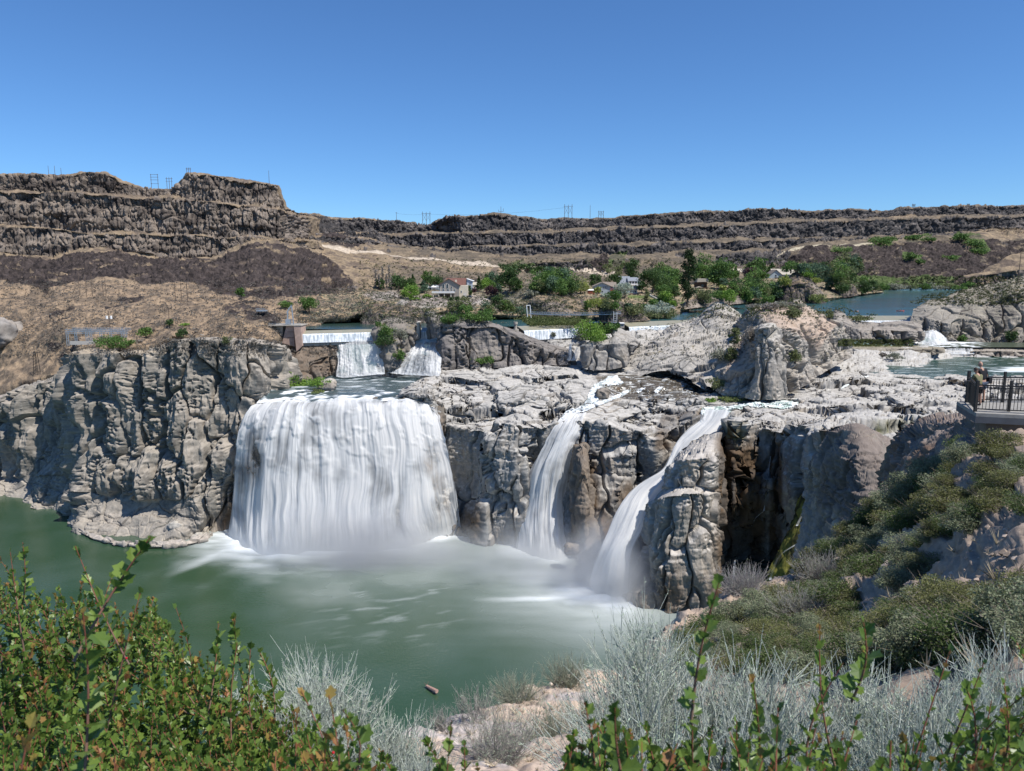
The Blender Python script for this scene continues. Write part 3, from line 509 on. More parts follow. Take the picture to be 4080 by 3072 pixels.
# long ridge J
outcrop('rock_ridge',[
 [(2420,1485,382),(2500,1505,374),(2600,1478,372),(2700,1485,366),(2790,1545,345),(2900,1560,338),(2990,1560,338)],
 [(2480,1440,392),(2520,1425,388),(2600,1400,388),(2700,1390,384),(2790,1420,372),(2880,1400,366),(2990,1400,362)],
 [(2500,1408,404),(2560,1385,404),(2650,1345,408),(2740,1315,408),(2830,1310,402),(2900,1330,396),(2990,1340,385)],
 [(2540,1372,425),(2620,1352,425),(2700,1300,425),(2785,1268,424),(2858,1212,420),(2905,1236,418),(2990,1300,410)]],
 520,[46,34,38],dtuff(79,2.6,5.,.3,.9,1.6,3.5,.9),lambda G,n,px,py: ctuff(G,n,(.25,.235,.215),(.48,.44,.385),79,None,.25,.12),
 'pale layered rock ridge rising to a jumbled grey peak',20)
# big central mound K
outcrop('rock_mound',[
 [(2840,1545,340),(2880,1575,330),(2950,1580,326),(3050,1575,325),(3110,1580,325),(3200,1545,336),(3300,1475,362),(3390,1425,385)],
 [(2845,1480,348),(2900,1470,338),(2960,1480,333),(3050,1440,330),(3110,1430,331),(3200,1430,345),(3300,1420,370),(3385,1390,390)],
 [(2900,1400,360),(2950,1390,356),(3000,1360,348),(3030,1310,338),(3110,1300,338),(3200,1340,352),(3300,1350,376),(3375,1345,394)],
 [(2930,1330,372),(2960,1320,368),(3000,1300,362),(3050,1288,348),(3120,1280,350),(3220,1290,364),(3300,1310,382),(3370,1320,398)],
 [(2945,1300,388),(2965,1262,385),(3000,1218,382),(3060,1207,380),(3180,1208,382),(3240,1236,386),(3320,1282,392),(3368,1308,402)]],
 560,[50,52,20,34],dtuff(81,3.4,4.6,1.4,.8,1.4,3.2,.9),
 lambda G,n,px,py: mix(ctuff(G,n,(.27,.25,.225),(.44,.39,.33),81,None,.4,.1),(.42,.32,.25),.75*blur_mask(inpoly(px,py,[(3000,1215),(3180,1205),(3340,1290),(3300,1330),(3260,1400),(3180,1330),(3060,1290)])|inpoly(px,py,[(2900,1430),(2960,1350),(3010,1330),(3005,1430),(2920,1540),(2880,1560)]),5)),
 'large pale rock mound capped with grey brush in the middle of the river',34)
outcrop('rock_buttress',[
 [(2985,1590,322),(3000,1592,317),(3050,1592,315),(3100,1592,318),(3122,1585,324)],
 [(3005,1500,326),(3018,1495,320),(3060,1490,317),(3100,1490,320),(3120,1490,326)],
 [(3008,1400,328),(3018,1395,322),(3060,1390,319),(3100,1392,322),(3116,1400,328)],
 [(3008,1330,332),(3020,1312,325),(3065,1305,322),(3100,1312,326),(3112,1330,332)],
 [(3022,1300,340),(3040,1288,334),(3070,1284,333),(3092,1288,336),(3104,1300,340)]],150,[30,34,22,14],dtuff(82,2.,1.6,.6,.5,1.,1.5,.8),
 lambda G,n,px,py: ctuff(G,n,(.25,.235,.215),(.5,.46,.40),82,None,.3),'tall smooth grey buttress on the front of the rock mound',16)
# rocks row R3
outcrop('rock_row',[
 [(3330,1345,470),(3350,1362,466),(3420,1366,464),(3500,1368,463),(3580,1368,463),(3672,1362,468)],
 [(3310,1290,474),(3340,1290,468),(3420,1320,466),(3500,1315,465),(3580,1315,465),(3675,1325,472)],
 [(3314,1238,480),(3345,1242,478),(3400,1276,477),(3480,1280,476),(3590,1279,476),(3668,1300,482)]],340,[30,26],dtuff(83,4,3.,.4,.6,1.6,1.6,.9),lambda G,n,px,py: ctuff(G,n,(.21,.19,.175),(.33,.29,.25),83,None,.4),
 'row of rounded grey rock columns in front of the right spillway',14)
# ledge step in front of it
outcrop('rock_shelf',[
 [(3340,1400,445),(3450,1404,443),(3560,1408,441),(3700,1412,439),(3766,1405,441)],
 [(3340,1385,446),(3450,1388,445),(3560,1388,443),(3700,1390,441),(3764,1390,443)],
 [(3340,1368,466),(3450,1372,464),(3560,1378,460),(3700,1380,456),(3760,1384,450)]],300,[10,14],dtuff(84,1,1.6,.3,.8,1.,.5,.7),lambda G,n,px,py: mix(ctuff(G,n,(.13,.11,.09),(.33,.29,.22),84,None,.4),(.12,.13,.035),.8*sstep(1386,1376,py)*sstep(3640,3560,px)),
 'low dark rock shelf topped with grass below the rounded rocks',10)
outcrop('rock_shelf',[
 [(3868,1416,456),(3950,1419,455),(4080,1421,454),(4300,1423,454)],
 [(3866,1401,457),(3950,1399,456),(4080,1399,456),(4300,1399,456)],
 [(3875,1383,468),(3950,1380,470),(4080,1378,472),(4300,1378,472)]],200,[8,12],dtuff(85,1,1.8,.3,.8,1.,.5,.7),lambda G,n,px,py: ctuff(G,n,(.15,.12,.10),(.38,.33,.27),85,None,.4),
 'brown rock shelf right of the low wide cascade',10)
# R2 headland
outcrop('rock_headland',[
 [(3625,1318,492),(3690,1320,488),(3774,1365,480),(3850,1368,480),(3960,1370,480),(4080,1376,480),(4400,1380,480)],
 [(3630,1285,496),(3690,1270,492),(3774,1290,484),(3830,1270,486),(3960,1280,486),(4080,1260,486),(4400,1250,486)],
 [(3640,1245,502),(3690,1225,500),(3770,1212,500),(3830,1206,498),(3962,1200,494),(4060,1166,494),(4400,1140,494)],
 [(3655,1222,515),(3700,1196,515),(3760,1186,520),(3823,1158,540),(3942,1132,545),(4060,1104,548),(4400,1050,550)]],
 560,[34,44,34],dtuff(87,2.2,3.,1.,.7,1.3,2.5,1.),
 lambda G,n,px,py: mix(ctuff(G,n,(.12,.105,.095),(.28,.25,.20),87,None,.5,.2),(.33,.30,.26),.6*blur_mask(inpoly(px,py,[(3600,1330),(3640,1220),(3720,1180),(3830,1190),(3830,1240),(3760,1370)]),3)*1.),
 'big brown rock headland with grassy top on the right bank',50)
# R1 dark far cliff
outcrop('rock_cliff',[
 [(3838,1160,760),(3870,1162,758),(3945,1160,756),(4080,1160,754),(4400,1160,750)],
 [(3838,1112,766),(3880,1105,764),(3950,1090,762),(4080,1072,760),(4400,1050,756)],
 [(3842,1104,775),(3886,1090,780),(3955,1056,790),(4060,1000,800),(4400,960,810)]],300,[26,30],dbas(np.zeros(1),88,5.,.6,4.),
 lambda G,n,px,py: shape_col(G,n,np.zeros_like(px),np.zeros_like(px),None,-.15,88)[0],
 'dark far basalt cliff with scrub on top at the right edge',60,M_far)
# dark knoll by the footbridge and others
def cdark(seed,br=-.1): return lambda G,n,px,py: shape_col(G,n,np.zeros_like(px),np.zeros_like(px),None,br+.08,seed,np.ones_like(px)*sstep(.97,.8,n[...,2]))[0]
outcrop('rock_knoll',[
 [(1930,1262,500),(2000,1274,486),(2120,1278,480),(2230,1282,478),(2330,1290,470),(2420,1292,468)],
 [(1930,1225,520),(2000,1220,510),(2110,1215,500),(2140,1205,492),(2280,1225,488),(2410,1262,478)],
 [(1930,1192,560),(2020,1160,560),(2090,1130,556),(2160,1130,540),(2260,1172,530),(2350,1225,500)],
 [(1935,1186,580),(2035,1150,580),(2119,1120,575),(2190,1134,565),(2270,1168,548),(2380,1235,505)]],340,[24,34,12],dbas(np.zeros(1),91,4.,.55,4.),
 lambda G,n,px,py: mix(cdark(91,.02)(G,n,px,py),(.19,.185,.14),.65*sstep(2150,2060,px)),
 'dark craggy knoll with sagebrush slope behind the footbridge',50,M_far)
outcrop('rock_knoll',[
 [(2383,1295,455),(2400,1300,452),(2450,1296,452),(2520,1282,456),(2592,1276,462)],
 [(2385,1250,458),(2405,1248,454),(2450,1240,455),(2520,1255,460),(2588,1270,464)],
 [(2388,1226,462),(2415,1216,460),(2468,1202,460),(2520,1230,464),(2580,1262,468)]],130,[16,14],dbas(np.zeros(1),92,3.,.45,1.5),cdark(92),'dark rock knoll carrying the right bridge landing',14,M_far)
outcrop('rock_crag',[
 [(3090,1206,725),(3130,1210,715),(3200,1208,715),(3260,1210,718),(3298,1206,730)],
 [(3096,1160,735),(3130,1140,725),(3200,1130,722),(3255,1155,726),(3290,1190,734)],
 [(3110,1128,745),(3140,1100,745),(3185,1084,745),(3235,1116,742),(3280,1168,742)]],160,[24,22],dbas(np.zeros(1),93,5.,.7,3.),cdark(93,-.2),'dark brown basalt crag rising from the lake shore below the house',40,M_far)
outcrop('rock_crag',[
 [(3320,1180,850),(3350,1186,840),(3400,1180,860),(3424,1176,880)],[(3325,1130,860),(3350,1130,850),(3400,1140,870),(3418,1160,885)],[(3335,1118,880),(3355,1112,880),(3395,1130,885),(3414,1152,890)]],80,[14,10],dbas(np.zeros(1),94,4.,.6,2.),cdark(94,-.2),'small dark crag at the lake narrows',24,M_far)
outcrop('rock_cliff',[
 [(1440,1300,438),(1470,1302,434),(1540,1300,436),(1640,1300,440),(1700,1298,446)],
 [(1450,1262,446),(1480,1248,440),(1540,1250,440),(1640,1262,444),(1700,1268,450)],
 [(1462,1232,452),(1500,1218,450),(1560,1216,450),(1640,1226,454),(1690,1245,458)]],170,[16,16],dbas(np.zeros(1),95,4.,.6,2.),cdark(95,0),'dark reddish rock cliff on the bank behind the left spillway',18,M_far)
outcrop('rock_outcrop',[
 [(2720,1232,540),(2800,1222,560),(2900,1216,590),(2980,1208,620)],[(2725,1205,545),(2800,1190,570),(2900,1185,600),(2975,1190,625)],[(2740,1185,560),(2810,1170,580),(2900,1165,610),(2970,1180,630)]],120,[16,14],dbas(np.zeros(1),96,4.,.6,2.),cdark(96,.1),'brown rock bank below the timber house',25,M_far)
outcrop('mossy_rock',[
 [(3030,2420,222),(3120,2420,217),(3190,2400,216),(3230,2380,222)],
 [(3055,2290,227),(3130,2270,222),(3190,2250,221),(3225,2240,227)],
 [(3105,2190,233),(3155,2160,228),(3200,2140,227),(3225,2130,233)],
 [(3150,2100,240),(3185,2070,236),(3220,2050,235),(3240,2040,240)],
 [(3180,1990,248),(3215,1960,244),(3245,1940,243),(3262,1930,248)]],110,[20,18,14,14],dtuff(98,1.2,1.2,.4,.7,.6,1.,.6),lambda G,n,px,py: mix((.035,.035,.012),(.16,.15,.03),sstep(-.25,.3,fbm(G,(4,4,8),4,98))),
 'wet rock slope covered in yellow green moss low in the chasm',8)
# near ridge: brown heads on the right
brn=lambda G,n,px,py: ctuff(G,n,(.15,.12,.10),(.25,.205,.175),101,sstep(0,1,np.zeros_like(px)),.45)
outcrop('rock_dome',[
 [(3130,2380,200),(3180,2420,172),(3260,2430,150),(3400,2420,138),(3520,2380,137),(3640,2300,146)],
 [(3180,2150,195),(3235,2140,170),(3320,2140,150),(3420,2140,142),(3520,2100,142),(3640,2050,152)],
 [(3245,1960,188),(3270,1950,168),(3340,1940,153),(3430,1940,146),(3530,1940,146),(3620,1930,156)],
 [(3250,1860,184),(3275,1850,168),(3340,1830,156),(3430,1830,149),(3530,1840,151),(3600,1850,161)],
 [(3300,1740,186),(3320,1725,172),(3360,1712,162),(3430,1705,158),(3500,1745,158),(3585,1795,164)]],
 360,[40,44,26,34],dtuff(101,2.4,1.6,.9,1.6,.8,3.,.5),lambda G,n,px,py: mix(ctuff(G,n,(.15,.122,.105),(.24,.195,.165),101,None,.45),(.235,.215,.195),sstep(3240,3180,px+(py-1900)*-.25)),
 'rounded brown layered rock head right of the dark chasm',24)
outcrop('rock_dome',[
 [(3550,2260,82),(3600,2240,64),(3700,2180,54),(3850,2100,50),(4000,2020,45),(4200,1980,41)],
 [(3585,2000,83),(3625,1975,67),(3720,1950,57),(3850,1900,52),(4000,1860,46),(4200,1820,42)],
 [(3578,1870,85),(3600,1855,70),(3700,1830,59),(3850,1800,53),(4000,1775,46),(4200,1760,41)],
 [(3590,1770,88),(3640,1728,75),(3724,1690,66),(3850,1676,58),(4000,1672,50),(4200,1672,45)]],
 420,[40,36,36],dtuff(103,2.4,1.6,.9,1.6,.8,2.5,.32),lambda G,n,px,py: mix(ctuff(G,n,(.16,.125,.105),(.27,.215,.18),103,None,.55),(.20,.11,.06),.5*sstep(.1,.3,fbm(G,(3,3,3),3,7))*sstep(3850,3700,px)),
 'rusty brown rock head below the viewing platform',22)
# near slope T
t0=[(1300,3600,3.5),(2000,3600,3.5),(4500,3600,2.2)]
t1=[(1300,3300,6),(1900,3150,7.5),(2300,3100,8),(2800,3000,8),(3500,2950,6.),(4080,2850,5),(4500,2850,4.5)]
t2=[(1300,3200,7.5),(1560,3050,9.),(1900,2960,10.5),(2300,2850,12),(2500,2750,14),(2800,2600,17),(3200,2500,18),(3500,2500,15),(3800,2350,14),(4080,2200,12),(4500,2150,10)]
t3=[(1300,3120,8.5),(1560,3000,10),(1700,2925,11),(1850,2842,12.5),(2050,2775,14),(2200,2702,15.5),(2350,2650,17),(2480,2655,18),(2560,2600,20),(2650,2500,23),(2800,2430,27),(2950,2360,32),(3050,2315,36),(3200,2330,38),(3350,2200,40),(3500,2120,41),(3600,2040,40),(3700,1960,37),(3780,1860,36),(3850,1762,34.5),(3950,1738,32.5),(4080,1730,30.5),(4500,1715,28)]
t4=[(a,b-16 if a>3300 else b-3,c*1.06) for a,b,c in t3]; 
G=pxsheet([t0,t1,t2,t3],1300,4500,640,[20,60,90])
e=G[-1].copy(); e[:,1]+=4; e[:,2]-=6; e2=G[-1].copy(); e2[:,1]+=14; e2[:,2]-=34
G=np.concatenate([G,stackrows([G[-1],e,e2],[14,8])[1:]],0)
def c_soil(G,n,px,py):
    a=fbm(G,(2.5,2.5,2.5),4,111); b=fbm(G,(.5,.5,.5),3,112)
    col=mix((.50,.395,.31),(.36,.28,.22),sstep(-.2,.25,a)); col=mix(col,(.30,.26,.23),sstep(.15,.3,b)*.6)
    lime=sstep(.15,.3,fbm(G,(3,3,3),3,113))*sstep(2450,2350,px); col=mix(col,(.42,.40,.40),lime*.6)
    return mix(col,(.20,.155,.12),sstep(2600,2850,px)*.55)
SLOPE=put('near_slope',G,lambda P,n: fbm(P,(5,5,5),3,114)*.5*np.clip(P[...,1]/14,.15,2)+fbm(P,(1.1,1.1,1.1),5,115,.6)*.22*np.clip(P[...,1]/12,.2,2)-sstep(.12,0,worley(P,(2.2,2.2,2.2),6)[1]-worley(P,(2.2,2.2,2.2),6)[0])*.12,c_soil,M_near)
SG=np.array([v.co[:] for v in SLOPE.data.vertices]).reshape(G.shape)
SPX,SPY=proj(SG)
build_zb()
# ===== water
def water_mat(name,rough=.12,bump=.15,scale=.8,stretch=(1,1,1)):
    m,t,N,L=nt(name); out=N.new('ShaderNodeOutputMaterial'); b=N.new('ShaderNodeBsdfPrincipled'); L.new(b.outputs[0],out.inputs[0])
    a=N.new('ShaderNodeVertexColor'); a.layer_name='Col'; L.new(a.outputs[0],b.inputs['Base Color'])
    mr=N.new('ShaderNodeMapRange'); mr.inputs[3].default_value=rough; mr.inputs[4].default_value=.8; L.new(a.outputs[1],mr.inputs[0]); L.new(mr.outputs[0],b.inputs['Roughness'])
    b.inputs['Specular IOR Level'].default_value=.45
    g=N.new('ShaderNodeNewGeometry'); mp=N.new('ShaderNodeMapping'); mp.inputs['Scale'].default_value=stretch; L.new(g.outputs['Position'],mp.inputs[0])
    n=N.new('ShaderNodeTexNoise'); n.inputs['Scale'].default_value=scale; n.inputs['Detail'].default_value=5; L.new(mp.outputs[0],n.inputs['Vector'])
    bu=N.new('ShaderNodeBump'); bu.inputs['Strength'].default_value=bump; bu.inputs['Distance'].default_value=.4; L.new(n.outputs[0],bu.inputs['Height']); L.new(bu.outputs[0],b.inputs['Normal'])
    return m
M_pool=water_mat('pool_water',.20,.22,.9); M_res=water_mat('reservoir_water',.18,.5,.7); M_riv=water_mat('river_water',.25,.6,.8,(1,.35,1))
def segd(x,y,a,b):
    ax,ay=a; bx,by=b; t=np.clip(((x-ax)*(bx-ax)+(y-ay)*(by-ay))/((bx-ax)**2+(by-ay)**2),0,1)
    return np.hypot(x-ax-t*(bx-ax),y-ay-t*(by-ay))
def g2(px,py,z=0): v=VZ(px,py,z); return (v.x,v.y)
# lower pool
xs=np.linspace(-330,330,620); ys=np.linspace(120,420,420); X,Y=np.meshgrid(xs,ys); P=np.stack([X,Y,np.zeros_like(X)],-1)
px,py=proj(P)
foam=np.zeros_like(X)
base=[g2(905,2130),g2(960,2190),g2(1100,2215),g2(1250,2205),g2(1420,2203),g2(1575,2190),g2(1735,2152),g2(1850,2120)]
d=np.min([segd(X,Y,base[i],base[i+1]) for i in range(len(base)-1)],0)
W=fbm(P,(20,20,20),3,201); W2=fbm(np.stack([X*.5+Y*.25,Y,X*0],-1),(10,5,5),4,202)
foam=np.maximum(foam,1.0*np.exp(-(d/(9+W*8))**1.25)*(.8+.5*W2)); foam=np.maximum(foam,.34*np.exp(-(d/26)**1.4)*sstep(-100,-40,X))
st=[g2(905,2140),g2(760,2250),g2(600,2320)]; 
d2=segd(X,Y,g2(930,2180),g2(620,2310)); foam=np.maximum(foam,.55*np.exp(-(d2/(4+3*W))**2)*sstep(620,900,px))
d2=segd(X,Y,g2(1000,2220),g2(700,2190)); foam=np.maximum(foam,.6*np.exp(-(d2/(5+3*W))**2)*sstep(660,950,px))
b2=[g2(2060,2190),g2(2220,2230)]; d3=segd(X,Y,*b2); foam=np.maximum(foam,.8*np.exp(-(d3/(8+5*W))**1.3)); foam=np.maximum(foam,.35*np.exp(-(d3/26)**1.4))
d4=segd(X,Y,g2(2320,2350),g2(2440,2392)); foam=np.maximum(foam,1.0*np.exp(-(d4/(13+8*W))**1.4)*sstep(2640,2500,px)); foam=np.maximum(foam,.5*np.exp(-(d4/30)**1.5))
d5=segd(X,Y,g2(2380,2380),g2(1850,2392)); foam=np.maximum(foam,.7*np.exp(-(d5/(3.+2.*W2))**2)*sstep(1750,2250,px))
d5=segd(X,Y,g2(2380,2300),g2(1950,2300)); foam=np.maximum(foam,.6*np.exp(-(d5/(13+4*W))**2)*sstep(1800,2300,px))
mist_=sstep(2480,2200,py+W*120)*sstep(1000,1300,px)*sstep(2500,2200,px); foam=np.maximum(foam,.20*mist_)
wisp=.55*sstep(-.1,.9,fbm(np.stack([X+Y*.8,Y-X*.35,X*0],-1),(14,4,5),4,205))*sstep(1000,1500,px)*sstep(2700,2400,py); foam=np.maximum(foam,wisp*.32)
foam=np.clip(foam*(1+.25*W2),0,1)
deep=mix((.026,.060,.028),(.040,.076,.048),np.clip(.5+W,0,1))
col=mix(deep,(.86,.90,.92),foam); P[...,2]+=foam**2*1.2*(.6+W2)
o=mesh_np('pool_water',P,gridfaces(*P.shape[:2]),M_pool,col,foam); tag(o,kind='structure')
# reservoir
xs=np.linspace(-420,1500,600); ys=np.concatenate([np.linspace(399,700,130),np.linspace(705,1900,160)]); X,Y=np.meshgrid(xs,ys)
# front edge follows the dam line
SPL=[(1200,1318),(1490,1311),(1672,1306),(1760,1308),(2060,1300),(2330,1288),(2475,1284),(2760,1274),(3330,1258),(3640,1258)]
_e=[VZ(a,b,84.) for a,b in SPL]; ex=np.array([-300]+[v.x for v in _e]+[1500]); ey=np.array([_e[0].y]+[v.y for v in _e]+[640.])+.3
F0=np.interp(X,ex,ey); Y=np.maximum(Y,F0); X=np.maximum(X,-116+(Y-402)*-.5*0)
P=np.stack([X,Y,np.full_like(X,84.)],-1); px,py=proj(P)
rip=fbm(np.stack([X*.35,Y,X*0],-1),(14,9,5),4,211)
wd=sstep(.05,.3,fbm(np.stack([X*.4,Y,X*0],-1),(30,26,5),4,212)+.35*inpoly(px,py,[(3380,1200),(3700,1180),(3720,1240),(3500,1250),(3380,1225)])-.08)*sstep(3250,3350,px)
col=mix((.020,.075,.085),(.035,.095,.105),np.clip(.5+rip,0,1)); col=mix(col,(.035,.045,.03),wd*.8); col=mix(col,(.03,.06,.05),sstep(2100,1500,px))
o=mesh_np('reservoir_water',P,gridfaces(*P.shape[:2]),M_res,col,np.zeros_like(X)); tag(o,kind='structure')
# mid river shelf above the great fall (z 60)
r=[[(1022,1606,320),(1100,1602,318),(1250,1602,317),(1480,1599,316.5),(1640,1597,317),(1700,1608,317),(1735,1640,317)],
   [(1030,1596,324),(1100,1588,325),(1250,1586,325),(1480,1584,325),(1620,1582,325),(1650,1584,325),(1680,1590,325)],
   [zz(q,60.2) for q in [(1050,1570),(1150,1564),(1250,1562),(1480,1560),(1580,1560),(1640,1562),(1680,1565)]],
   [zz(q,60.3) for q in [(1095,1535),(1200,1532),(1300,1530),(1480,1530),(1600,1530),(1680,1530),(1720,1530)]],
   [zz(q,60.3) for q in [(1140,1486),(1220,1484),(1320,1484),(1480,1484),(1600,1482),(1700,1480),(1760,1478)]]]
G=idxsheet(r,300,[10,20,30,60],True); px,py=proj(G)
s=fbm(G@np.array([[1,0,0],[.35,.25,0],[0,0,1]]).T if 0 else np.stack([G[...,0],G[...,1]*.4,G[...,2]*0],-1),(7,2.2,5),4,221); 
fo=sstep(1572,1606,py+s*55)*.95; fo=np.maximum(fo,sstep(.18,.45,s)*.45); fo=np.maximum(fo,sstep(1506,1488,py+s*14)*sstep(1330,1370,px)*.95); fo=np.maximum(fo,sstep(.1,.3,s)*.8*inpoly(px,py,[(1040,1610),(1120,1560),(1300,1550),(1380,1590)]))
col=mix(mix((.05,.075,.08),(.085,.12,.13),np.clip(.5+s*1.4,0,1)),(.9,.93,.95),np.clip(fo,0,1)); G[...,2]+=s*.5
o=mesh_np('river_water',G,gridfaces(*G.shape[:2]),M_riv,col,np.clip(fo,0,1)); tag(o,kind='structure')
# right green pool
G=pxsheet([zrow([(3440,1495),(4500,1560)],62.6),zrow([(3440,1440),(4500,1440)],62.6),zrow([(3440,1400),(4500,1404)],62.6)],3440,4500,300,[50,40]); px,py=proj(G)
s=fbm(np.stack([G[...,0]*.4,G[...,1],G[...,2]*0],-1),(5,3,5),4,231)
fo=sstep(1418,1406,py+s*8)*sstep(3750,3780,px)*sstep(3960,3880,px); fo=np.maximum(fo,.8*sstep(14,6,np.abs(py-1472))*sstep(3930,4030,px+s*120)); fo=np.maximum(fo,sstep(.22,.4,s)*.35)
col=mix(mix((.018,.05,.035),(.04,.085,.065),np.clip(.5+s*1.3,0,1)),(.85,.9,.9),fo)
o=mesh_np('pool_water',G,gridfaces(*G.shape[:2]),M_riv,col,fo); tag(o,kind='structure')
G=pxsheet([[(3640,1386,461),(3900,1386,461),(4400,1386,461)],[(3640,1362,478),(3900,1366,474),(4400,1370,474)]],3640,4400,160,[20]); px,py=proj(G)
s=fbm(G,(5,2,5),4,232); fo=np.clip(sstep(1372,1366,py+s*8)*sstep(3950,3800,px)+sstep(.0,.3,s)*sstep(3960,3860,px)*.8,0,1); G[...,2]+=.4
o=mesh_np('river_water',G,gridfaces(*G.shape[:2]),M_riv,mix((.07,.085,.06),(.9,.93,.94),fo),fo); tag(o,kind='structure')
# streams draped over the plateau
PG=np.array([v.co[:] for v in PLAT.data.vertices]); PF=np.array([p_.vertices[:] for p_ in PLAT.data.polygons]); PPX,PPY=proj(PG)
def drape(name,poly,lift,c0,c1,bias,seed,sc_=(3,1.4,3),mat=None,thr=0.,lvl=None):
    m=inpoly(PPX,PPY,poly); f=PF[m[PF].all(1)]; u,inv=np.unique(f,return_inverse=True); P=PG[u].copy(); 
    zs=P[:,2].copy(); P[:,2]+=lift
    if lvl is not None: P[:,2]=np.maximum(lvl,zs-.6) 
    s_=fbm(P*np.array([.6,1,.3]),sc_,4,seed); P[:,2]+=s_*.3
    fo=np.clip(bias+s_*1.6,0,1); o=mesh_np(name,P,inv.reshape(f.shape),mat or M_riv,mix(c0,c1,fo),fo); tag(o,kind='structure'); return o
drape('shallow_water',[(2400,1500),(2480,1494),(2780,1494),(2880,1520),(2870,1560),(2700,1600),(2560,1598),(2470,1585),(2400,1570),(2380,1530)],.12,(.085,.072,.052),(.75,.78,.78),-.22,233)
drape('rapids',[(2425,1500),(2460,1500),(2490,1532),(2400,1548),(2396,1575),(2385,1600),(2420,1592),(2470,1570),(2510,1548),(2530,1552),(2480,1585),(2420,1608),(2385,1622),(2320,1650),(2240,1680),(2215,1690),(2255,1640),(2330,1606),(2350,1560),(2365,1536),(2400,1520)],.5,(.30,.34,.34),(.90,.93,.95),.42,234,(1.6,.9,2))
drape('rapids',[(2530,1562),(2560,1545),(2575,1548),(2545,1572)],.35,(.4,.45,.45),(.93,.95,.96),.5,235); drape('rapids',[(2600,1566),(2625,1540),(2645,1544),(2620,1572)],.35,(.4,.45,.45),(.93,.95,.96),.5,236)
drape('rapids',[(2790,1640),(2800,1622),(2900,1622),(2965,1612),(3050,1600),(3120,1596),(3184,1592),(3180,1628),(3120,1634),(3060,1628),(2980,1630),(2900,1650),(2840,1668),(2795,1660)],.5,(.26,.36,.30),(.93,.95,.95),.35,237,(2,.9,2))
drape('rapids',[(3345,1556),(3365,1532),(3390,1516),(3430,1506),(3465,1496),(3462,1503),(3440,1514),(3400,1525),(3372,1545)],.4,(.4,.5,.45),(.93,.95,.95),.6,238)
drape('rapids',[(3460,1715),(3480,1700),(3520,1690),(3540,1694),(3500,1712),(3475,1722)],.3,(.3,.35,.3),(.93,.95,.95),.5,239)
# ---- falling water
def fall_mat(name='fall_water'):
    m,t,N,L=nt(name); out=N.new('ShaderNodeOutputMaterial'); d=N.new('ShaderNodeBsdfDiffuse'); tr=N.new('ShaderNodeBsdfTranslucent'); ms=N.new('ShaderNodeMixShader'); ms.inputs[0].default_value=.5
    a=N.new('ShaderNodeVertexColor'); a.layer_name='Col'; L.new(a.outputs[0],d.inputs[0]); L.new(a.outputs[0],tr.inputs[0]); L.new(d.outputs[0],ms.inputs[1]); L.new(tr.outputs[0],ms.inputs[2])
    tp=N.new('ShaderNodeBsdfTransparent'); m2=N.new('ShaderNodeMixShader'); L.new(a.outputs[1],m2.inputs[0]); L.new(tp.outputs[0],m2.inputs[1]); L.new(ms.outputs[0],m2.inputs[2]); L.new(m2.outputs[0],out.inputs[0])
    return m
M_fall=fall_mat()
def waterfall(name,rows,nu,sub,label,seed,dens=.5,edge=.04,rid=1.2,fade=.12,streak=(2.2,34),smooth=True,idx=True,topc=0.,group=None,cat='waterfall',white=.9,gap=.55,rough=0.,crown=0.):
    R=[crom(PD(*np.array(r,float).T),nu) for r in rows]; G=stackrows(R,sub,True)
    nv=G.shape[0]; u=np.linspace(0,1,nu)[None,:]*np.ones((nv,1)); 
    ln=np.concatenate([[0],np.cumsum(np.linalg.norm(np.diff(G.mean(1),axis=0),axis=1))]); v=ln[:,None]*np.ones((1,nu)); vn=v/ln[-1]
    wdt=np.linalg.norm(np.diff(G[nv//2],axis=0),axis=1).sum()
    S=np.stack([u*wdt,v*0,v],-1)
    wob=fbm(S,(20,9,30),3,seed+5)*2.5*np.minimum(1,wdt/40)
    S2=S+np.stack([wob,wob*0,wob*0],-1)
    a=fbm(S2,(streak[0]*3,1,streak[1]*1.3),3,seed); b=fbm(S2,(streak[0],1,streak[1]),4,seed+1); c=fbm(S2,(streak[0]*.35,1,streak[1]*.7),3,seed+2)
    big_=fbm(S2,(26,1,34),2,seed+3)*min(1,wdt/60); lg=sstep(-.05,.4,fbm(S2,(8,1,7),3,seed+4))*sstep(.3,.75,vn)*sstep(.97,.85,vn)*min(1,wdt/60)
    G=disp(G,lambda P,n:lg*.7+(a*rid*1.5+b*rid*.5+c*rid*.1)*sstep(0,.1,vn)+rough*fbm(P,(1.5,1.5,1.5),4,seed+9))
    s=a*.5+b*.40+c*.22+.8*fbm(S2,(11,1,14),4,seed+7)+big_*.9
    al=np.clip(dens+s*gap*1.6,0.06,1); al=np.maximum(al,sstep(fade*1.2,0,vn)); al=np.maximum(al,lg*.97); s=s+lg*.35; al=np.maximum(al,.95*sstep(.05,.0,np.abs(vn-crown)) if crown else 0)
    if rough: al=np.maximum(al,.55+.4*fbm(G,(1.6,1.6,1.2),4,seed+12))
    ed=sstep(0,edge*(1+.0),u+c*edge*.8)*sstep(0,edge,1-u+c*edge*.8); al=al*ed*sstep(0,max(topc,.001),1-vn+.001*0 if topc==0 else 1-vn)
    colr=mix((.80,.835,.86),(.97,.97,.955),np.clip(.6+s*.9,0,1))*min(1,white+.08)
    o=mesh_np(name,G,gridfaces(nv,nu),M_fall,colr,np.clip(al,0,1)); tag(o,label,cat,group); return o
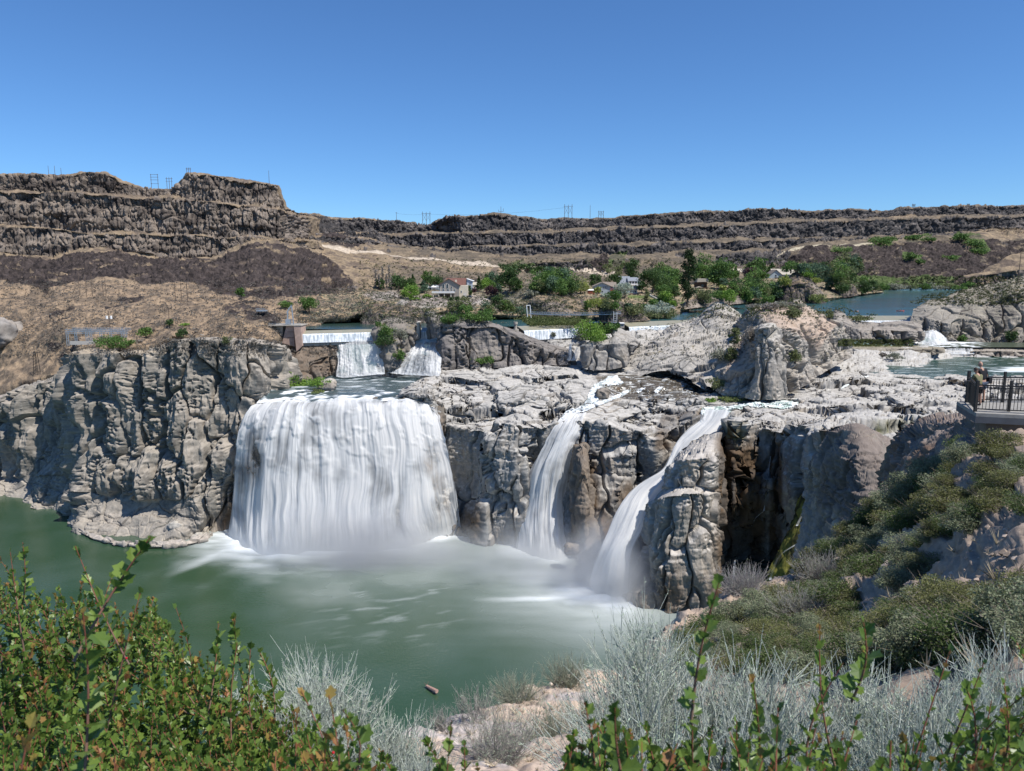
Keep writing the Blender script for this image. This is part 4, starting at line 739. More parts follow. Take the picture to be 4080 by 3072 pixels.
# great fall: rows bottom->top
waterfall('waterfall',[
 [zz((908,2138),0),zz((1000,2200),0),zz((1100,2216),0),zz((1250,2206),0),zz((1417,2204),0),zz((1574,2190),0),zz((1732,2152),0),zz((1840,2124),0)],
 [(918,2000,316),(1000,2040,300),(1110,2050,292),(1250,2050,293),(1417,2050,293),(1570,2040,296),(1715,2020,302),(1822,2000,312)],
 [(928,1850,314),(1005,1850,303),(1120,1850,298),(1250,1850,299),(1417,1850,299),(1565,1850,300),(1695,1850,304),(1795,1850,311)],
 [(942,1740,314),(1010,1720,307),(1130,1710,303),(1250,1710,304),(1410,1705,304),(1555,1705,304),(1675,1710,307),(1768,1740,312)],
 [(960,1670,315),(1030,1650,311),(1140,1640,307),(1250,1640,308),(1405,1636,308),(1550,1634,308),(1665,1640,310),(1752,1680,314)],
 [(985,1632,317),(1060,1612,315),(1150,1608,313),(1260,1607,313),(1400,1604,313),(1550,1601,313),(1660,1606,314),(1742,1650,318)],
 [(1020,1606,324),(1090,1596,321),(1170,1593,320),(1270,1592,320),(1400,1590,320),(1550,1588,320),(1650,1588,320),(1730,1625,322)]],
 620,[40,45,40,22,12,10],'broad silky white curtain of the main waterfall, widest of all',301,.95,.015,1.1,.16,(2.6,46),gap=.5)
# second fall: upper chute and fan
waterfall('waterfall',[
 [zz((2052,2190),0),zz((2106,2212),0),zz((2160,2228),0),zz((2228,2240),0),zz((2276,2224),0)],
 [(2074,2020,302),(2120,2020,297),(2165,2020,295),(2215,2020,296),(2262,2020,304)],
 [(2110,1880,304),(2145,1880,299),(2180,1875,297),(2225,1875,298),(2270,1880,304)],
 [(2162,1780,306),(2190,1775,302),(2220,1770,300),(2255,1765,300),(2288,1770,305)],
 [(2200,1710,309),(2225,1708,305),(2252,1706,304),(2285,1712,303),(2312,1730,305)],
 [(2232,1668,312),(2255,1665,311),(2275,1662,310),(2300,1670,308),(2322,1680,308)],
 [(2262,1646,317),(2280,1644,316),(2298,1642,316),(2318,1642,316),(2338,1646,317)]],
 200,[44,38,28,18,12,8],'fanned white waterfall left of the brown buttress, second widest',311,.93,.07,.9,.2,(2.,34),gap=.5)
# third fall: slanting jet
waterfall('waterfall',[
 [zz((2338,2338),0),zz((2385,2372),0),zz((2440,2388),0),zz((2505,2380),0)],
 [(2377,2215,256),(2425,2212,252),(2472,2210,251),(2520,2205,253)],
 [(2413,2128,260),(2465,2122,257),(2520,2112,256),(2574,2100,258)],
 [(2456,2035,265),(2505,2035,262),(2555,2032,261),(2604,2027,262)],
 [(2500,1970,271),(2540,1972,268),(2588,1972,267),(2634,1970,267)],
 [(2557,1920,276),(2590,1922,273),(2632,1920,271),(2672,1915,271)],
 [(2636,1869,282),(2655,1873,279),(2672,1878,277),(2692,1880,277)],
 [(2665,1819,287),(2682,1826,285),(2700,1834,283),(2716,1840,282)],
 [(2694,1761,292),(2710,1772,290),(2728,1785,288),(2745,1800,286)],
 [(2737,1711,298),(2765,1722,295),(2795,1738,293),(2820,1755,291)],
 [(2795,1668,303),(2820,1674,301),(2850,1684,299),(2880,1700,296)],
 [(2812,1630,308),(2845,1629,307),(2880,1630,306),(2915,1634,304)]],
 190,[26,20,16,14,14,12,12,12,12,12,8],'slanting white jet of water falling into misty spray',321,1.05,.10,.6,.1,(2.2,30),gap=.3)
waterfall('waterfall',[[(2785,1712,300),(2795,1712,299),(2806,1710,300)],[(2790,1650,303),(2800,1648,302),(2812,1648,303)],[(2794,1632,306),(2802,1632,305),(2815,1634,306)]],24,[20,8],'short thin white trickle left of the slanting jet',323,.6,.15,.3,.1,(.8,10))
# upper falls
waterfall('waterfall',[[(1338,1500,379),(1370,1505,377),(1420,1500,376),(1480,1494,376),(1535,1490,378)],[(1345,1430,386),(1375,1440,384),(1420,1430,383),(1480,1430,383),(1530,1430,384)],[(1328,1372,391),(1370,1368,390),(1420,1366,389),(1480,1364,389),(1520,1372,390)],[(1325,1356,395),(1370,1354,394),(1420,1352,394),(1480,1350,394),(1515,1354,395)]],
 200,[40,40,8],'foaming white upper waterfall left of the overgrown rock island',331,.72,.03,.8,.15,(1.2,12),rough=.35,gap=.6)
waterfall('waterfall',[[(1540,1484,382),(1600,1492,376),(1680,1496,372),(1755,1500,368)],[(1580,1450,386),(1625,1440,382),(1690,1430,379),(1760,1430,377)],[(1625,1400,391),(1655,1392,389),(1700,1385,388),(1762,1384,387)],[(1655,1366,397),(1680,1362,396),(1710,1360,396),(1760,1360,396)]],
 150,[34,34,22],'bulging foamy upper waterfall between the rock island and the pinnacle',335,.92,.04,.8,.1,(1.2,10),rough=.45,gap=.5)
waterfall('cascade',[[(2258,1434,388),(2268,1436,387),(2280,1436,388)],[(2266,1395,390),(2272,1392,389),(2280,1392,390)],[(2270,1370,393),(2276,1370,392),(2282,1370,393)]],20,[20,10],'left strand of the small double cascade beside the dark rocks',338,.55,.2,.3,.1,(.7,10))
waterfall('cascade',[[(2275,1436,386),(2288,1436,385),(2298,1434,386)],[(2285,1410,388),(2295,1408,387),(2304,1408,388)],[(2296,1384,392),(2302,1384,391),(2308,1384,392)]],20,[20,10],'right strand of the small double cascade beside the dark rocks',339,.75,.2,.3,.1,(.7,10))
waterfall('cascade',[[(3650,1372,470),(3700,1376,466),(3740,1376,465),(3784,1372,466)],[(3668,1345,474),(3700,1345,472),(3735,1345,471),(3770,1345,472)],[(3680,1318,480),(3700,1316,479),(3720,1316,479),(3740,1320,480)]],90,[24,22],'foaming white cascade pouring out beside the right headland',341,.95,.08,.6,.1,(1.3,8),rough=.4)
waterfall('cascade',[[(3766,1411,457),(3800,1411,456),(3850,1411,456),(3884,1411,457)],[(3772,1388,460),(3800,1387,459),(3845,1387,459),(3874,1388,460)]],110,[16],'low wide cascade spilling into the green pool',343,.75,.03,.3,.2,(1.,8),gap=.7)
# small streams in the chasm
for i,(pts,w_,lab) in enumerate(([[(2918,2330,246),(2935,2220,250),(3000,2080,256),(3045,2035,258)],9,'thin dark streak of water low in the shadowed chasm'],[[(3042,2035,256),(3065,1850,262),(3075,1760,264),(3110,1716,266)],9,'thin white trickle down the shadowed chasm wall'],[[(3068,2310,220),(3100,2225,222),(3150,2182,223),(3212,2152,224)],12,'bright trickle curving over moss at the bottom of the chasm'],[[(3175,2095,230),(3200,2040,233),(3225,1990,237),(3250,1952,239)],10,'short bright trickle beside yellow moss in the chasm'],[[(2300,2240,276),(2310,2210,277),(2335,2180,278),(2345,2150,279)],8,'small white jet at the foot of the brown buttress'])):
    A=lay([[(x-w_*.55,y),(x,y),(x+w_*.55,y)] for x,y,dd in pts],.25)
    A=[[(q[0],q[1],min(q[2],r_[1][2]+1.5)) for q in r_] for r_ in A]
    if i in (2,3): A=[[(q[0],q[1],pt[2]) for q in r_] for r_,pt in zip(A,[(a_,b_,c_-1) for a_,b_,c_ in pts])]
    waterfall('cascade',A,24,[20]*(len(A)-1),lab,350+i,.38,.35,.15,.05,(.5,10))
# spillways: concrete crest + curtain
M_conc=plain('concrete',(.36,.33,.28),.85,0,.2,.6,.4); M_pinkc=plain('pink_concrete',(.40,.29,.235),.85,0,.22,.5,.4)
def spill(p0,p1,z0,drop,label,seed,apron=5.,ad=1.3):
    a=VZ(p0[0],p0[1],84.) ; b=VZ(p1[0],p1[1],84.); n=80; t=np.linspace(0,1,n)[:,None]
    A=np.array(a)[None]*(1-t)+np.array(b)[None]*t; dirn=np.array(b-a); nrm=np.array([dirn[1],-dirn[0],0]); nrm/=np.linalg.norm(nrm)
    R=[A+nrm*(apron+1.2)+[0,0,-ad-drop],A+nrm*(apron+.8)+[0,0,-ad-.4],A+nrm*apron+[0,0,-ad],A+[0,0,.05]]
    G=stackrows(R[::1],[20,4,14]); nv=G.shape[0]; x=np.linspace(0,1,n)[None,:]*np.ones((nv,1))*np.linalg.norm(dirn); v=np.arange(nv)[:,None]*np.ones((1,n))
    s=fbm(np.stack([x,v*0,v],-1),(.7,1,26),3,seed)
    root=empty('spillway',tuple((A[0]+A[-1])/2-np.array([0,0,drop+2])))
    tag(root,label,'dam')
    W=np.where(v<24,1,0.)
    col=mix(mix((.30,.27,.20),(.25,.25,.18),np.clip(.5+s,0,1)),mix((.42,.48,.52),(.86,.89,.92),np.clip(.55+s*2.2,0,1)),W)
    G2=G-np.array(root.location)
    mesh_np('crest',stackrows([ (A+nrm*(apron+.6)+[0,0,-drop-3]),(A+nrm*(apron+.4)+[0,0,-ad-.6]),(A+[0,0,-.6]),(A+[0,0,-6])],[1,1,1])-np.array(root.location)-nrm*.4,gridfaces(4,n),M_conc,parent=root)
    mesh_np('water_curtain',G2,gridfaces(nv,n),M_riv,col,W*.9,parent=root)
spill((1200,1318),(1490,1311),84,4.6,'low spillway with a thin white water curtain left of the rock island',401)
spill((1672,1306),(1760,1308),84,5.6,'short spillway section with a white water curtain next to the pinnacle',403)
spill((2060,1300),(2330,1288),84,5.5,'long spillway with beige apron left of the green willow bush',405,7,2.0)
spill((2475,1284),(2760,1274),84,2.6,'spillway section with a thin white edge behind the pale ridge',407,8,2.3)
spill((3330,1258),(3640,1258),84,1.6,'distant spillway with a beige apron in front of the blue lake',409,9,2.8)
# foam shelf between left spillway and upper fall
G=pxsheet([[(1215,1374,391),(1330,1366,392),(1520,1356,393),(1530,1356,393)],[(1215,1360,396),(1330,1352,396),(1530,1346,397)]],1215,1530,120,[8]); s=fbm(G,(3,1,2),3,250)
o=mesh_np('rapids',G,gridfaces(*G.shape[:2]),M_riv,mix((.5,.58,.6),(.93,.95,.96),np.clip(.8+s,0,1)),np.ones(G.shape[:2])); tag(o,kind='structure')
G=pxsheet([[(1655,1366,395),(1765,1362,395)],[(1655,1352,399),(1765,1348,400)]],1655,1765,60,[8]); s=fbm(G,(3,1,2),3,251)
o=mesh_np('rapids',G,gridfaces(*G.shape[:2]),M_riv,mix((.4,.5,.52),(.93,.95,.96),np.clip(.7+s,0,1)),np.ones(G.shape[:2])); tag(o,kind='structure')

# ---- spray rising from the plunge pools
def mist(name,c,r,dens,seed):
    m,t,N,L=nt(name); out=N.new('ShaderNodeOutputMaterial'); v=N.new('ShaderNodeVolumePrincipled'); v.inputs['Color'].default_value=(.93,.95,.98,1); v.inputs['Anisotropy'].default_value=.2
    tc=N.new('ShaderNodeTexCoord'); ln=N.new('ShaderNodeVectorMath'); ln.operation='LENGTH'; L.new(tc.outputs['Object'],ln.inputs[0])
    f=N.new('ShaderNodeMapRange'); f.inputs[1].default_value=1.; f.inputs[2].default_value=.0; f.interpolation_type='SMOOTHSTEP'; L.new(ln.outputs['Value'],f.inputs[0])
    n=N.new('ShaderNodeTexNoise'); n.inputs['Scale'].default_value=2.2; n.inputs['Detail'].default_value=2; L.new(tc.outputs['Object'],n.inputs['Vector'])
    n2=N.new('ShaderNodeMapRange'); n2.inputs[1].default_value=.35; n2.inputs[2].default_value=.7; n2.inputs[3].default_value=.15; n2.inputs[4].default_value=1.4; L.new(n.outputs[0],n2.inputs[0])
    a=N.new('ShaderNodeMath'); a.operation='MULTIPLY'; L.new(f.outputs[0],a.inputs[0]); L.new(n2.outputs[0],a.inputs[1])
    b=N.new('ShaderNodeMath'); b.operation='MULTIPLY'; b.inputs[1].default_value=dens; L.new(a.outputs[0],b.inputs[0]); L.new(b.outputs[0],v.inputs['Density']); L.new(v.outputs[0],out.inputs['Volume'])
    bm=bmesh.new(); bmesh.ops.create_icosphere(bm,subdivisions=3,radius=1.)
    for q in bm.verts: q.co.z=max(q.co.z,-.02)
    me=bpy.data.meshes.new(name); bm.to_mesh(me); bm.free(); me.materials.append(m); o=bpy.data.objects.new(name,me); C.objects.link(o); o.location=c; o.scale=r; tag(o,kind='stuff'); return o
mist('mist',(VZ(1400,2195,.3)+Vector((0,-6,0))),(62,28,28),.18,1)
mist('mist',(VZ(2090,2260,.3)+Vector((0,-4,0))),(46,30,22),.075,2)
mist('mist',(VZ(2430,2350,.3)+Vector((0,0,0))),(24,24,32),.26,3)
# ===== plants
build_zb()
M_leaf=leaf_mat('foliage',.35,.55,.25); M_hleaf=leaf_mat('shrub_leaf',.4,.38,.45); M_bark=plain('bark',(.13,.10,.075),.9,0,.3,3,.5); M_twig=leaf_mat('twig',.05,.7,.2); M_pale=leaf_mat('pale_stem',.15,.7,.2)
def rotframes(n,rng,up=None):
    d=rng.normal(size=(n,3)); 
    if up is not None: d=d*.9+up
    d/=np.linalg.norm(d,axis=1,keepdims=True); a=rng.normal(size=(n,3)); a-=d*(a*d).sum(1,keepdims=True); a/=np.linalg.norm(a,axis=1,keepdims=True)
    return a,np.cross(d,a),d
def leafquads(P,size,rng,asp=.6):
    n=len(P); a,b,d=rotframes(n,rng); s=(size*(.6+.8*rng.random(n)))[:,None] if np.ndim(size)==0 else (size*(.6+.8*rng.random(n)))[:,None]
    v=np.stack([P-a*s,P-b*s*asp+d*s*.15,P+a*s,P+b*s*asp+d*s*.15],1); return v.reshape(-1,3),np.arange(n*4).reshape(n,4)
def crown_pts(kind,n,w,h,rng):
    """points inside a crown w wide, h tall, base at z=0; returns P, shade-free random key per clump"""
    if kind=='poplar': k=26
    elif kind=='cone': k=30
    else: k=26
    cs=[]; 
    for i in range(k):
        t=(i+.5)/k if kind in('poplar','cone') else rng.random()
        if kind=='poplar': r=.5*w*(math.sin(math.pi*min(1,(t*.93+.1)))**.5)*.55; z=t*h*.93+.05*h; cr=.26*w
        elif kind=='cone': r=.5*w*(1-t)*.8; z=t*h*.9+.06*h; cr=.2*w*(1.15-t)
        elif kind=='low': r=.4*w*math.sqrt(rng.random()); z=.12*h+.62*h*rng.random()*(1-(r/(.5*w))**2*.6); cr=.19*w
        else: 
            th=rng.random(); z=h*(.18+.64*th); r=.5*w*.8*math.sqrt(max(.05,1-((th-.42)/.62)**2))*math.sqrt(rng.random()*.9+.1); cr=.2*w*(.7+.6*rng.random())
        a=rng.random()*6.283; cs.append((r*math.cos(a),r*math.sin(a),z,cr,rng.random()))
    cs=np.array(cs); i=rng.integers(0,k,n); q=rng.normal(size=(n,3)); q/=np.linalg.norm(q,axis=1,keepdims=True); q*=(rng.random(n)**.4)[:,None]
    sq=.75 if kind!='low' else min(1.,h/w*1.2)
    P=cs[i,:3]+q*cs[i,3:4]*[1,1,sq]; P[:,2]=np.maximum(P[:,2],.01*h); return P,cs[i,4]
PAL={'dark':((.022,.045,.016),(.05,.085,.025)),'green':((.035,.075,.018),(.085,.14,.035)),'bright':((.06,.12,.02),(.14,.22,.04)),'yellow':((.10,.13,.025),(.20,.22,.06)),'silver':((.14,.17,.13),(.27,.31,.26)),
 'maroon':((.03,.018,.022),(.07,.035,.04)),'olive':((.06,.075,.03),(.12,.135,.06)),'sage':((.11,.115,.085),(.20,.205,.16)),'brush':((.13,.115,.095),(.22,.20,.175)),'blue':((.035,.065,.04),(.07,.11,.065)),'reed':((.07,.10,.03),(.15,.17,.06))}
def plant(name,x,yb,yt,w,kind,pal,label,cat,group=None,trunk=None,dens=1.,D=None,seed=None):
    rng=np.random.default_rng(int(x*7+yb) if seed is None else seed)
    D=float(surf(x,yb)) if D is None else D
    if D>3000: D=900.
    base=PD(x,yb,D); top=PD(x,yt,D); h=float(top[2]-base[2])*1.1; W=w/F*D*1.12
    n=int(np.clip((yb-yt)*w/3.6*dens,200,5200)); ls=max(D/F*3.3,.05)
    root=empty(name,tuple(base)); tag(root,label,cat,group)
    th=(.12 if kind in('poplar','cone') else .1)*h if trunk is None else trunk
    if kind=='low': th=0
    P,key=crown_pts(kind,n,W,h-th,rng); P[:,2]+=th
    v,f=leafquads(P,ls,rng); a,b=PAL[pal]; q_=.9 if yt==1016 else 1.7; a=np.array(a)*q_; b=np.array(b)*q_; t=np.clip(key*.7+rng.random(n)*.5-.1,0,1); col=np.repeat(mix(a,b,t),4,0)
    mesh_np('crown' if kind!='low' else 'foliage',v,f,M_leaf,col,parent=root,smooth=False)
    # trunk and limbs
    V_,F_=[],[]
    def limb(p,q,r0,r1):
        p=np.array(p,float);q=np.array(q,float); d=q-p; d/=np.linalg.norm(d)+1e-9; u=np.cross(d,[.3,.9,.1]); u/=np.linalg.norm(u); w2=np.cross(d,u); o=sum(len(z) for z in V_)
        ang=np.arange(5)/5*6.283; c=np.cos(ang)[:,None]*u+np.sin(ang)[:,None]*w2
        V_.append(np.concatenate([p+c*r0,q+c*r1])); F_.extend([[o+i,o+(i+1)%5,o+5+(i+1)%5,o+5+i] for i in range(5)])
    r=W*(.035 if kind!='poplar' else .06); top_=h*(.85 if kind in('poplar','cone') else .6)
    if kind=='low':
        for i in range(7): a_=i*.9; limb((0,0,-.1*h),(W*.3*math.cos(a_),W*.3*math.sin(a_),h*.7),W*.012,W*.005)
    else:
        limb((0,0,-.4),(W*.02,0,th+.15*h),r,r*.8); limb((W*.02,0,th+.14*h),(0,0,top_),r*.8,r*.25)
        for i in range(7):
            a_=i*2.4; z0=th+(top_-th)*(i/8); limb((0,0,z0),(W*.36*math.cos(a_),W*.36*math.sin(a_),z0+h*.16),r*.4,r*.12)
    mesh_np('trunk' if kind!='low' else 'stem',np.concatenate(V_),F_,M_bark,parent=root)
    return root
TREES=[ # x, base, top, width, kind, palette, label
(1631,1196,1141,74,'round','bright','big bright green round tree left of the large gabled house'),
(1645,1160,1098,36,'cone','dark','dark pointed tree behind the bright round tree'),
(1587,1160,1103,72,'round','dark','dark green tree left of the pointed tree at the talus foot'),
(1703,1140,1078,44,'round','green','tall green tree at the slope foot behind the large gabled house'),
(1688,1166,1120,52,'cone','blue','bluish spruce just left of the small white shed roof'),
(1730,1145,1103,84,'round','dark','wide dark tree between the spruce and the gabled house roof'),
(1870,1182,1141,22,'poplar','dark','slim dark columnar tree right of the garage drive'),
(1888,1174,1146,24,'round','maroon','small maroon tree right of the slim columnar tree'),
(1908,1168,1106,32,'cone','dark','dark spruce right of the pale blue house'),
(1938,1165,1108,54,'round','bright','light green tree behind the maroon plum tree by the drive'),
(1955,1182,1138,54,'round','maroon','maroon plum tree at the bend of the drive'),
(1968,1158,1080,52,'round','blue','tall blue green tree behind the plum tree'),
(2030,1158,1070,104,'round','dark','broad dark green tree left of the craggy knoll'),
(2172,1152,1098,64,'round','green','green tree on the crest of the craggy knoll, left one'),
(2218,1158,1103,70,'round','green','green tree right of the knoll crest'),
(2255,1165,1112,50,'round','dark','dark tree left of the yellow green willow'),
(2312,1168,1112,78,'round','yellow','yellow green willow left of the blue gabled house'),
(2368,1150,1092,56,'round','dark','dark tree behind the blue gabled house'),
(2446,1145,1096,66,'round','dark','dark tree between the blue house and the grey roofed house'),
(2520,1130,1042,58,'poplar','dark','tall dark cottonwood behind the grey roofed house'),
(2600,1165,1072,104,'round','dark','widest dark tree mass left of the great poplar'),
(2640,1160,1092,72,'round','green','green tree in front of the wide dark tree'),
(2690,1150,1072,62,'round','green','green tree touching the left side of the great poplar'),
(2739,1220,1016,66,'poplar','dark','tallest dark Lombardy poplar standing on the shore lawn'),
(2793,1132,1052,92,'round','green','broad green tree right of the great poplar'),
(2784,1110,1038,40,'cone','blue','pointed tree rising behind the broad green tree'),
(2869,1152,1032,86,'round','green','tall green tree behind the timber house'),
(2910,1130,1046,60,'round','green','green tree right of the timber house tree'),
(2930,1118,1066,36,'cone','dark','small dark spruce left of the pale low roof'),
(2641,1192,1135,64,'round','green','green garden tree below the wide dark tree'),
(2686,1192,1139,50,'round','dark','dark garden tree left of the poplar foot'),
(2654,1222,1163,64,'round','bright','bright green tree at the left of the shore lawn'),
(2680,1224,1188,40,'low','bright','bright shrub at the lawn edge left of the poplar foot'),
(2489,1186,1130,70,'round','silver','silver grey olive tree in front of the low wing of the grey house'),
(2450,1204,1158,58,'round','green','rounded green tree below the blue gabled house deck'),
(2383,1226,1173,80,'low','yellow','yellow green bushy willow below the blue gabled house'),
(2413,1190,1163,44,'low','silver','small silver shrub right of the blue house front'),
(2381,1174,1143,34,'round','yellow','small yellow green tree before the blue house windows'),
(2556,1168,1120,38,'round','dark','dark round tree right of the white lakeside house'),
(2576,1212,1158,22,'poplar','olive','slim juniper right of the red deck'),
(2616,1254,1198,96,'low','silver','wide silver green shrub left of the shore stairs'),
(2526,1254,1204,84,'low','olive','olive shrub on the bank behind the right bridge landing'),
(2600,1270,1236,66,'low','olive','olive reeds clump at the water behind the spillway'),
(2652,1270,1222,76,'low','olive','rounded olive willow at the tip of the bank'),
(2905,1216,1154,62,'round','bright','bright green maple on the shore below the timber house'),
(2877,1186,1132,32,'round','yellow','slim yellow green tree beside the timber house rocks'),
(2962,1218,1146,64,'round','green','dull green tree right of the bright maple'),
(2800,1206,1140,76,'low','olive','olive shrub on the rocks right of the great poplar'),
(2990,1124,1069,66,'round','maroon','large maroon tree left of the gabled shore house'),
(3041,1126,1080,46,'round','green','green round tree between the maroon tree and the gabled shore house'),
(3074,1095,1048,42,'cone','dark','dark spruce behind the gabled shore house'),
(3010,1085,1047,84,'round','green','green tree behind the maroon tree'),
(3150,1088,1046,74,'round','green','green tree behind the right end of the shore house roof'),
(3200,1096,1053,66,'round','blue','bluish tree right of the shore house'),
(3262,1122,1048,94,'round','blue','big bluish green cottonwood right of the basalt crag'),
(3316,1126,1064,80,'round','blue','bluish cottonwood right of the biggest one'),
(3218,1106,1076,54,'round','bright','small bright green tree above the crag slope'),
(3245,1126,1102,52,'low','yellow','lime green shrub on the slope right of the crag'),
(3356,1168,1118,54,'low','dark','dark shrub on the small crag at the narrows'),
(3048,1175,1112,112,'low','green','wide green thicket below the gabled shore house'),
(3060,1208,1166,50,'low','green','green bush at the water left of the basalt crag'),
(2985,1212,1150,90,'low','olive','grey green thicket on the bank left of the brown deck'),
(3124,1140,1088,44,'low','yellow','yellow green shrub on top of the basalt crag'),
(3435,1168,1112,64,'low','dark','dark bush on the bank beyond the narrows'),
(3255,1206,1165,70,'low','reed','reedy green clump right of the basalt crag'),
(1137,1226,1196,58,'low','green','green shrub left of the dam service buildings'),
(1231,1248,1184,76,'round','green','lone green tree on the slope behind the crane'),
(444,1386,1329,110,'low','green','large green shrub beside the substation'),
(525,1372,1351,34,'low','green','small green shrub right of the large substation shrub'),
(580,1346,1306,54,'round','green','thin leafy tree right of the substation'),
(725,1342,1303,44,'low','dark','dark juniper on the cliff top above the cave mouth'),
(676,1300,1271,30,'round','dark','small dark juniper behind the cliff top, upper left of the larger one'),
(904,1372,1334,38,'low','olive','olive shrub growing from the notch at the cliff top'),
(961,1190,1147,38,'round','green','thin green tree at the edge of the dark talus'),
(735,1297,1288,50,'low','bright','flat green shrub between the two junipers'),
(1539,1342,1287,64,'low','green','green juniper on top of the rock island'),
(1536,1374,1330,82,'low','dark','dark green juniper hanging on the rock island face'),
(1594,1352,1300,60,'low','sage','grey sage shrub on the right of the rock island top'),
(1506,1300,1278,26,'low','green','tiny shrub on the left corner of the rock island'),
(1590,1436,1384,44,'low','green','green shrub low on the rock island near the second upper fall'),
(1155,1560,1466,66,'low','bright','tall bright green streamside shrub against the left cliff'),
(1217,1556,1500,118,'low','bright','wide bright green streamside thicket'),
(1278,1538,1502,86,'low','bright','green thicket tapering into the upper pool'),
(1266,1578,1550,66,'low','reed','grassy tuft beside the pale boulder in the river'),
(1924,1449,1411,80,'low','green','green bush at the foot of the pinnacle'),
(1790,1290,1234,70,'low','green','green willow rising behind the horn of the pinnacle'),
(1877,1274,1238,76,'low','green','green willow on the far bank, left of three'),
(1925,1276,1234,92,'low','green','widest green willow on the far bank'),
(1978,1276,1240,64,'low','green','green willow on the far bank, right of the widest'),
(2036,1278,1226,60,'low','dark','dark willow left of the footbridge landing'),
(2086,1280,1246,84,'low','olive','low olive willow under the left bridge tower'),
(2355,1354,1260,138,'low','bright','big bright green willow between the two long spillways'),
(2436,1328,1274,60,'low','green','green willow right of the big bright one'),
(2318,1354,1304,60,'low','sage','grey willow left of the big bright one'),
(2205,1342,1318,20,'low','sage','tiny grey shrub in front of the long spillway'),
(2924,1390,1304,46,'round','olive','upright juniper high on the left of the rock mound'),
(2912,1440,1370,52,'low','olive','olive juniper lower on the left of the rock mound'),
(2988,1358,1298,76,'low','brush','grey brush beside the upright juniper'),
(2868,1432,1384,70,'low','sage','sage brush left of the lower juniper'),
(2850,1548,1498,68,'low','olive','olive shrub at the mound foot above the shallow pool'),
(2912,1602,1572,100,'low','reed','yellowish grass clump at the foot of the mound'),
(2832,1602,1582,46,'low','bright','low bright green tuft beside the shallow pool'),
(3168,1444,1384,56,'low','olive','olive shrub in the hollow on the right of the mound'),
(3160,1264,1214,60,'low','olive','dark olive shrub at the top right of the mound'),
(3565,1428,1400,60,'low','sage','sage clump on the pale slab by the green pool'),
(3516,1424,1398,26,'low','brush','small brown tuft left of the sage clump on the slab'),
(3425,1278,1252,88,'low','olive','olive brush on top of the rounded rock columns'),
(3302,1266,1230,32,'low','olive','olive shrub beside the leaning end of the rock row'),
(3834,1370,1324,36,'low','green','green shrub at the foot of the headland rock'),
(4028,1362,1302,42,'low','dark','dark shrub at the water under the headland at the right'),
(2330,1262,1238,26,'low','olive','small shrub on the dark knoll right side'),
(2120,1180,1150,60,'low','sage','sagebrush on the knoll, upper one'),
(2020,1216,1188,70,'low','sage','sagebrush on the knoll, lower left one'),
(1700,1184,1171,40,'low','bright','low lime shrub in front of the house deck, right one'),
(1652,1196,1180,44,'low','bright','low lime shrub in front of the bright round tree'),
(1824,1202,1181,18,'round','dark','clipped dark bush below the drive, right of two'),
(1797,1200,1186,16,'round','dark','clipped dark bush below the drive, left of two'),
]
for t in TREES:
    x,yb,yt,w_,k,pal,lab=t
    plant('tree' if k!='low' else 'shrub',x,yb,yt,w_,k,pal,lab,'tree' if k!='low' else 'shrub')
ORD=['first','second','third','fourth','fifth','sixth','seventh','eighth','ninth','tenth','eleventh','twelfth','thirteenth','fourteenth','fifteenth','sixteenth','seventeenth','eighteenth','nineteenth','twentieth','twenty-first','twenty-second','twenty-third','twenty-fourth','twenty-fifth','twenty-sixth','twenty-seventh','twenty-eighth','twenty-ninth','thirtieth']
def rowof(name,cat,pts,kind,pal,desc,group):
    pts=sorted(pts)
    for i,(x,yb,yt,w_) in enumerate(pts): plant(name,x,yb,yt,w_,kind,pal if isinstance(pal,str) else pal[i%len(pal)],'%s, %s from the left of %s'%(desc,ORD[i],group),cat,group)
r_=random.Random(5)
rowof('shrub','shrub',[(3000+i*26+r_.randint(-6,6),1226-abs(i-3)*2+r_.randint(0,8),1197+abs(i-4)*3,56) for i in range(8)],'low',['brush','sage','brush'],'grey brown brush','the brush capping the mound')
rowof('shrub','shrub',[(3445+i*38+r_.randint(-9,9),1154+r_.randint(-3,2),1122+r_.randint(0,14),58) for i in range(11)],'low',['sage','olive','green','sage'],'grey green shrub','the far lake shore shrubs')
rowof('shrub','shrub',[(x,y,y-h,w_) for x,y,h,w_ in ((3500,975,30,80),(3540,962,22,60),(3640,955,22,70),(3700,960,18,50),(3830,960,30,70),(3880,985,34,70),(3900,1010,26,60),(3630,1030,28,60),(3665,1050,22,40),(3780,1032,18,60),(3350,1003,20,70),(3860,1145,25,50))],'low','green','green scrub patch','the scrub on the far talus')
rowof('bare_poplar','tree',[(1498,1152,1080,8),(1511,1154,1100,8),(1526,1154,1070,9),(1541,1155,1098,8),(1552,1155,1064,9),(1562,1156,1108,8)],'poplar','brush','thin bare poplar','the poplar row at the talus')
rowof('shrub','shrub',[(2010+i*30,1072-r_.randint(-3,5)+i*2,1045+r_.randint(-2,8)+i*2,48) for i in range(7)],'low','dark','dark green scrub','the scrub above the road')
rowof('shrub','shrub',[(2425+r_.randint(-5,70),1060+i*9,1040+i*9,36) for i in range(5)],'low','olive','olive scrub','the slope scrub behind the grey house')
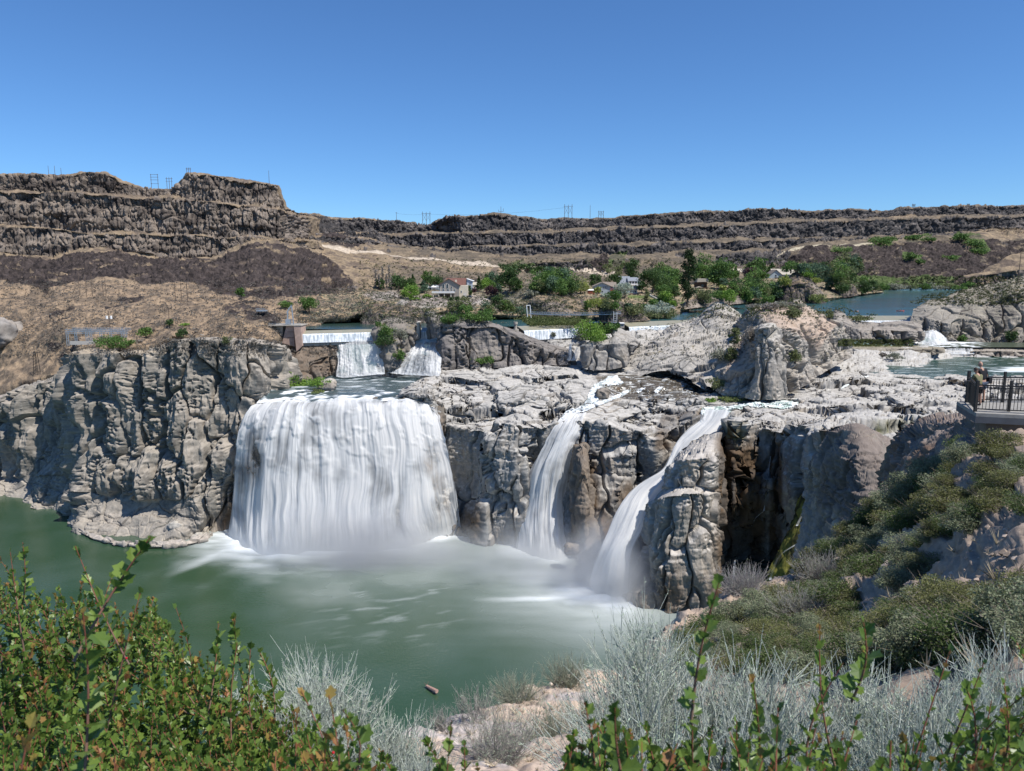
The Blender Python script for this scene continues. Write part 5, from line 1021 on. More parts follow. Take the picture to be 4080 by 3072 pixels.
# scattered sagebrush and tufts over dry slopes (uncountable)
def scatter_stuff(name,n,region,size,pal,seed,mat=None,lift=.3,flat=.6,per=14,Dmax=2000,label=None,lvl=None):
    rng=np.random.default_rng(seed); x0,y0,x1,y1=region[:4]; px=rng.uniform(x0,x1,n); py=rng.uniform(y0,y1,n)
    if len(region)>4: m=inpoly(px,py,region[4]); px,py=px[m],py[m]
    D=surf(px,py) if lvl is None else DZ(px,py,lvl); m=D<Dmax; px,py,D=px[m],py[m],D[m]; B=PD(px,py,D)
    s=size*(.5+rng.random(len(B))**2*1.3); q=rng.normal(size=(len(B),per,3)); q/=np.linalg.norm(q,axis=2,keepdims=True); q[...,2]=np.abs(q[...,2])
    P=(B[:,None,:]+q*(s[:,None,None])*np.array([1,1,flat])).reshape(-1,3)
    ls=np.repeat(np.maximum(s*.30,D/F*2.),per); v,f=leafquads(P,ls,rng); a,b=PAL[pal]; col=np.repeat(mix(a,b,np.repeat(rng.random(len(B)),per)),4,0)
    o=mesh_np(name,v,f,M_leaf,col,smooth=False); tag(o,kind='stuff'); return o
scatter_stuff('sagebrush_scrub',5200,(0,1120,1450,1420),1.0,'brush',71,per=9)
scatter_stuff('sagebrush_scrub',4200,(1430,1030,3500,1270),1.3,'olive',72,per=9)
scatter_stuff('sagebrush_scrub',2600,(1180,1150,2400,1290),1.0,'sage',73,per=12)
scatter_stuff('sagebrush_scrub',900,(2540,1200,3380,1440),.55,'sage',74,per=12)
scatter_stuff('sagebrush_scrub',1500,(3620,1100,4080,1215),.9,'olive',75,per=12)
scatter_stuff('reed_bed',2600,(2070,1266,2345,1300,[(2075,1272),(2200,1266),(2330,1262),(2345,1296),(2110,1299)]),1.0,'reed',76,flat=1.6,Dmax=600,lvl=84)
scatter_stuff('dry_grass',700,(3340,1352,3640,1380),.7,'reed',77,Dmax=480)

PROT=[(2712,2768,1000,1226),(1715,1895,1105,1190),(2340,2460,1118,1182),(2465,2562,1095,1145),(2450,2580,1134,1188),(2770,2825,1105,1162),(2920,2970,1066,1098),(3058,3172,1065,1122)]
def belt(n,seed,spec):
    rng=np.random.default_rng(seed); VV,CC=[],[]
    for (x0,x1,y0,y1,k,sz) in spec:
        for _ in range(k):
            x=rng.uniform(x0,x1); y=rng.uniform(y0,y1); D=float(surf(x,y)); 
            if D>1500: continue
            if any(a-sz*.45<x<b+sz*.45 and c<y and y-sz<d_ for a,b,c,d_ in PROT): continue
            w_=sz/F*D*(.7+.7*rng.random()); h=w_*(.8+.5*rng.random()); P,key=crown_pts('round',520,w_,h,rng); P+=PD(x,y,D); v,f=leafquads(P,D/F*3.3,rng); q=['dark','green','blue','green','olive'][rng.integers(0,5)]; a,b=PAL[q]
            VV.append(v); CC.append(np.repeat(mix(np.array(a)*1.7,np.array(b)*1.8,np.clip(key*.7+rng.random(len(key))*.4,0,1)),4,0))
    v=np.concatenate(VV); o=mesh_np('woodland_belt',v,np.arange(len(v)).reshape(-1,4),M_leaf,np.concatenate(CC),smooth=False); tag(o,kind='stuff')
belt(0,5,[(1480,2080,1145,1168,22,44),(2130,2480,1125,1180,52,56),(2480,2760,1105,1170,52,60),(2760,3000,1090,1150,44,58),(2640,2720,1160,1215,12,46),(2780,3100,1140,1205,34,52),(2990,3420,1078,1128,50,56),(3300,3480,1120,1160,16,44),(2330,2640,1190,1245,30,44),(1780,2100,1235,1274,16,46)])
# ===== foreground shrubs
def leaf_template():
    # three-lobed leaf, length 1, x = side, y = along, z = fold
    pts=[(0,0,0),(.16,.18,.04),(.40,.34,.10),(.30,.50,.07),(.42,.68,.10),(.20,.78,.05),(0,1.,-.06),(-.20,.78,.05),(-.42,.68,.10),(-.30,.50,.07),(-.40,.34,.10),(-.16,.18,.04),(0,.5,-.02)]
    f=[[12,i,(i+1)%12] for i in range(12)]
    return np.array(pts,float),np.array(f)
LT,LF=leaf_template()
def place_leaves(P,Y,Nn,size):
    """P base, Y direction, Nn normal hint"""
    Y=Y/np.linalg.norm(Y,axis=1,keepdims=True); X=np.cross(Y,Nn); X/=np.linalg.norm(X,axis=1,keepdims=True)+1e-9; Z=np.cross(X,Y)
    v=P[:,None]+size[:,None,None]*(LT[None,:,0:1]*X[:,None]+LT[None,:,1:2]*Y[:,None]+LT[None,:,2:3]*Z[:,None])
    f=(np.arange(len(P))*len(LT))[:,None,None]+LF[None]; return v.reshape(-1,3),f.reshape(-1,3)
def tubes(paths,rads,k=4):
    """paths (n,m,3), rads (n,m)"""
    n,m,_=paths.shape; d=np.gradient(paths,axis=1); d/=np.linalg.norm(d,axis=2,keepdims=True)+1e-9
    u=np.cross(d,np.array([.31,.9,.2])); u/=np.linalg.norm(u,axis=2,keepdims=True)+1e-9; w=np.cross(d,u)
    a=np.arange(k)/k*6.283; v=paths[:,:,None]+rads[:,:,None,None]*(np.cos(a)[None,None,:,None]*u[:,:,None]+np.sin(a)[None,None,:,None]*w[:,:,None])
    i=np.arange(n*m*k).reshape(n,m,k); f=np.stack([i[:,:-1],np.roll(i,-1,2)[:,:-1],np.roll(i,-1,2)[:,1:],i[:,1:]],-1).reshape(-1,4)
    return v.reshape(-1,3),f
def hawthorn(name,tips,label,seed,leaf=.04,nl=18,length=.42,cat='shrub',lean=(0,0,0),fruit=12,gap=1.):
    rng=np.random.default_rng(seed); tips=np.asarray(tips,float); n=len(tips); L=length*(.7+.6*rng.random(n))
    dr=rng.normal(size=(n,3))*.24+np.array([0,0,1.])+np.asarray(lean); dr/=np.linalg.norm(dr,axis=1,keepdims=True); base=tips-dr*L[:,None]
    bend=rng.normal(size=(n,3))*.05*L[:,None]; t=np.linspace(0,1,7)[None,:,None]
    path=base[:,None]*(1-t)+tips[:,None]*t+bend[:,None]*np.sin(t*math.pi); rad=.0035*(1-.75*t[...,0])*np.ones((n,1))*(leaf/.04)
    tv,tf=tubes(path,rad); c0=np.array([.20,.14,.11]); c1=np.array([.30,.085,.06]); tc=np.repeat((c0*(1-t)+c1*t*1.)*np.ones((n,1,1)),4,1).reshape(-1,3)
    root=empty(name,tuple(tips.mean(0)-[0,0,length])); tag(root,label,cat); off=np.array(root.location)
    s=(np.arange(nl)+.5)/nl; s=np.tile(s,(n,1))+rng.normal(size=(n,nl))*.01; s=np.clip(s,0.02,1)
    idx=s*6; i=np.minimum(idx.astype(int),5); f=(idx-i)[...,None]; ar=np.arange(n)[:,None]; B=path[ar,i]*(1-f)+path[ar,i+1]*f
    ang=np.arange(nl)*2.399+rng.random((n,1))*6; ang=ang+rng.normal(size=ang.shape)*.3
    u=np.cross(dr,[.3,.9,.2]); u/=np.linalg.norm(u,axis=1,keepdims=True); w=np.cross(dr,u)
    out=np.cos(ang)[...,None]*u[:,None]+np.sin(ang)[...,None]*w[:,None]
    Y=out*(1.1-.75*s[...,None])+dr[:,None]*(.35+.9*s[...,None])+rng.normal(size=out.shape)*.18
    Nn=dr[:,None]*1.+rng.normal(size=out.shape)*.35-out*.3+np.array([0,0,.4])
    sz=leaf*(1.05-.5*s**3)*(.4+.85*rng.random(s.shape))
    v,fc=place_leaves(B.reshape(-1,3),Y.reshape(-1,3),Nn.reshape(-1,3),sz.ravel())
    r=rng.random(s.size); g=mix((.075,.14,.028),(.20,.29,.055),r); tipm=(s.ravel()>.84)*(rng.random(s.size)<.75)*np.repeat(rng.random(n)<.3,nl)
    red=mix((.34,.26,.06),(.38,.14,.07),rng.random(s.size)); col=mix(g,red,0*r+tipm*.85); odd=rng.random(s.size)<.012; col[odd]=(.40,.24,.08)
    col=np.repeat(col,len(LT),0)
    mesh_np('leaves',v-off,fc,M_hleaf,col,parent=root,smooth=False)
    mesh_np('stems',tv-off,tf,M_twig,tc,parent=root)
    if fruit:
        k=rng.integers(0,n,fruit); q=path[k,rng.integers(1,5,fruit)]+rng.normal(size=(fruit,3))*.015
        bm=bmesh.new(); bmesh.ops.create_icosphere(bm,subdivisions=2,radius=.0038); bv=np.array([x.co[:] for x in bm.verts]); bf=np.array([[x.index for x in y.verts] for y in bm.faces]); bm.free()
        v=(q[:,None]+bv[None]).reshape(-1,3); f=(np.arange(fruit)*len(bv))[:,None,None]+bf[None]
        mesh_np('berries',v-off,f.reshape(-1,3),M_twig,np.tile((.45,.02,.03),(len(v),1)),parent=root)
    return root
def fill_tips(sil,n,d0,d1,seed,ylow=3150,power=1.):
    """random tips under a silhouette polyline (px,py); deeper shrubs sit higher"""
    rng=np.random.default_rng(seed); s=np.array(sil,float); px=rng.uniform(s[0,0],s[-1,0],n); top=np.interp(px,s[:,0],s[:,1]); t=rng.random(n)**power
    py=top+(ylow-top)*t; D=d1+(d0-d1)*t*.9+rng.uniform(-.15,.15,n)*(d1-d0); return PD(px,py,np.maximum(D,d0*.8))
sil=[(-150,2200),(0,2210),(60,2215),(110,2270),(220,2330),(300,2290),(360,2310),(430,2400),(520,2400),(600,2370),(660,2440),(740,2530),(800,2560),(860,2540),(920,2620),(1000,2690),(1080,2760),(1160,2800),(1240,2860)]
inner=fill_tips(sil,640,1.4,3.4,901)
hawthorn('hawthorn_bush',inner,'big green hawthorn bush with reddish shoots filling the lower left corner',902,.038,30,.36,fruit=18)
sh=[(600,2140,1.55),(300,2175,2.3),(40,2190,2.6),(90,2160,2.9),(560,2360,2.2),(870,2480,2.6),(930,2455,2.7),(945,2560,2.3),(1000,2560,2.5),(1030,2590,2.9),(330,2440,1.25),(120,2900,1.0),(700,2420,2.9),(450,2290,2.9)]
hawthorn('hawthorn_bush',[PD(*a) for a in sh],'hawthorn with the tallest leafy shoots reaching over the pool at the left',903,.046,22,.40,fruit=3)
hawthorn('hawthorn_bush',list(fill_tips([(1080,2900),(1180,2790),(1260,2830),(1350,2780),(1440,2920),(1560,3000)],44,1.0,1.9,904))+[PD(1310,2770,1.1),PD(1200,2750,1.6),PD(1365,2830,1.3)],'hawthorn sprigs with brownish tips low in the picture left of the ledge',905,.036,22,.30,fruit=5)
hawthorn('hawthorn_bush',[PD(1800,2870,1.3),PD(1700,2960,1.6),PD(1850,2960,1.5),PD(1760,3040,1.3),PD(1900,3050,1.4)],'few hawthorn sprigs in front of the pale ledge at the bottom',906,.032,22,.28,fruit=0)
hawthorn('hawthorn_bush',list(fill_tips([(2250,2940),(2330,2840),(2420,2830),(2520,2860),(2640,2930)],30,.9,1.6,907))+[PD(2330,2800,1.05),PD(2450,2820,1.0)],'low hawthorn with bright leaves right of the ledge',908,.036,22,.28,fruit=5)
hawthorn('hawthorn_bush',[PD(2865,2320,1.15),PD(3265,2490,1.5),PD(3440,2480,1.3),PD(3360,2640,1.3),PD(3000,2700,1.4),PD(3100,2820,1.1),PD(2760,2800,1.4),PD(2900,2900,1.1),PD(3250,2900,1.0),PD(3420,2850,1.2),PD(3550,2950,1.1),PD(3050,2990,.9),PD(2700,2960,1.2)]+list(fill_tips([(2600,2920),(2900,2860),(3250,2880),(3500,2860),(3800,2930)],64,.85,1.7,909)),'hawthorn with long red stemmed shoots in front of the grey stems at the right',910,.036,22,.34,fruit=8)
hawthorn('hawthorn_bush',[PD(3790,2580,1.5),PD(3920,2640,1.6),PD(4050,2560,1.7),PD(3850,2740,1.4),PD(4000,2720,1.4)]+list(fill_tips([(3850,2850),(4000,2760),(4200,2700)],44,.8,1.6,911)),'hawthorn sprigs filling the lower right corner',912,.036,22,.32,fruit=8)
def brush_fan(name,bases,label,seed,H=.7,n=26,spread=.42,sub=5,th=.0028,pal=((.36,.40,.34),(.60,.64,.58)),cat='shrub',leafy=True):
    if name=='rabbitbrush': H*=.6; n=int(n*2.2); th*=1.2
    rng=np.random.default_rng(seed); bases=np.asarray(bases,float); nb=len(bases)
    B=np.repeat(bases,n,0)+rng.normal(size=(nb*n,3))*.03*H; dr=rng.normal(size=(nb*n,3))*spread*np.array([1,1,.4])+np.array([0,0,1.]); dr/=np.linalg.norm(dr,axis=1,keepdims=True)
    L=H*(.55+.5*rng.random(nb*n)); t=np.linspace(0,1,5)[None,:,None]; cv=np.array([0,0,1.])*L[:,None]*.12
    path=B[:,None]+dr[:,None]*L[:,None,None]*t+cv[:,None]*t**2; R=th*(1.2-.8*t[...,0])*np.ones((nb*n,1))
    v1,f1=tubes(path,R,3); K=len(path)
    k=np.repeat(np.arange(K),sub); st=rng.uniform(.35,.95,len(k)); ii=np.minimum((st*4).astype(int),3); ff=(st*4-ii)[:,None]; q=path[k,ii]*(1-ff)+path[k,ii+1]*ff
    d2=dr[k]+rng.normal(size=(len(k),3))*.38; d2/=np.linalg.norm(d2,axis=1,keepdims=True); l2=L[k]*.28*(.5+rng.random(len(k))); t2=np.linspace(0,1,3)[None,:,None]
    p2=q[:,None]+d2[:,None]*l2[:,None,None]*t2+np.array([0,0,.15])*l2[:,None,None]*t2**2; v2,f2=tubes(p2,th*.62*(1.1-.7*t2[...,0])*np.ones((len(k),1)),3)
    a,b=np.array(pal[0]),np.array(pal[1]); r=rng.random(K); c1=np.repeat(mix(a,b,r),15,0); c2=np.repeat(mix(a,b,rng.random(len(k))),9,0)
    root=empty(name,tuple(bases.mean(0))); tag(root,label,cat); off=np.array(root.location)
    mesh_np('stems',np.concatenate([v1,v2])-off,np.concatenate([f1,f2+len(v1)]),M_pale,np.concatenate([c1,c2]),parent=root)
    if leafy:
        m=len(k)*4; kk=rng.integers(0,len(k),m); s=rng.random((m,1)); P=p2[kk,0]*(1-s)+p2[kk,2]*s; Y=d2[kk]+rng.normal(size=(m,3))*.5; Y/=np.linalg.norm(Y,axis=1,keepdims=True); X=np.cross(Y,rng.normal(size=(m,3))); X/=np.linalg.norm(X,axis=1,keepdims=True); l=(.035*H*(.6+.8*rng.random(m)))[:,None]
        v=np.stack([P,P+Y*l*.5+X*l*.09,P+Y*l,P+Y*l*.5-X*l*.09],1).reshape(-1,3); mesh_np('leaves',v-off,np.arange(m*4).reshape(m,4),M_pale,np.repeat(mix((.28,.36,.24),(.48,.58,.44),rng.random(m)),4,0),parent=root,smooth=False)
    return root
def bases_at(pts,drop): 
    return [PD(a,b,c)-np.array([0,0,drop]) for a,b,c in pts]
r2=random.Random(3)
brush_fan('rabbitbrush',bases_at([(900,2750,3.6),(980,2730,3.8),(1050,2780,3.5),(960,2840,3.2),(880,2850,3.3)],.45),'pale rabbitbrush clump behind the hawthorn, leftmost of three',921,.62,30)
brush_fan('rabbitbrush',bases_at([(1180,2700,3.8),(1240,2620,4.0),(1300,2680,3.8),(1370,2740,3.6),(1260,2780,3.4),(1180,2820,3.2)],.5),'pale rabbitbrush clump rising highest against the green pool',922,.75,34)
brush_fan('rabbitbrush',bases_at([(1500,2860,3.6),(1580,2830,3.8),(1650,2890,3.6),(1560,2930,3.2),(1430,2860,3.3),(1660,2960,3.0)],.42),'pale rabbitbrush clump just left of the bare ledge',923,.55,30)
brush_fan('rabbitbrush',bases_at([(2500,2620,3.6),(2560,2540,3.9),(2620,2480,4.0),(2680,2560,3.7),(2560,2700,3.2),(2640,2760,3.0),(2740,2720,3.2),(2480,2800,2.8),(2600,2900,2.4)],.55),'tall pale rabbitbrush right of the bare ledge',924,.85,34)
brush_fan('rabbitbrush',bases_at([(2860,2700,3.3),(2960,2640,3.4),(3050,2680,3.2),(3150,2720,3.0),(2900,2820,2.6),(3060,2860,2.4),(3200,2860,2.4)],.5),'pale rabbitbrush in the middle of the right foreground',925,.75,34)
brush_fan('rabbitbrush',bases_at([(3330,2740,3.2),(3430,2640,3.4),(3520,2700,3.2),(3620,2740,3.0),(3700,2780,2.8),(3400,2880,2.4),(3560,2900,2.3),(3700,2900,2.3)],.5),'pale rabbitbrush left of the lower right corner',926,.7,36)
brush_fan('rabbitbrush',bases_at([(3850,2700,3.2),(3940,2640,3.4),(4050,2600,3.5),(4150,2680,3.2),(3900,2850,2.5),(4050,2850,2.5),(3800,2880,2.5)],.5),'pale rabbitbrush at the right edge of the picture',927,.75,36)
def gb(x,y,drop=.05): D=float(surf(x,y)); return PD(x,y,D)-np.array([0,0,drop])
def small(x,y,H,lab,pal,seed,n=60,spread=.8,sub=4,th=None):
    D=float(surf(x,y)); brush_fan('sagebrush',[gb(x,y)+np.array([dx*H*.3,dy*H*.3,0]) for dx,dy in ((0,0),(1,.3),(-1,.2),(.3,-.8))],lab,seed,H,n,spread,sub,th or max(.002,D/F*.9),pal,'shrub',True)
GR=((.27,.25,.23),(.46,.43,.40)); OL=((.22,.23,.17),(.38,.39,.31))
small(2255,2730,.62,'rounded grey sagebrush near the tip of the ledge',OL,931)
small(2060,2800,.60,'spiky grey sagebrush at the left rim of the ledge',OL,932)
small(1885,2868,.55,'small upright grey bush at the rim of the ledge',GR,933,24,.4)
small(1755,2910,.35,'tiny grey bush lowest on the rim of the ledge',GR,934,24,.4)
small(1980,3030,.75,'dry grey brush at the bottom of the ledge',GR,935,70)
small(2180,2960,.6,'grey brush mixed with small green leaves on the ledge',OL,936,60)
small(2360,2880,.5,'dark brush at the right of the ledge',OL,937,50)
small(2960,2370,1.2,'bleached bare bush on the rim beside the chasm',((.34,.31,.31),(.5,.47,.47)),938,70)
small(3290,2330,1.5,'grey lilac brush at the foot of the grey rock slope',GR,939,70)
small(3180,2470,1.,'brown grey brush below the sandy bench',GR,940,60)
# dense dark green thicket on the right slope
def thicket_proto(seed,n=7500):
    rng=np.random.default_rng(seed); P,key=crown_pts('low',n,2.,1.25,rng); v,f=leafquads(P,.034,rng,.5); a,b=(((.045,.075,.022),(.14,.19,.06)),((.13,.155,.085),(.30,.34,.21)),((.08,.09,.03),(.23,.24,.09)))[seed%950]
    dry=rng.random(n)<.10; c=mix(a,b,np.clip(key*.4+rng.random(n)*.6,0,1)); c[dry]=(.24,.215,.17); 
    root=empty('slope_bush'); mesh_np('foliage',v,f,M_leaf,np.repeat(c,4,0),parent=root,smooth=False)
    m=45; B=rng.normal(size=(m,3))*.12; B[:,2]=0; d=rng.normal(size=(m,3))*[.6,.6,.2]+[0,0,.75]; t=np.linspace(0,1,4)[None,:,None]; path=B[:,None]+d[:,None]*t*.9; tv,tf=tubes(path,.008*(1.1-.8*t[...,0])*np.ones((m,1)),3)
    mesh_np('stems',tv,tf,M_pale,np.tile((.25,.21,.17),(len(tv),1)),parent=root); return root
protos=[thicket_proto(950+i) for i in range(3)]
def dup(root,loc,rz,sc_,label,group):
    r=root.copy(); C.objects.link(r); r.location=loc; r.rotation_euler=(0,0,rz); r.scale=sc_; tag(r,label,'shrub',group)
    for ch in root.children:
        c=ch.copy(); C.objects.link(c); c.parent=r
    return r
rg=random.Random(11); pts=[]
reg=[(3220,2330),(3330,2180),(3450,2080),(3560,1980),(3680,1960),(3760,1870),(3860,1790),(3960,1740),(4080,1760),(4150,1900),(4150,2030),(3950,2060),(3760,2150),(3680,2300),(3800,2420),(4150,2300),(4150,2560),(3400,2700),(2950,2680),(2700,2620),(2760,2520),(2950,2450)]
regp=np.array(reg,float)
tries=0
while len(pts)<280 and tries<26000:
    tries+=1; x=rg.uniform(2700,4150); y=rg.uniform(1740,2700)
    if not inpoly(np.array([x]),np.array([y]),reg)[0] or (x>3820 and y<1790): continue
    md=38+max(0,(y-1750))*.055
    if all((x-a)**2+(2.0*(y-b))**2>(md*.62)**2 for a,b in pts): pts.append((x,y))
for i,(x,y) in enumerate(pts):
    D=float(surf(x,y)); 
    if D>80: D=40
    p=PD(x,y+18,D); s=min(1.45,max(.4,D/F*165/2.))*rg.uniform(.75,1.25)
    lab=('dense dark green bush in the thicket covering the slope below the viewing platform','silvery green bush in the thicket covering the slope below the viewing platform','olive green bush in the thicket covering the slope below the viewing platform')[i%3]; gp='%s bushes of the slope thicket'%('dark green','silvery','olive')[i%3]
    if i<3: r=protos[i]; r.location=tuple(p); r.scale=(s*1.2,s*1.2,s); r.rotation_euler=(0,0,rg.random()*6); tag(r,lab,'shrub',gp)
    else: dup(protos[i%3],tuple(p),rg.random()*6,(s*1.2,s*1.2,s*rg.uniform(.7,1.1)),lab,gp)
# leaf litter, dry grass and gravel on the near soil (uncountable)
def near_stuff(name,n,reg,size,pal,seed,per=8,up=.6):
    rng=np.random.default_rng(seed); px=rng.uniform(1500,4150,n); py=rng.uniform(1750,3070,n); m=inpoly(px,py,reg); px,py=px[m],py[m]; D=surf(px,py); m=D<70; px,py,D=px[m],py[m],D[m]; B=PD(px,py,D)
    s=size*(.4+rng.random(len(B))**2*1.6); q=rng.normal(size=(len(B),per,3)); q[...,2]=np.abs(q[...,2])+up; q/=np.linalg.norm(q,axis=2,keepdims=True)
    P=np.repeat(B,per,0); Y=q.reshape(-1,3); l=np.repeat(s,per)[:,None]; X=np.cross(Y,rng.normal(size=Y.shape)); X/=np.linalg.norm(X,axis=1,keepdims=True)
    wdt=np.maximum(l*.05,np.repeat(D,per)[:,None]/F*1.4); v=np.stack([P-X*wdt,P+X*wdt,P+Y*l],1).reshape(-1,3); a,b=PAL[pal] if isinstance(pal,str) else pal
    o=mesh_np(name,v,np.arange(len(v)).reshape(-1,3),M_pale,np.repeat(mix(a,b,np.repeat(rng.random(len(B)),per)),3,0),smooth=False); tag(o,kind='stuff')
near_stuff('dry_grass',2600,[(1640,3072),(1700,2960),(1900,2860),(2200,2740),(2480,2680),(2500,3072)],.10,((.34,.29,.21),(.55,.48,.36)),961)
near_stuff('dry_grass',1500,[(2600,2620),(3050,2330),(3330,2200),(3600,2010),(4150,1700),(4150,2700)],.22,((.22,.19,.13),(.42,.37,.28)),962)
def gravel(n,reg,s0,seed,cols):
    rng=np.random.default_rng(seed); px=rng.uniform(1500,4150,n); py=rng.uniform(1750,3070,n); m=inpoly(px,py,reg); px,py=px[m],py[m]; D=surf(px,py); m=D<70; B=PD(px[m],py[m],D[m]); k=len(B)
    bv=np.array([[1,0,0],[-1,0,0],[0,1,0],[0,-1,0],[0,0,.7],[0,0,-.7]],float); bf=np.array([[0,2,4],[2,1,4],[1,3,4],[3,0,4],[2,0,5],[1,2,5],[3,1,5],[0,3,5]])
    s=s0*(.3+rng.random(k)**4*3)*np.clip(D[m]/12,.6,3); v=(B[:,None]+bv[None]*s[:,None,None]*(.7+.6*rng.random((k,6,1)))).reshape(-1,3); f=((np.arange(k)*6)[:,None,None]+bf[None]).reshape(-1,3)
    o=mesh_np('gravel',v,f,M_near,np.repeat(mix(cols[0],cols[1],rng.random(k)),6,0),smooth=False); tag(o,kind='stuff')
gravel(5200,[(1600,3072),(1700,2930),(1900,2830),(2200,2700),(2480,2660),(2560,3072)],.022,971,((.30,.25,.21),(.56,.48,.40)))
gravel(6000,[(2900,2450),(3600,2000),(4150,1700),(4150,2600)],.03,972,((.26,.21,.17),(.50,.41,.34)))
# ===== built things
build_zb()
M_stucco=plain('stucco',(.30,.27,.235),.9,0,.08,.8); M_cream=plain('cream_wall',(.62,.56,.44),.85,0,.06,.8); M_roofb=plain('brown_roof',(.15,.075,.06),.9,0,.25,2.,.4); M_roofg=plain('grey_roof',(.22,.24,.27),.85,0,.18,2.,.4); M_white=plain('white_paint',(.78,.78,.76),.6,0,.05,1.)
M_pblue=plain('pale_blue_wall',(.42,.48,.55),.8,0,.06,.8); M_bluegrey=plain('blue_grey_wall',(.33,.38,.40),.8,0,.06,.8); M_tanroof=plain('tan_roof',(.42,.38,.31),.9,0,.15,2.,.4); M_browng=plain('grey_brown_roof',(.22,.185,.155),.9,0,.2,2.,.4); M_wood=plain('dark_timber',(.09,.055,.035),.85,0,.25,2.,.3); M_red=plain('red_stained_wood',(.26,.075,.045),.8,0,.15,2.)
M_glass=plain('window_glass',(.03,.04,.05),.12,0,.1,1.,0,.6); M_steel=plain('galvanised_steel',(.42,.46,.50),.45,.6,.1,2.); M_dsteel=plain('dark_metal',(.035,.033,.032),.55,.3,.2,4.,.1); M_pole=plain('weathered_pole',(.13,.095,.07),.9,0,.25,2.,.3); M_whsteel=plain('white_steel',(.75,.76,.74),.5,.1,.06,1.)
M_deck=plain('concrete_deck',(.50,.47,.42),.85,0,.12,3.,.2); M_paint=plain('car_paint_white',(.75,.76,.78),.25,0,.03,1.,0,.5); M_dpaint=plain('car_paint_dark',(.03,.035,.045),.25,0,.03,1.,0,.5); M_rubber=plain('rubber',(.02,.02,.02),.8); M_orange=plain('orange_hull',(.75,.10,.05),.4,0,.05,1.); M_pink=plain('red_white_hull',(.7,.35,.3),.4,0,.1,1.)
class MB:
    def __init__(s): s.v=[]; s.f=[]
    def add(s,vs,fs): o=len(s.v); s.v+= [tuple(map(float,p)) for p in vs]; s.f+=[[i+o for i in f] for f in fs]; return s
    def box(s,x0,y0,z0,x1,y1,z1):
        return s.add([(x0,y0,z0),(x1,y0,z0),(x1,y1,z0),(x0,y1,z0),(x0,y0,z1),(x1,y0,z1),(x1,y1,z1),(x0,y1,z1)],[[0,3,2,1],[4,5,6,7],[0,1,5,4],[1,2,6,5],[2,3,7,6],[3,0,4,7]])
    def bar(s,p,q,r,k=6,r2=None):
        p=np.array(p,float);q=np.array(q,float); r2=r if r2 is None else r2; d=q-p; d/=np.linalg.norm(d)+1e-9; u=np.cross(d,[0,0,1.] if abs(d[2])<.9 else [1.,0,0]); u/=np.linalg.norm(u); w=np.cross(d,u)
        a=np.arange(k)/k*2*math.pi+math.pi/4; c=np.cos(a)[:,None]*u+np.sin(a)[:,None]*w
        return s.add(np.concatenate([p+c*r,q+c*r2]),[[i,(i+1)%k,k+(i+1)%k,k+i] for i in range(k)]+[list(range(k))[::-1],list(range(k,2*k))])
    def prism(s,pts,y0,y1):
        n=len(pts); return s.add([(x,y0,z) for x,z in pts]+[(x,y1,z) for x,z in pts],[[i,i+n,(i+1)%n+n,(i+1)%n][::-1] for i in range(n)]+[list(range(n)),list(range(n,2*n))[::-1]])
    def build(s,name,mat,parent=None,bev=0):
        me=bpy.data.meshes.new(name); me.from_pydata(s.v,[],s.f); me.materials.append(mat); me.update()
        bm=bmesh.new(); bm.from_mesh(me); bmesh.ops.recalc_face_normals(bm,faces=bm.faces)
        if bev: bmesh.ops.bevel(bm,geom=bm.edges[:],offset=bev,segments=2,affect='EDGES',profile=.6)
        bm.to_mesh(me); bm.free()
        o=bpy.data.objects.new(name,me); C.objects.link(o)
        if parent is not None: o.parent=parent
        return o
def gable(root,x0,x1,y0,y1,ze,zr,roofm,wallm,front=True,ov=.5,th=.25,wall=True):
    """front=True: gable end faces the viewer"""
    if front:
        m=(x0+x1)/2
        if wall: MB().prism([(x0,0),(x1,0),(x1,ze),(m,zr-.05),(x0,ze)],y0,y1).build('wall',wallm,root)
        s=(zr-ze)/(m-x0); MB().prism([(x0-ov,ze-ov*s),(m,zr),(x1+ov,ze-ov*s),(x1+ov,ze-ov*s+th),(m,zr+th),(x0-ov,ze-ov*s+th)],y0-ov,y1+ov).build('roof',roofm,root)
    else:
        m=(y0+y1)/2
        P=[(y0,0),(y1,0),(y1,ze),(m,zr-.05),(y0,ze)]; b=MB(); n=5
        if wall: b.add([(x0,y,z) for y,z in P]+[(x1,y,z) for y,z in P],[[i,(i+1)%n,(i+1)%n+n,i+n] for i in range(n)]+[[4,3,2,1,0],[5,6,7,8,9]]).build('wall',wallm,root)
        s=(zr-ze)/(m-y0); P=[(y0-ov,ze-ov*s),(m,zr),(y1+ov,ze-ov*s),(y1+ov,ze-ov*s+th),(m,zr+th),(y0-ov,ze-ov*s+th)]; n=6
        MB().add([(x0-ov,y,z) for y,z in P]+[(x1+ov,y,z) for y,z in P],[[i,(i+1)%n,(i+1)%n+n,i+n] for i in range(n)]+[list(range(6))[::-1],list(range(6,12))]).build('roof',roofm,root)
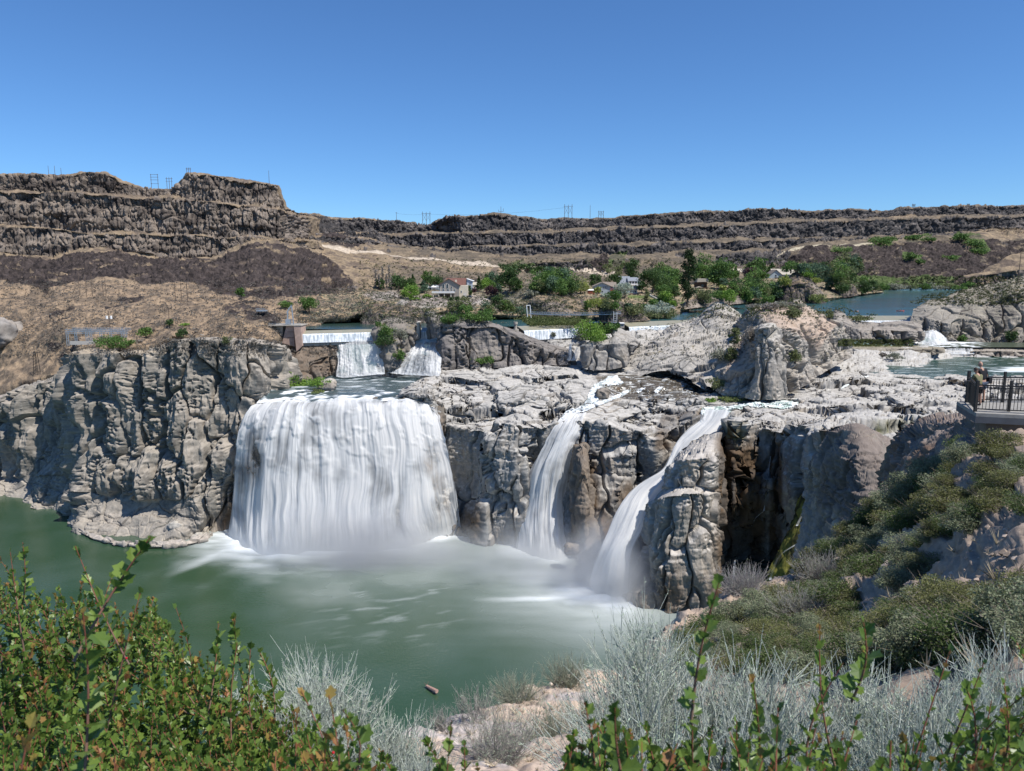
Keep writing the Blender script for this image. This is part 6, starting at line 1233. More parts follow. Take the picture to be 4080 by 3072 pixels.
def window(root,x,z,w,h,y,arch=False,fm=None):
    fr=MB()
    if arch:
        a=[(x-w/2,z),(x+w/2,z)]+[(x+w/2*math.cos(t),z+h-w/2+w/2*math.sin(t)) for t in np.linspace(0,math.pi,9)]; fr.prism(a,y-.14,y+.05); o=fr.build('window',fm or M_white,root)
        a=[(x-w*.42,z+.1),(x+w*.42,z+.1)]+[(x+w*.42*math.cos(t),z+h-w/2+w*.42*math.sin(t)) for t in np.linspace(0,math.pi,9)]; MB().prism(a,y-.2,y-.142).build('pane',M_glass,o)
    else:
        fr.box(x-w/2,y-.14,z,x+w/2,y+.05,z+h); o=fr.build('window',fm or M_white,root); g=MB(); g.box(x-w/2+.12,y-.2,z+.12,x-.05,y-.142,z+h-.12); g.box(x+.05,y-.2,z+.12,x+w/2-.12,y-.142,z+h-.12); g.build('pane',M_glass,o)
    return o
def site(name,px,py,D,label,cat,group=None,sink=0.):
    p=PD(px,py,D); r=empty(name,(float(p[0]),float(p[1]),float(p[2])-sink)); tag(r,label,cat,group); return r,D/F
def smp(x,y): return float(surf(x,y))
# main gabled house
H,u=site('house',1800,1189,smp(1800,1190)+4,'large stucco house with arched windows, brown roof and a long white balcony','house',None,.3)
X=lambda px:(px-1800)*u
Z=lambda py:(1189-py)*u
gable(H,X(1747),X(1828),4,22,Z(1134),Z(1111),M_roofb,M_stucco,True,1.)
MB().box(X(1828),6,0,X(1862),20,Z(1137)).build('wall',M_cream,H); 
gable(H,X(1775),X(1845),16,30,Z(1134),Z(1110),M_roofb,M_stucco,False,1.)
MB().box(X(1809),10,Z(1130),X(1816),12,Z(1115)).build('chimney',M_cream,H)
for (wx,wz,ww,wh,ar) in ((1766,1148,9,17,True),(1782,1148,9,18,True),(1750.5,1150,4.5,9,True),(1798,1150,5,10,True),(1773.5,1131,4.5,4.5,True),(1766,1159,9,8,False),(1784,1159,9,8,False),(1751,1159,5,8,False),(1798,1159,6,8,False),(1811,1160,6,9,False),(1836,1166,5,9,False)):
    window(H,X(wx),Z(wz),ww*u,wh*u,4 if wx<1828 else 6,ar)
MB().box(X(1722),-1.5,Z(1167.5),X(1812),4,Z(1164.5)).build('balcony',M_deck,H)
rl=MB(); rl.box(X(1722),-1.5,Z(1160),X(1812),-1.3,Z(1159)); rl.box(X(1722),-1.5,Z(1164.5),X(1812),-1.45,Z(1160.5)); rl.build('balcony_rail',M_white,H)
for cx in (1727,1749,1771,1797): MB().bar((X(cx),-.8,0),(X(cx),-.8,Z(1167)),.4,8).build('column',M_cream,H)
MB().box(X(1749),2.5,0,X(1800),4,Z(1168)).build('garage_wall',M_browng,H)
for gx in (1757,1778): MB().box(X(gx),2.2,0,X(gx+14),2.49,Z(1176)).build('garage_door',M_wood,H)
st=MB(); [st.box(X(1846),1-i*.5,0,X(1858),1.5-i*.5,Z(1166)*(1-i/9)) for i in range(8)]; st.build('stair',M_deck,H)
# left wing awning
MB().prism([(X(1720),Z(1150)),(X(1747),Z(1146)),(X(1747),Z(1143)),(X(1720),Z(1148))],2,12).build('awning',M_browng,H)
# pale blue house behind
H,u=site('house',1858,1170,smp(1858,1160)+30,'pale blue two storey house behind the stucco house','house',None,.5); X=lambda px:(px-1858)*u; Z=lambda py:(1170-py)*u
gable(H,X(1836),X(1883),0,16,Z(1118),Z(1110),M_white,M_pblue,True,.8)
for wx,wy in ((1849,1131),(1874,1128),(1849,1150),(1872,1150)): window(H,X(wx),Z(wy+2),5*u,6*u,0)
H,u=site('shed',1890,1158,smp(1890,1158)+20,'small tan roofed outbuilding at the right of the pale blue house','outbuilding'); X=lambda px:(px-1890)*u; Z=lambda py:(1158-py)*u
gable(H,X(1882),X(1899),0,8,Z(1135),Z(1126),M_tanroof,M_cream,False,.5); window(H,X(1891),Z(1150),5*u,8*u,0)
for (px_,py_,x0,x1,ze,zr,lab) in ((1733,1152,1718,1747,1143,1135,'white roofed carport left of the stucco house'),(1706,1152,1697,1716,1146,1139,'smaller pale roofed shed left of the carport')):
    H,u=site('shed',px_,py_,smp(px_,py_)+12,lab,'outbuilding',None,.4); gable(H,(x0-px_)*u,(x1-px_)*u,0,9,(py_-ze)*u,(py_-zr)*u,M_white,M_bluegrey,False,.4); window(H,0,1,5*u,4*u,0)
# cars by the garage
def car(px,py,label,mat,L=4.6,rz=.5):
    D=smp(px,py); p=PD(px,py,D-1); r=empty('parked_car',tuple(p),rz); tag(r,label,'car')
    MB().prism([(-L/2,.35),(L/2,.35),(L/2,.85),(L*.36,1.0),(L*.2,1.5),(-L*.25,1.5),(-L*.4,1.02),(-L/2,.95)],-.9,.9).build('body',mat,r,.06)
    MB().prism([(-L*.37,1.02),(L*.31,1.02),(L*.185,1.42),(-L*.24,1.42)],-.93,.93).build('windows',M_glass,r)
    for sx in (-.31,.31):
        for sy in (-.85,.85): MB().bar((L*sx,sy-.1,.33),(L*sx,sy+.1,.33),.33,12).build('wheel',M_rubber,r)
car(1826,1176,'white car parked beside the stucco house',M_paint); car(1868,1186,'dark blue car parked at the edge of the drive',M_dpaint,4.8,-.4)
# blue gabled house
H,u=site('house',2410,1168,smp(2410,1168),'blue grey house with low brown gable and corner balcony','house',None,1.); X=lambda px:(px-2410)*u; Z=lambda py:(1168-py)*u
gable(H,X(2366),X(2431),0,12,Z(1136),Z(1122),M_browng,M_bluegrey,True,1.2)
gable(H,X(2400),X(2456),6,16,Z(1136),Z(1122),M_browng,M_bluegrey,False,1.)
MB().box(X(2431),-1,Z(1154),X(2449),7,Z(1151)).build('balcony',M_red,H); 
b=MB(); [b.box(X(2431+i*2.2),-1,Z(1151),X(2431+i*2.2)+.1,-.9,Z(1145)) for i in range(9)]; b.box(X(2431),-1.02,Z(1145),X(2449),-.88,Z(1144)); b.build('balcony_rail',M_red,H)
for wx,wy,ww,wh in ((2375,1146,4.5,8),(2381,1146,4.5,8),(2388,1146,4.5,8),(2404,1147,4.5,11),(2411,1147,4.5,11),(2418,1147,4.5,11),(2400,1160,7,7),(2440,1146,7,9)): window(H,X(wx),Z(wy),ww*u,wh*u,0 if wx<2431 else 6)
H,u=site('shed',2355,1175,smp(2355,1172),'low red shed with a white roof left of the blue grey house','outbuilding',None,.5); gable(H,(2343-2355)*u,(2369-2355)*u,0,6,(1175-1155)*u,(1175-1151)*u,M_white,M_red,False,.4)
# grey roofed white house
H,u=site('house',2520,1150,smp(2520,1140)+20,'white two storey house with slate grey roofs','house',None,1.5); X=lambda px:(px-2520)*u; Z=lambda py:(1150-py)*u
gable(H,X(2470),X(2510),0,14,Z(1125),Z(1097),M_roofg,M_pblue,False,.6); gable(H,X(2502),X(2541),-2,10,Z(1114),Z(1101),M_roofg,M_white,False,.6); gable(H,X(2541),X(2562),2,10,Z(1130),Z(1116),M_roofg,M_white,False,.6)
for wx,wy in ((2510,1124),(2521,1124),(2532,1124),(2514,1138),(2530,1138)): window(H,X(wx),Z(wy),8*u,8*u,-2)
# lower lakeside house
H,u=site('house',2515,1172,smp(2515,1172),'low white lakeside house with grey brown roof above a red deck','house',None,1.); X=lambda px:(px-2515)*u; Z=lambda py:(1172-py)*u
gable(H,X(2448),X(2538),0,12,Z(1148),Z(1136),M_browng,M_white,False,1.); 
for wx in (2512,2522,2531): window(H,X(wx),Z(1162),7*u,9*u,0)
MB().box(X(2505),-6,Z(1172),X(2575),0,Z(1169)).build('deck',M_red,H)
b=MB(); [b.box(X(2505+i*3),-6,Z(1169),X(2505+i*3)+.15,-5.85,Z(1164)) for i in range(24)]; b.box(X(2505),-6.02,Z(1164.5),X(2575),-5.83,Z(1163.5)); b.build('deck_rail',M_red,H)
for wx in (2507,2540,2573): MB().bar((X(wx),-5.7,-4),(X(wx),-5.7,Z(1170)),.3).build('deck_post',M_white,H)
# shore stair
def line_on(a,b,n): return [(a[0]+(b[0]-a[0])*i/(n-1),a[1]+(b[1]-a[1])*i/(n-1)) for i in range(n)]
r,u=site('stair',2650,1205,smp(2650,1205),'long concrete stair with railing running down to the shore','stairway'); o=np.array(r.location); b=MB(); q=[PD(x,y,smp(x,y))+[0,0,.5]-o for x,y in line_on((2588,1178),(2690,1232),14)]; [b.bar(q[i],q[i+1],.7,4) for i in range(13)]; b.build('steps',M_deck,r); b=MB(); [b.bar(q[i]+[0,0,1.3],q[i+1]+[0,0,1.3],.1,4) for i in range(13)]; [b.bar(q[i],q[i]+[0,0,1.3],.08,4) for i in range(14)]; b.build('handrail',M_steel,r)
# timber house
H,u=site('house',2793,1155,smp(2793,1150)+6,'dark timber house with pale flat roof on tall posts right of the great poplar','house',None,1.); X=lambda px:(px-2793)*u; Z=lambda py:(1155-py)*u
MB().box(X(2780),2,Z(1150),X(2818),16,Z(1121)).build('wall',M_wood,H); MB().prism([(X(2776),Z(1121)),(X(2820),Z(1119)),(X(2820),Z(1107)),(X(2779),Z(1108))],0,14).build('roof',M_tanroof,H)
for cx in (2773,2783,2795,2808,2820): MB().box(X(cx),-4,Z(1160),X(cx)+.5,-3.5,Z(1142)).build('post',M_wood,H)
MB().box(X(2770),-5,Z(1144),X(2824),2,Z(1142)).build('deck',M_wood,H); MB().prism([(X(2770),Z(1142)),(X(2795),Z(1142)),(X(2783),Z(1137))],-6,-1).build('awning',M_tanroof,H); window(H,X(2800),Z(1140),10*u,10*u,2,False,M_wood)
H,u=site('house',2945,1092,smp(2945,1092)+10,'pale house with low hipped grey roof between the spruce and the maroon tree','house',None,1.); X=lambda px:(px-2945)*u; Z=lambda py:(1092-py)*u
gable(H,X(2925),X(2968),0,14,Z(1081),Z(1069),M_tanroof,M_white,False,1.); window(H,X(2950),Z(1090),7*u,6*u,0); window(H,X(2935),Z(1090),6*u,6*u,0)
H,u=site('house',3100,1122,smp(3100,1110)+8,'shore house with big grey gable and long pale roof above the basalt crag','house',None,1.5); X=lambda px:(px-3100)*u; Z=lambda py:(1122-py)*u
gable(H,X(3062),X(3118),0,16,Z(1094),Z(1071),M_browng,M_bluegrey,True,1.2); gable(H,X(3090),X(3172),8,26,Z(1088),Z(1068),M_tanroof,M_bluegrey,False,1.2)
for wx,wy in ((3078,1112),(3090,1112),(3102,1112),(3090,1098)): window(H,X(wx),Z(wy),7*u,8*u,0)
MB().box(X(3086),-2,Z(1103),X(3110),0,Z(1101)).build('balcony',M_wood,H); MB().box(X(3148),14,Z(1075),X(3155),17,Z(1064)).build('chimney',M_browng,H)
r,u=site('deck',3048,1180,smp(3048,1180)-2,'small brown deck with steps on the bank left of the crag','deck'); X=lambda px:(px-3048)*u
MB().box(X(3034),0,0,X(3072),5,1).build('platform',M_red,r); b=MB(); [b.bar((X(3034+i*4),0,1),(X(3034+i*4),0,3),.12,4) for i in range(10)]; b.bar((X(3034),0,3),(X(3070),0,3),.15,4); b.build('rail',M_red,r)
# ---- power line structures
def tower(px0,px1,pb,pt,D,label,style,group=None):
    pxc=(px0+px1)/2; p=PD(pxc,pb,D); r=empty('transmission_tower' if style!='pole' else 'utility_pole',tuple(p)); tag(r,label,'pylon' if style!='pole' else 'utility pole',group); u=D/F; w=(px1-px0)*u/2; h=(pb-pt)*u*1.01; t=max(.22,D/F*.95)
    if style=='H':
        for sx in (-1,1): MB().bar((sx*w*.8,0,-4),(sx*w*.8,0,h),t,6,t*.8).build('pole',M_pole,r)
        MB().bar((0,0,-4),(0,0,h*.97),t,6,t*.7).build('pole',M_pole,r)
        MB().bar((-w,0,h*.86),(w,0,h*.86),t*.8,4).build('crossarm',M_pole,r)
        b=MB(); b.bar((-w*.8,0,h*.82),(0,0,h*.35),t*.5,4); b.bar((w*.8,0,h*.82),(0,0,h*.35),t*.5,4); b.bar((0,0,h*.82),(-w*.8,0,h*.35),t*.5,4); b.bar((0,0,h*.82),(w*.8,0,h*.35),t*.5,4); b.build('brace',M_pole,r)
    elif style=='ladder':
        for sx in (-1,1): MB().bar((sx*w*.85,0,-4),(sx*w*.85,0,h),t,6,t*.8).build('pole',M_pole,r)
        for k in (.44,.66,.82,.97): MB().bar((-w,0,h*k),(w,0,h*k),t*.8,4).build('crossarm',M_pole,r)
    elif style=='T':
        for sx in (-.7,0,.7): MB().bar((sx*w,0,-4),(sx*w,0,h),t,6,t*.8).build('pole',M_pole,r)
        MB().bar((-w,0,h*.9),(w,0,h*.9),t*.8,4).build('crossarm',M_pole,r); MB().bar((-w,0,h*.7),(w,0,h*.7),t*.6,4).build('crossarm',M_pole,r)
    elif style=='mast':
        MB().bar((0,0,-4),(0,0,h),t*1.1,6,t*.6).build('mast',M_pole,r); b=MB(); b.bar((-w,0,h*.35),(w,0,h*.35),t*.8,4); b.bar((-w,0,h*.35),(-w,0,h*.6),t*.9,4); b.bar((w,0,h*.35),(w,0,h*.75),t*.9,4); b.build('antenna',M_pole,r)
    elif style=='pole':
        MB().bar((0,0,-3),(0,0,h),t,6,t*.6).build('pole',M_pole,r)
        if px1-px0>5: MB().bar((-w,0,h*.92),(w,0,h*.92),t*.6,4).build('crossarm',M_pole,r)
        else: MB().bar((0,0,h),(0,0,h*1.04),t*.4,4).build('tip',M_steel,r)
    return r
tower(603,634,762,698,900,'tall two pole ladder frame in the dip left of the butte','ladder'); tower(663,690,760,710,905,'three pole structure just left of the butte','T'); tower(742,762,694,670,885,'small pole frame on the left corner of the butte','T')
tower(1071,1075,736,684,870,'thin antenna pole at the right end of the butte','pole')
for i,(x,t_) in enumerate(((195,664),(220,664),(245,672))): tower(x-2,x+2,704,t_,890,'slim pole on the left rim, %s from the left'%ORD[i],'pole','poles on the left rim')
tower(1576,1584,884,847,1435,'slim lattice pole on the rim left of the wide gap','pole'); tower(1681,1717,900,846,1450,'H frame pylon standing in the wide rim gap','H'); tower(1987,2005,855,824,1410,'stubby mast with antennas on the rim hump','mast')
tower(2246,2282,874,817,1425,'large H frame pylon on the middle rim','H'); tower(2349,2353,870,821,1430,'single pole between the two middle rim pylons','pole'); tower(2383,2406,871,841,1440,'small H frame pylon right of the single pole','H'); tower(3633,3646,830,813,1650,'tiny H frame pylon on the far right rim','H'); tower(3852,3864,822,812,1660,'barely visible pylon rightmost on the far rim','H')
# left slope frames and poles
for i,(x,yb,yt) in enumerate(((318,1181,1086),(346,1183,1106),(369,1181,1098),(412,1178,1106),(423,1176,1108))): tower(x-3,x+3,yb,yt,smp(x,yb),'wooden line pole on the dry slope, %s from the left of five'%ORD[i],'pole','five line poles on the dry slope')
tower(690,758,1203,1127,smp(724,1200),'big wooden switching frame with cross braces on the slope','T'); 
r=tower(852,942,1192,1150,smp(900,1190),'lower wooden frame with four legs near the talus edge','T')
r=tower(432,448,1338,1243,smp(444,1338),'wooden pole with two white transformers behind the green shrub','pole'); b=MB(); b.bar((-1.1,0,9),(-1.1,0,10.6),.6,8); b.bar((1.1,0,9),(1.1,0,10.6),.6,8); b.build('transformer',M_white,r)
tower(670,678,1274,1226,smp(674,1274),'small pole with a transformer on the slope','pole'); tower(4054,4062,1106,1008,440,'leaning wooden pole on the headland at the right edge','pole')
for i,(x,yb,yt) in enumerate(((1571,1212,1146),(1590,1196,1140),(1610,1190,1142))): tower(x-5,x+5,yb,yt,smp(x,yb),'utility pole left of the bright round tree, %s from the left'%ORD[i],'pole','utility poles by the village')
# substation
D=smp(380,1362); r,u=site('substation',380,1362,D-4,'steel lattice substation gantry on the slope behind the cliff','substation'); X=lambda px:(px-380)*u; Z=lambda py:(1362-py)*u
for i,x in enumerate((266,300,344,360,400,440,486,500)): 
    b=MB(); b.bar((X(x),0,-2),(X(x),0,Z(1322)),.18,4); b.bar((X(x)+1,0,-2),(X(x)+1,0,Z(1322)),.18,4); [b.bar((X(x),0,k*1.2),(X(x)+1,0,k*1.2+1),.1,4) for k in range(6)]; b.build('leg',M_steel,r)
for zz_,y_ in ((1322,0),(1330,3),(1319,6)):
    b=MB(); b.bar((X(262),y_,Z(zz_)),(X(502),y_,Z(zz_)),.16,4); b.bar((X(262),y_,Z(zz_)+1.1),(X(502),y_,Z(zz_)+1.1),.16,4); n_=34; [b.bar((X(262+240*i/n_),y_,Z(zz_)+(i%2)*1.1),(X(262+240*(i+1)/n_),y_,Z(zz_)+((i+1)%2)*1.1),.09,4) for i in range(n_)]; b.build('beam',M_steel,r)
MB().box(X(292),-3,-1.2,X(400),-2.6,.6).build('wall',M_deck,r)
D=smp(145,1478); r,u=site('lattice_tower',147,1478,D-2,'dark lattice tower at the foot of the slope at the left','pylon'); b=MB(); [b.bar((sx*1.2,sy*1.2,-2),(sx*.6,sy*.6,78*u),.14,4) for sx in (-1,1) for sy in (-1,1)]; b.build('leg',M_dsteel,r); b=MB(); [b.bar((-1.1,-1.1,k*1.6),(1.,-1,k*1.6+1.5),.1,4) for k in range(6)]; b.build('brace',M_dsteel,r)
# dam pier, crane, platform
D=400.; p=PD(1150,1392,D-16); r=empty('dam_pier',tuple(p)); tag(r,'concrete dam intake with pinkish piers, railings and deck','dam'); u=(D-16)/F; X=lambda px:(px-1150)*u; Z=lambda py:(1392-py)*u
MB().prism([(X(1089),Z(1352)),(X(1127),Z(1350)),(X(1131),Z(1297)),(X(1088),Z(1297))],0,7).build('wall',M_conc,r)
MB().prism([(X(1127),Z(1366)),(X(1177),Z(1380)),(X(1177),Z(1298)),(X(1148),Z(1298))],-1,6).build('buttress',M_pinkc,r)
MB().prism([(X(1187),Z(1400)),(X(1212),Z(1376)),(X(1209),Z(1296)),(X(1181),Z(1297))],-3,6).build('pier',M_pinkc,r,.12)
MB().box(X(1177),1,Z(1405),X(1187),5,Z(1298)).build('gate_slot',M_wood,r)
for zz_ in (1322,1345): MB().box(X(1150),-1.15,Z(zz_),X(1176),-1.02,Z(zz_)+.18).build('joint',M_wood,r)
MB().box(X(1078),-3.2,Z(1296.5),X(1212),9,Z(1293.5)).build('deck',M_conc,r)
b=MB(); [b.bar((X(1080+i*6),-3,Z(1294)),(X(1080+i*6),-3,Z(1286)),.06,4) for i in range(22)]; b.bar((X(1080),-3,Z(1286)),(X(1210),-3,Z(1286)),.07,4); b.bar((X(1080),-3,Z(1290)),(X(1210),-3,Z(1290)),.06,4); b.build('railing',M_steel,r)
b=MB(); b.box(X(1072),0,Z(1293),X(1099),3,Z(1281)); b.build('control_box',M_dsteel,r)
r=empty('crane',tuple(PD(1160,1293,D-16))); tag(r,'white steel jib crane standing on the dam deck','crane'); X=lambda px:(px-1160)*u; Z=lambda py:(1293-py)*u
MB().box(X(1140),-1,0,X(1156),2,Z(1272)).build('base',M_steel,r); MB().bar((X(1170),0,0),(X(1165),0,Z(1216)),.34,4).build('mast',M_steel,r); MB().bar((X(1146),0,Z(1282)),(X(1149),0,Z(1240)),.4,4).build('boom',M_steel,r)
b=MB(); b.bar((X(1149),0,Z(1240)),(X(1165),0,Z(1216)),.34,4); b.bar((X(1143),0,Z(1246)),(X(1156),0,Z(1226)),.2,4); b.build('jib',M_steel,r)
r=empty('hoist_tower',tuple(PD(1046,1285,D-14))); tag(r,'small steel hoist tower with top platform left of the crane','tower'); X=lambda px:(px-1046)*u; Z=lambda py:(1285-py)*u
for a in (1035,1044,1063): MB().bar((X(a),0,-3),(X(a),0,Z(1240)),.2,4).build('leg',M_dsteel,r)
MB().box(X(1028),-2,Z(1240),X(1064),2,Z(1236)).build('platform',M_steel,r); b=MB(); [b.bar((X(x),-2,Z(1236)),(X(x),-2,Z(1228)),.09,4) for x in range(1028,1066,6)]; b.bar((X(1028),-2,Z(1229)),(X(1064),-2,Z(1229)),.1,4); b.build('railing',M_steel,r); b=MB(); [b.bar((X(1035),0,k*2),(X(1044),0,k*2+2),.1,4) for k in range(3)]; b.build('brace',M_dsteel,r)
# spillway piers
r,u=site('gauge_pier',2054,1314,416,'round concrete gauge pier with a cap beside the long spillway','pier'); MB().bar((0,0,-2),(0,0,22*u),7*u,14,6*u).build('shaft',M_conc,r); MB().bar((0,0,22*u),(0,0,31*u),8.5*u,14).build('cap',M_conc,r); MB().bar((0,0,-1),(0,0,3*u),13*u,14).build('base',M_conc,r)
r,u=site('abutment',1663,1352,394,'narrow concrete abutment between the rock island and the short spillway','abutment'); MB().prism([(-9*u,0),(9*u,0),(9*u,66*u),(0,68*u),(-4*u,30*u)],0,7).build('wall',M_conc,r); MB().box(-1*u,-.4,66*u,10*u,7.5,69*u).build('cap',M_deck,r)
r,u=site('abutment',2478,1308,446,'white capped concrete block at the end of the spillway right of the willow','abutment'); MB().box(-6*u,0,0,10*u,5,18*u).build('wall',M_conc,r); MB().box(-8*u,-.5,18*u,11*u,5.5,21*u).build('cap',M_white,r)
# footbridge
A=PD(2106,1250,462); B=PD(2474,1250,452); r=empty('footbridge',tuple((A+B)/2)); tag(r,'suspension footbridge with mesh railings over the channel','bridge'); o=np.array(r.location); A=A-o; B=B-o; n_=40
pts=[A*(1-t)+B*t-np.array([0,0,math.sin(t*math.pi)*.8]) for t in np.linspace(0,1,n_+1)]
b=MB(); [b.bar(pts[i],pts[i+1],.32,4) for i in range(n_)]; [b.bar(pts[i]+[0,2,0],pts[i+1]+[0,2,0],.32,4) for i in range(n_)]; b.build('deck',M_steel,r)
for yy in (0,2): 
    b=MB(); [b.bar(p+[0,yy,0],p+[0,yy,1.3],.06,4) for p in pts]; [b.bar(pts[i]+[0,yy,1.3],pts[i+1]+[0,yy,1.3],.07,4) for i in range(n_)]; [b.bar(pts[i]+[0,yy,.7],pts[i+1]+[0,yy,.7],.05,4) for i in range(n_)]; b.build('railing',M_steel,r)
for (px_,lean,yb_,yt_) in ((2106,-.7,1254,1217),(2474,-.7,1250,1214)):
    q=PD(px_,yb_,460)-o; h=(yb_-yt_)*460/F; b=MB(); b.bar(q+[-.6,0,-2],q+[-.6+lean,0,h],.28,6); b.bar(q+[1.6,1.8,-2],q+[.9,1.8,h],.28,6); b.bar(q+[-.6+lean,0,h],q+[.9,1.8,h],.26,4); b.build('tower',M_whsteel,r)
r,u=site('access_stair',2451,1284,446,'white steel access ladder and platform under the right bridge landing','ladder'); b=MB(); b.bar((-1,0,0),(-1,0,44*u),.16,4); b.bar((1,0,0),(1,0,40*u),.16,4); [b.bar((-1,0,k*1.1),(1,0,k*1.1),.09,4) for k in range(6)]; b.build('ladder',M_whsteel,r); b=MB(); b.box(-10*u*1.5,-.5,-.3,6*u,2,0); [b.bar((x,-.5,0),(x,-.5,1.4),.07,4) for x in np.linspace(-15*u,6*u,6)]; b.bar((-15*u,-.5,1.4),(6*u,-.5,1.4),.08,4); b.build('platform',M_steel,r)
# boats on the lake
def boat(px,py,L,label,mat,name='kayak',person_=True):
    p=VZ(px,py,84.05); r=empty(name,tuple(p),.1); tag(r,label,'boat'); m=MB(); n=9; ring=[]
    for i in range(n):
        t=i/(n-1)*2-1; w_=(1-abs(t)**2.4)*L*.13+.02; ring.append([(t*L/2,-w_,.32+.25*t*t),(t*L/2,-w_*.6,-.1),(t*L/2,w_*.6,-.1),(t*L/2,w_,.32+.25*t*t)])
    vs=[q for g in ring for q in g]; fs=[]
    for i in range(n-1):
        for k in range(3): fs.append([i*4+k,i*4+k+1,i*4+4+k+1,i*4+4+k])
        fs.append([i*4+3,i*4,i*4+4,i*4+7])
    m.add(vs,fs); m.build('hull',mat,r)
    if person_: MB().bar((0,0,.2),(0,0,.95),.32,8,.22).build('paddler_torso',M_red,r); MB().bar((0,0,.95),(0,0,1.3),.14,8,.12).build('paddler_head',plain('skin_far',(.5,.33,.25)),r)
    return r
boat(3407,1241,5.5,'red and white boat on the blue lake, left of two near the spillway',M_pink); boat(3587,1240,6.5,'orange red boat on the blue lake, right of two near the spillway',M_orange)
boat(3510,1168,7,'small white boat beyond the weeds on the lake',M_white,'rowing_boat'); boat(3400,1178,9,'white boat moored at the small dark crag',M_white,'rowing_boat',False); boat(3470,1162,9,'pale boat by the narrows shore',M_white,'rowing_boat',False); boat(3799,1152,6,'tiny pale boat far out near the right headland',M_white,'rowing_boat',False)
# power lines between rim pylons
def wire(name,a,b,sag,r_,label,n=14):
    rt=empty(name,tuple((a+b)/2)); tag(rt,label,'cable'); o=(a+b)/2; m=MB(); q=[a*(1-t)+b*t-np.array([0,0,sag*4*t*(1-t)])-o for t in np.linspace(0,1,n)]; [m.bar(q[i],q[i+1],r_,3) for i in range(n-1)]; m.build('wire',M_dsteel,rt)
wire('power_line',PD(1699,853,1450),PD(2264,825,1425),6,.12,'thin power line from the gap pylon to the large middle pylon'); wire('power_line',PD(1580,850,1435),PD(1699,853,1450),2,.12,'thin power line from the slim lattice pole to the gap pylon')
wire('power_line',PD(440,1250,smp(444,1338)),PD(674,1230,smp(674,1274)),3,.05,'thin line from the transformer pole up the dry slope')
# driftwood in the pool
r,u=site('driftwood',1722,2745,float(DZ(1722,2745,0))-1,'short reddish log floating in the green pool','log'); b=MB(); b.bar((-1.8,1.6,0),(1.5,-1.8,.35),.35,8,.55); b.build('trunk',plain('log_wood',(.38,.24,.19),.9,0,.3,4,.4),r); b=MB(); b.bar((-1.4,1.3,.1),(-2.5,1.7,.9),.12,5,.04); b.bar((-1.6,1.4,.1),(-1.3,2.6,.8),.1,5,.03); b.build('branch',M_pole,r)
# dead snag
D=smp(3672,2010); D=min(D,60.); r,u=site('dead_tree',3672,2020,D,'bleached dead snag with two upright prongs on the slope','tree'); b=MB(); b.bar((0,0,-.5),(.1,0,45*u),6*u,7,4.5*u); b.bar((.1,0,45*u),(8*u,0,110*u),4.5*u,7,3*u); b.bar((8*u,0,110*u),(6*u,0,148*u),3*u,6,1*u); b.build('trunk',plain('bleached_wood',(.48,.44,.40),.85,0,.2,6,.4),r)
for (p,q,a,c) in (((.0,0,40*u),(-14*u,0,85*u),3.2*u,2*u),((-14*u,0,85*u),(-17*u,0,140*u),2*u,.6*u),((8*u,0,112*u),(16*u,.1,128*u),1.6*u,.5*u)): b=MB(); b.bar(p,q,a,6,c); b.build('branch',plain('bleached_wood',(.48,.44,.40),.85),r)
# boulders on the shore ledge and the river
def boulder(px,py,w,h,D,label,seed,col=((.30,.275,.245),(.5,.46,.40))):
    bm=bmesh.new(); bmesh.ops.create_icosphere(bm,subdivisions=5,radius=1.); P=np.array([v.co[:] for v in bm.verts]); f=np.array([[x.index for x in y.verts] for y in bm.faces]); bm.free(); u=D/F
    P=P/np.max(np.abs(P),axis=1,keepdims=True)**.35; P=P*(np.array([w/2,w/2.4,h/2])*u); Q=P+seed*31.; n=P/np.linalg.norm(P,axis=1,keepdims=True); s=w*u; R=worley(Q,(s*.45,s*.45,s*.3),seed)[2]; P=P+n*((fbm(Q,(s*.5,)*3,4,seed)*s*.16)+((R-.5)*s*.12))[:,None]
    c=PD(px,py,D); o=mesh_np('boulder',P,f,M_rock,ctuff(P+c,n,col[0],col[1],seed)); o.location=tuple(c); tag(o,label,'boulder'); return o
boulder(380,2108,90,40,325,'flat topped pale boulder at the left of the shore ledge',1); boulder(500,2128,100,34,318,'cracked pale boulder in the middle of the shore ledge',2); boulder(708,2118,84,104,312,'big rounded pale boulder standing against the cliff foot',3); boulder(800,2150,90,50,309,'low pale boulder at the right of the shore ledge',4)
boulder(1305,1537,72,46,342,'pale boulder lying in the river above the main fall',5); boulder(2400,1568,54,40,334,'dark wet boulder in the middle of the narrow cascade',6,((.13,.11,.09),(.3,.26,.22))); boulder(2275,2190,60,44,274,'broken brown rock at the foot of the buttress',7,((.16,.12,.10),(.3,.25,.2)))
boulder(1250,1518,30,12,350,'small dark stone at the edge of the green thicket',8,((.1,.09,.08),(.2,.18,.16))); boulder(1690,1503,34,10,380,'small dark rock in the river below the second upper fall',9,((.08,.08,.08),(.15,.14,.13)))
# left pale dome at the picture edge
boulder(-40,1318,230,130,452,'pale grey rock dome at the left edge of the picture',12,((.27,.25,.23),(.40,.36,.32)))
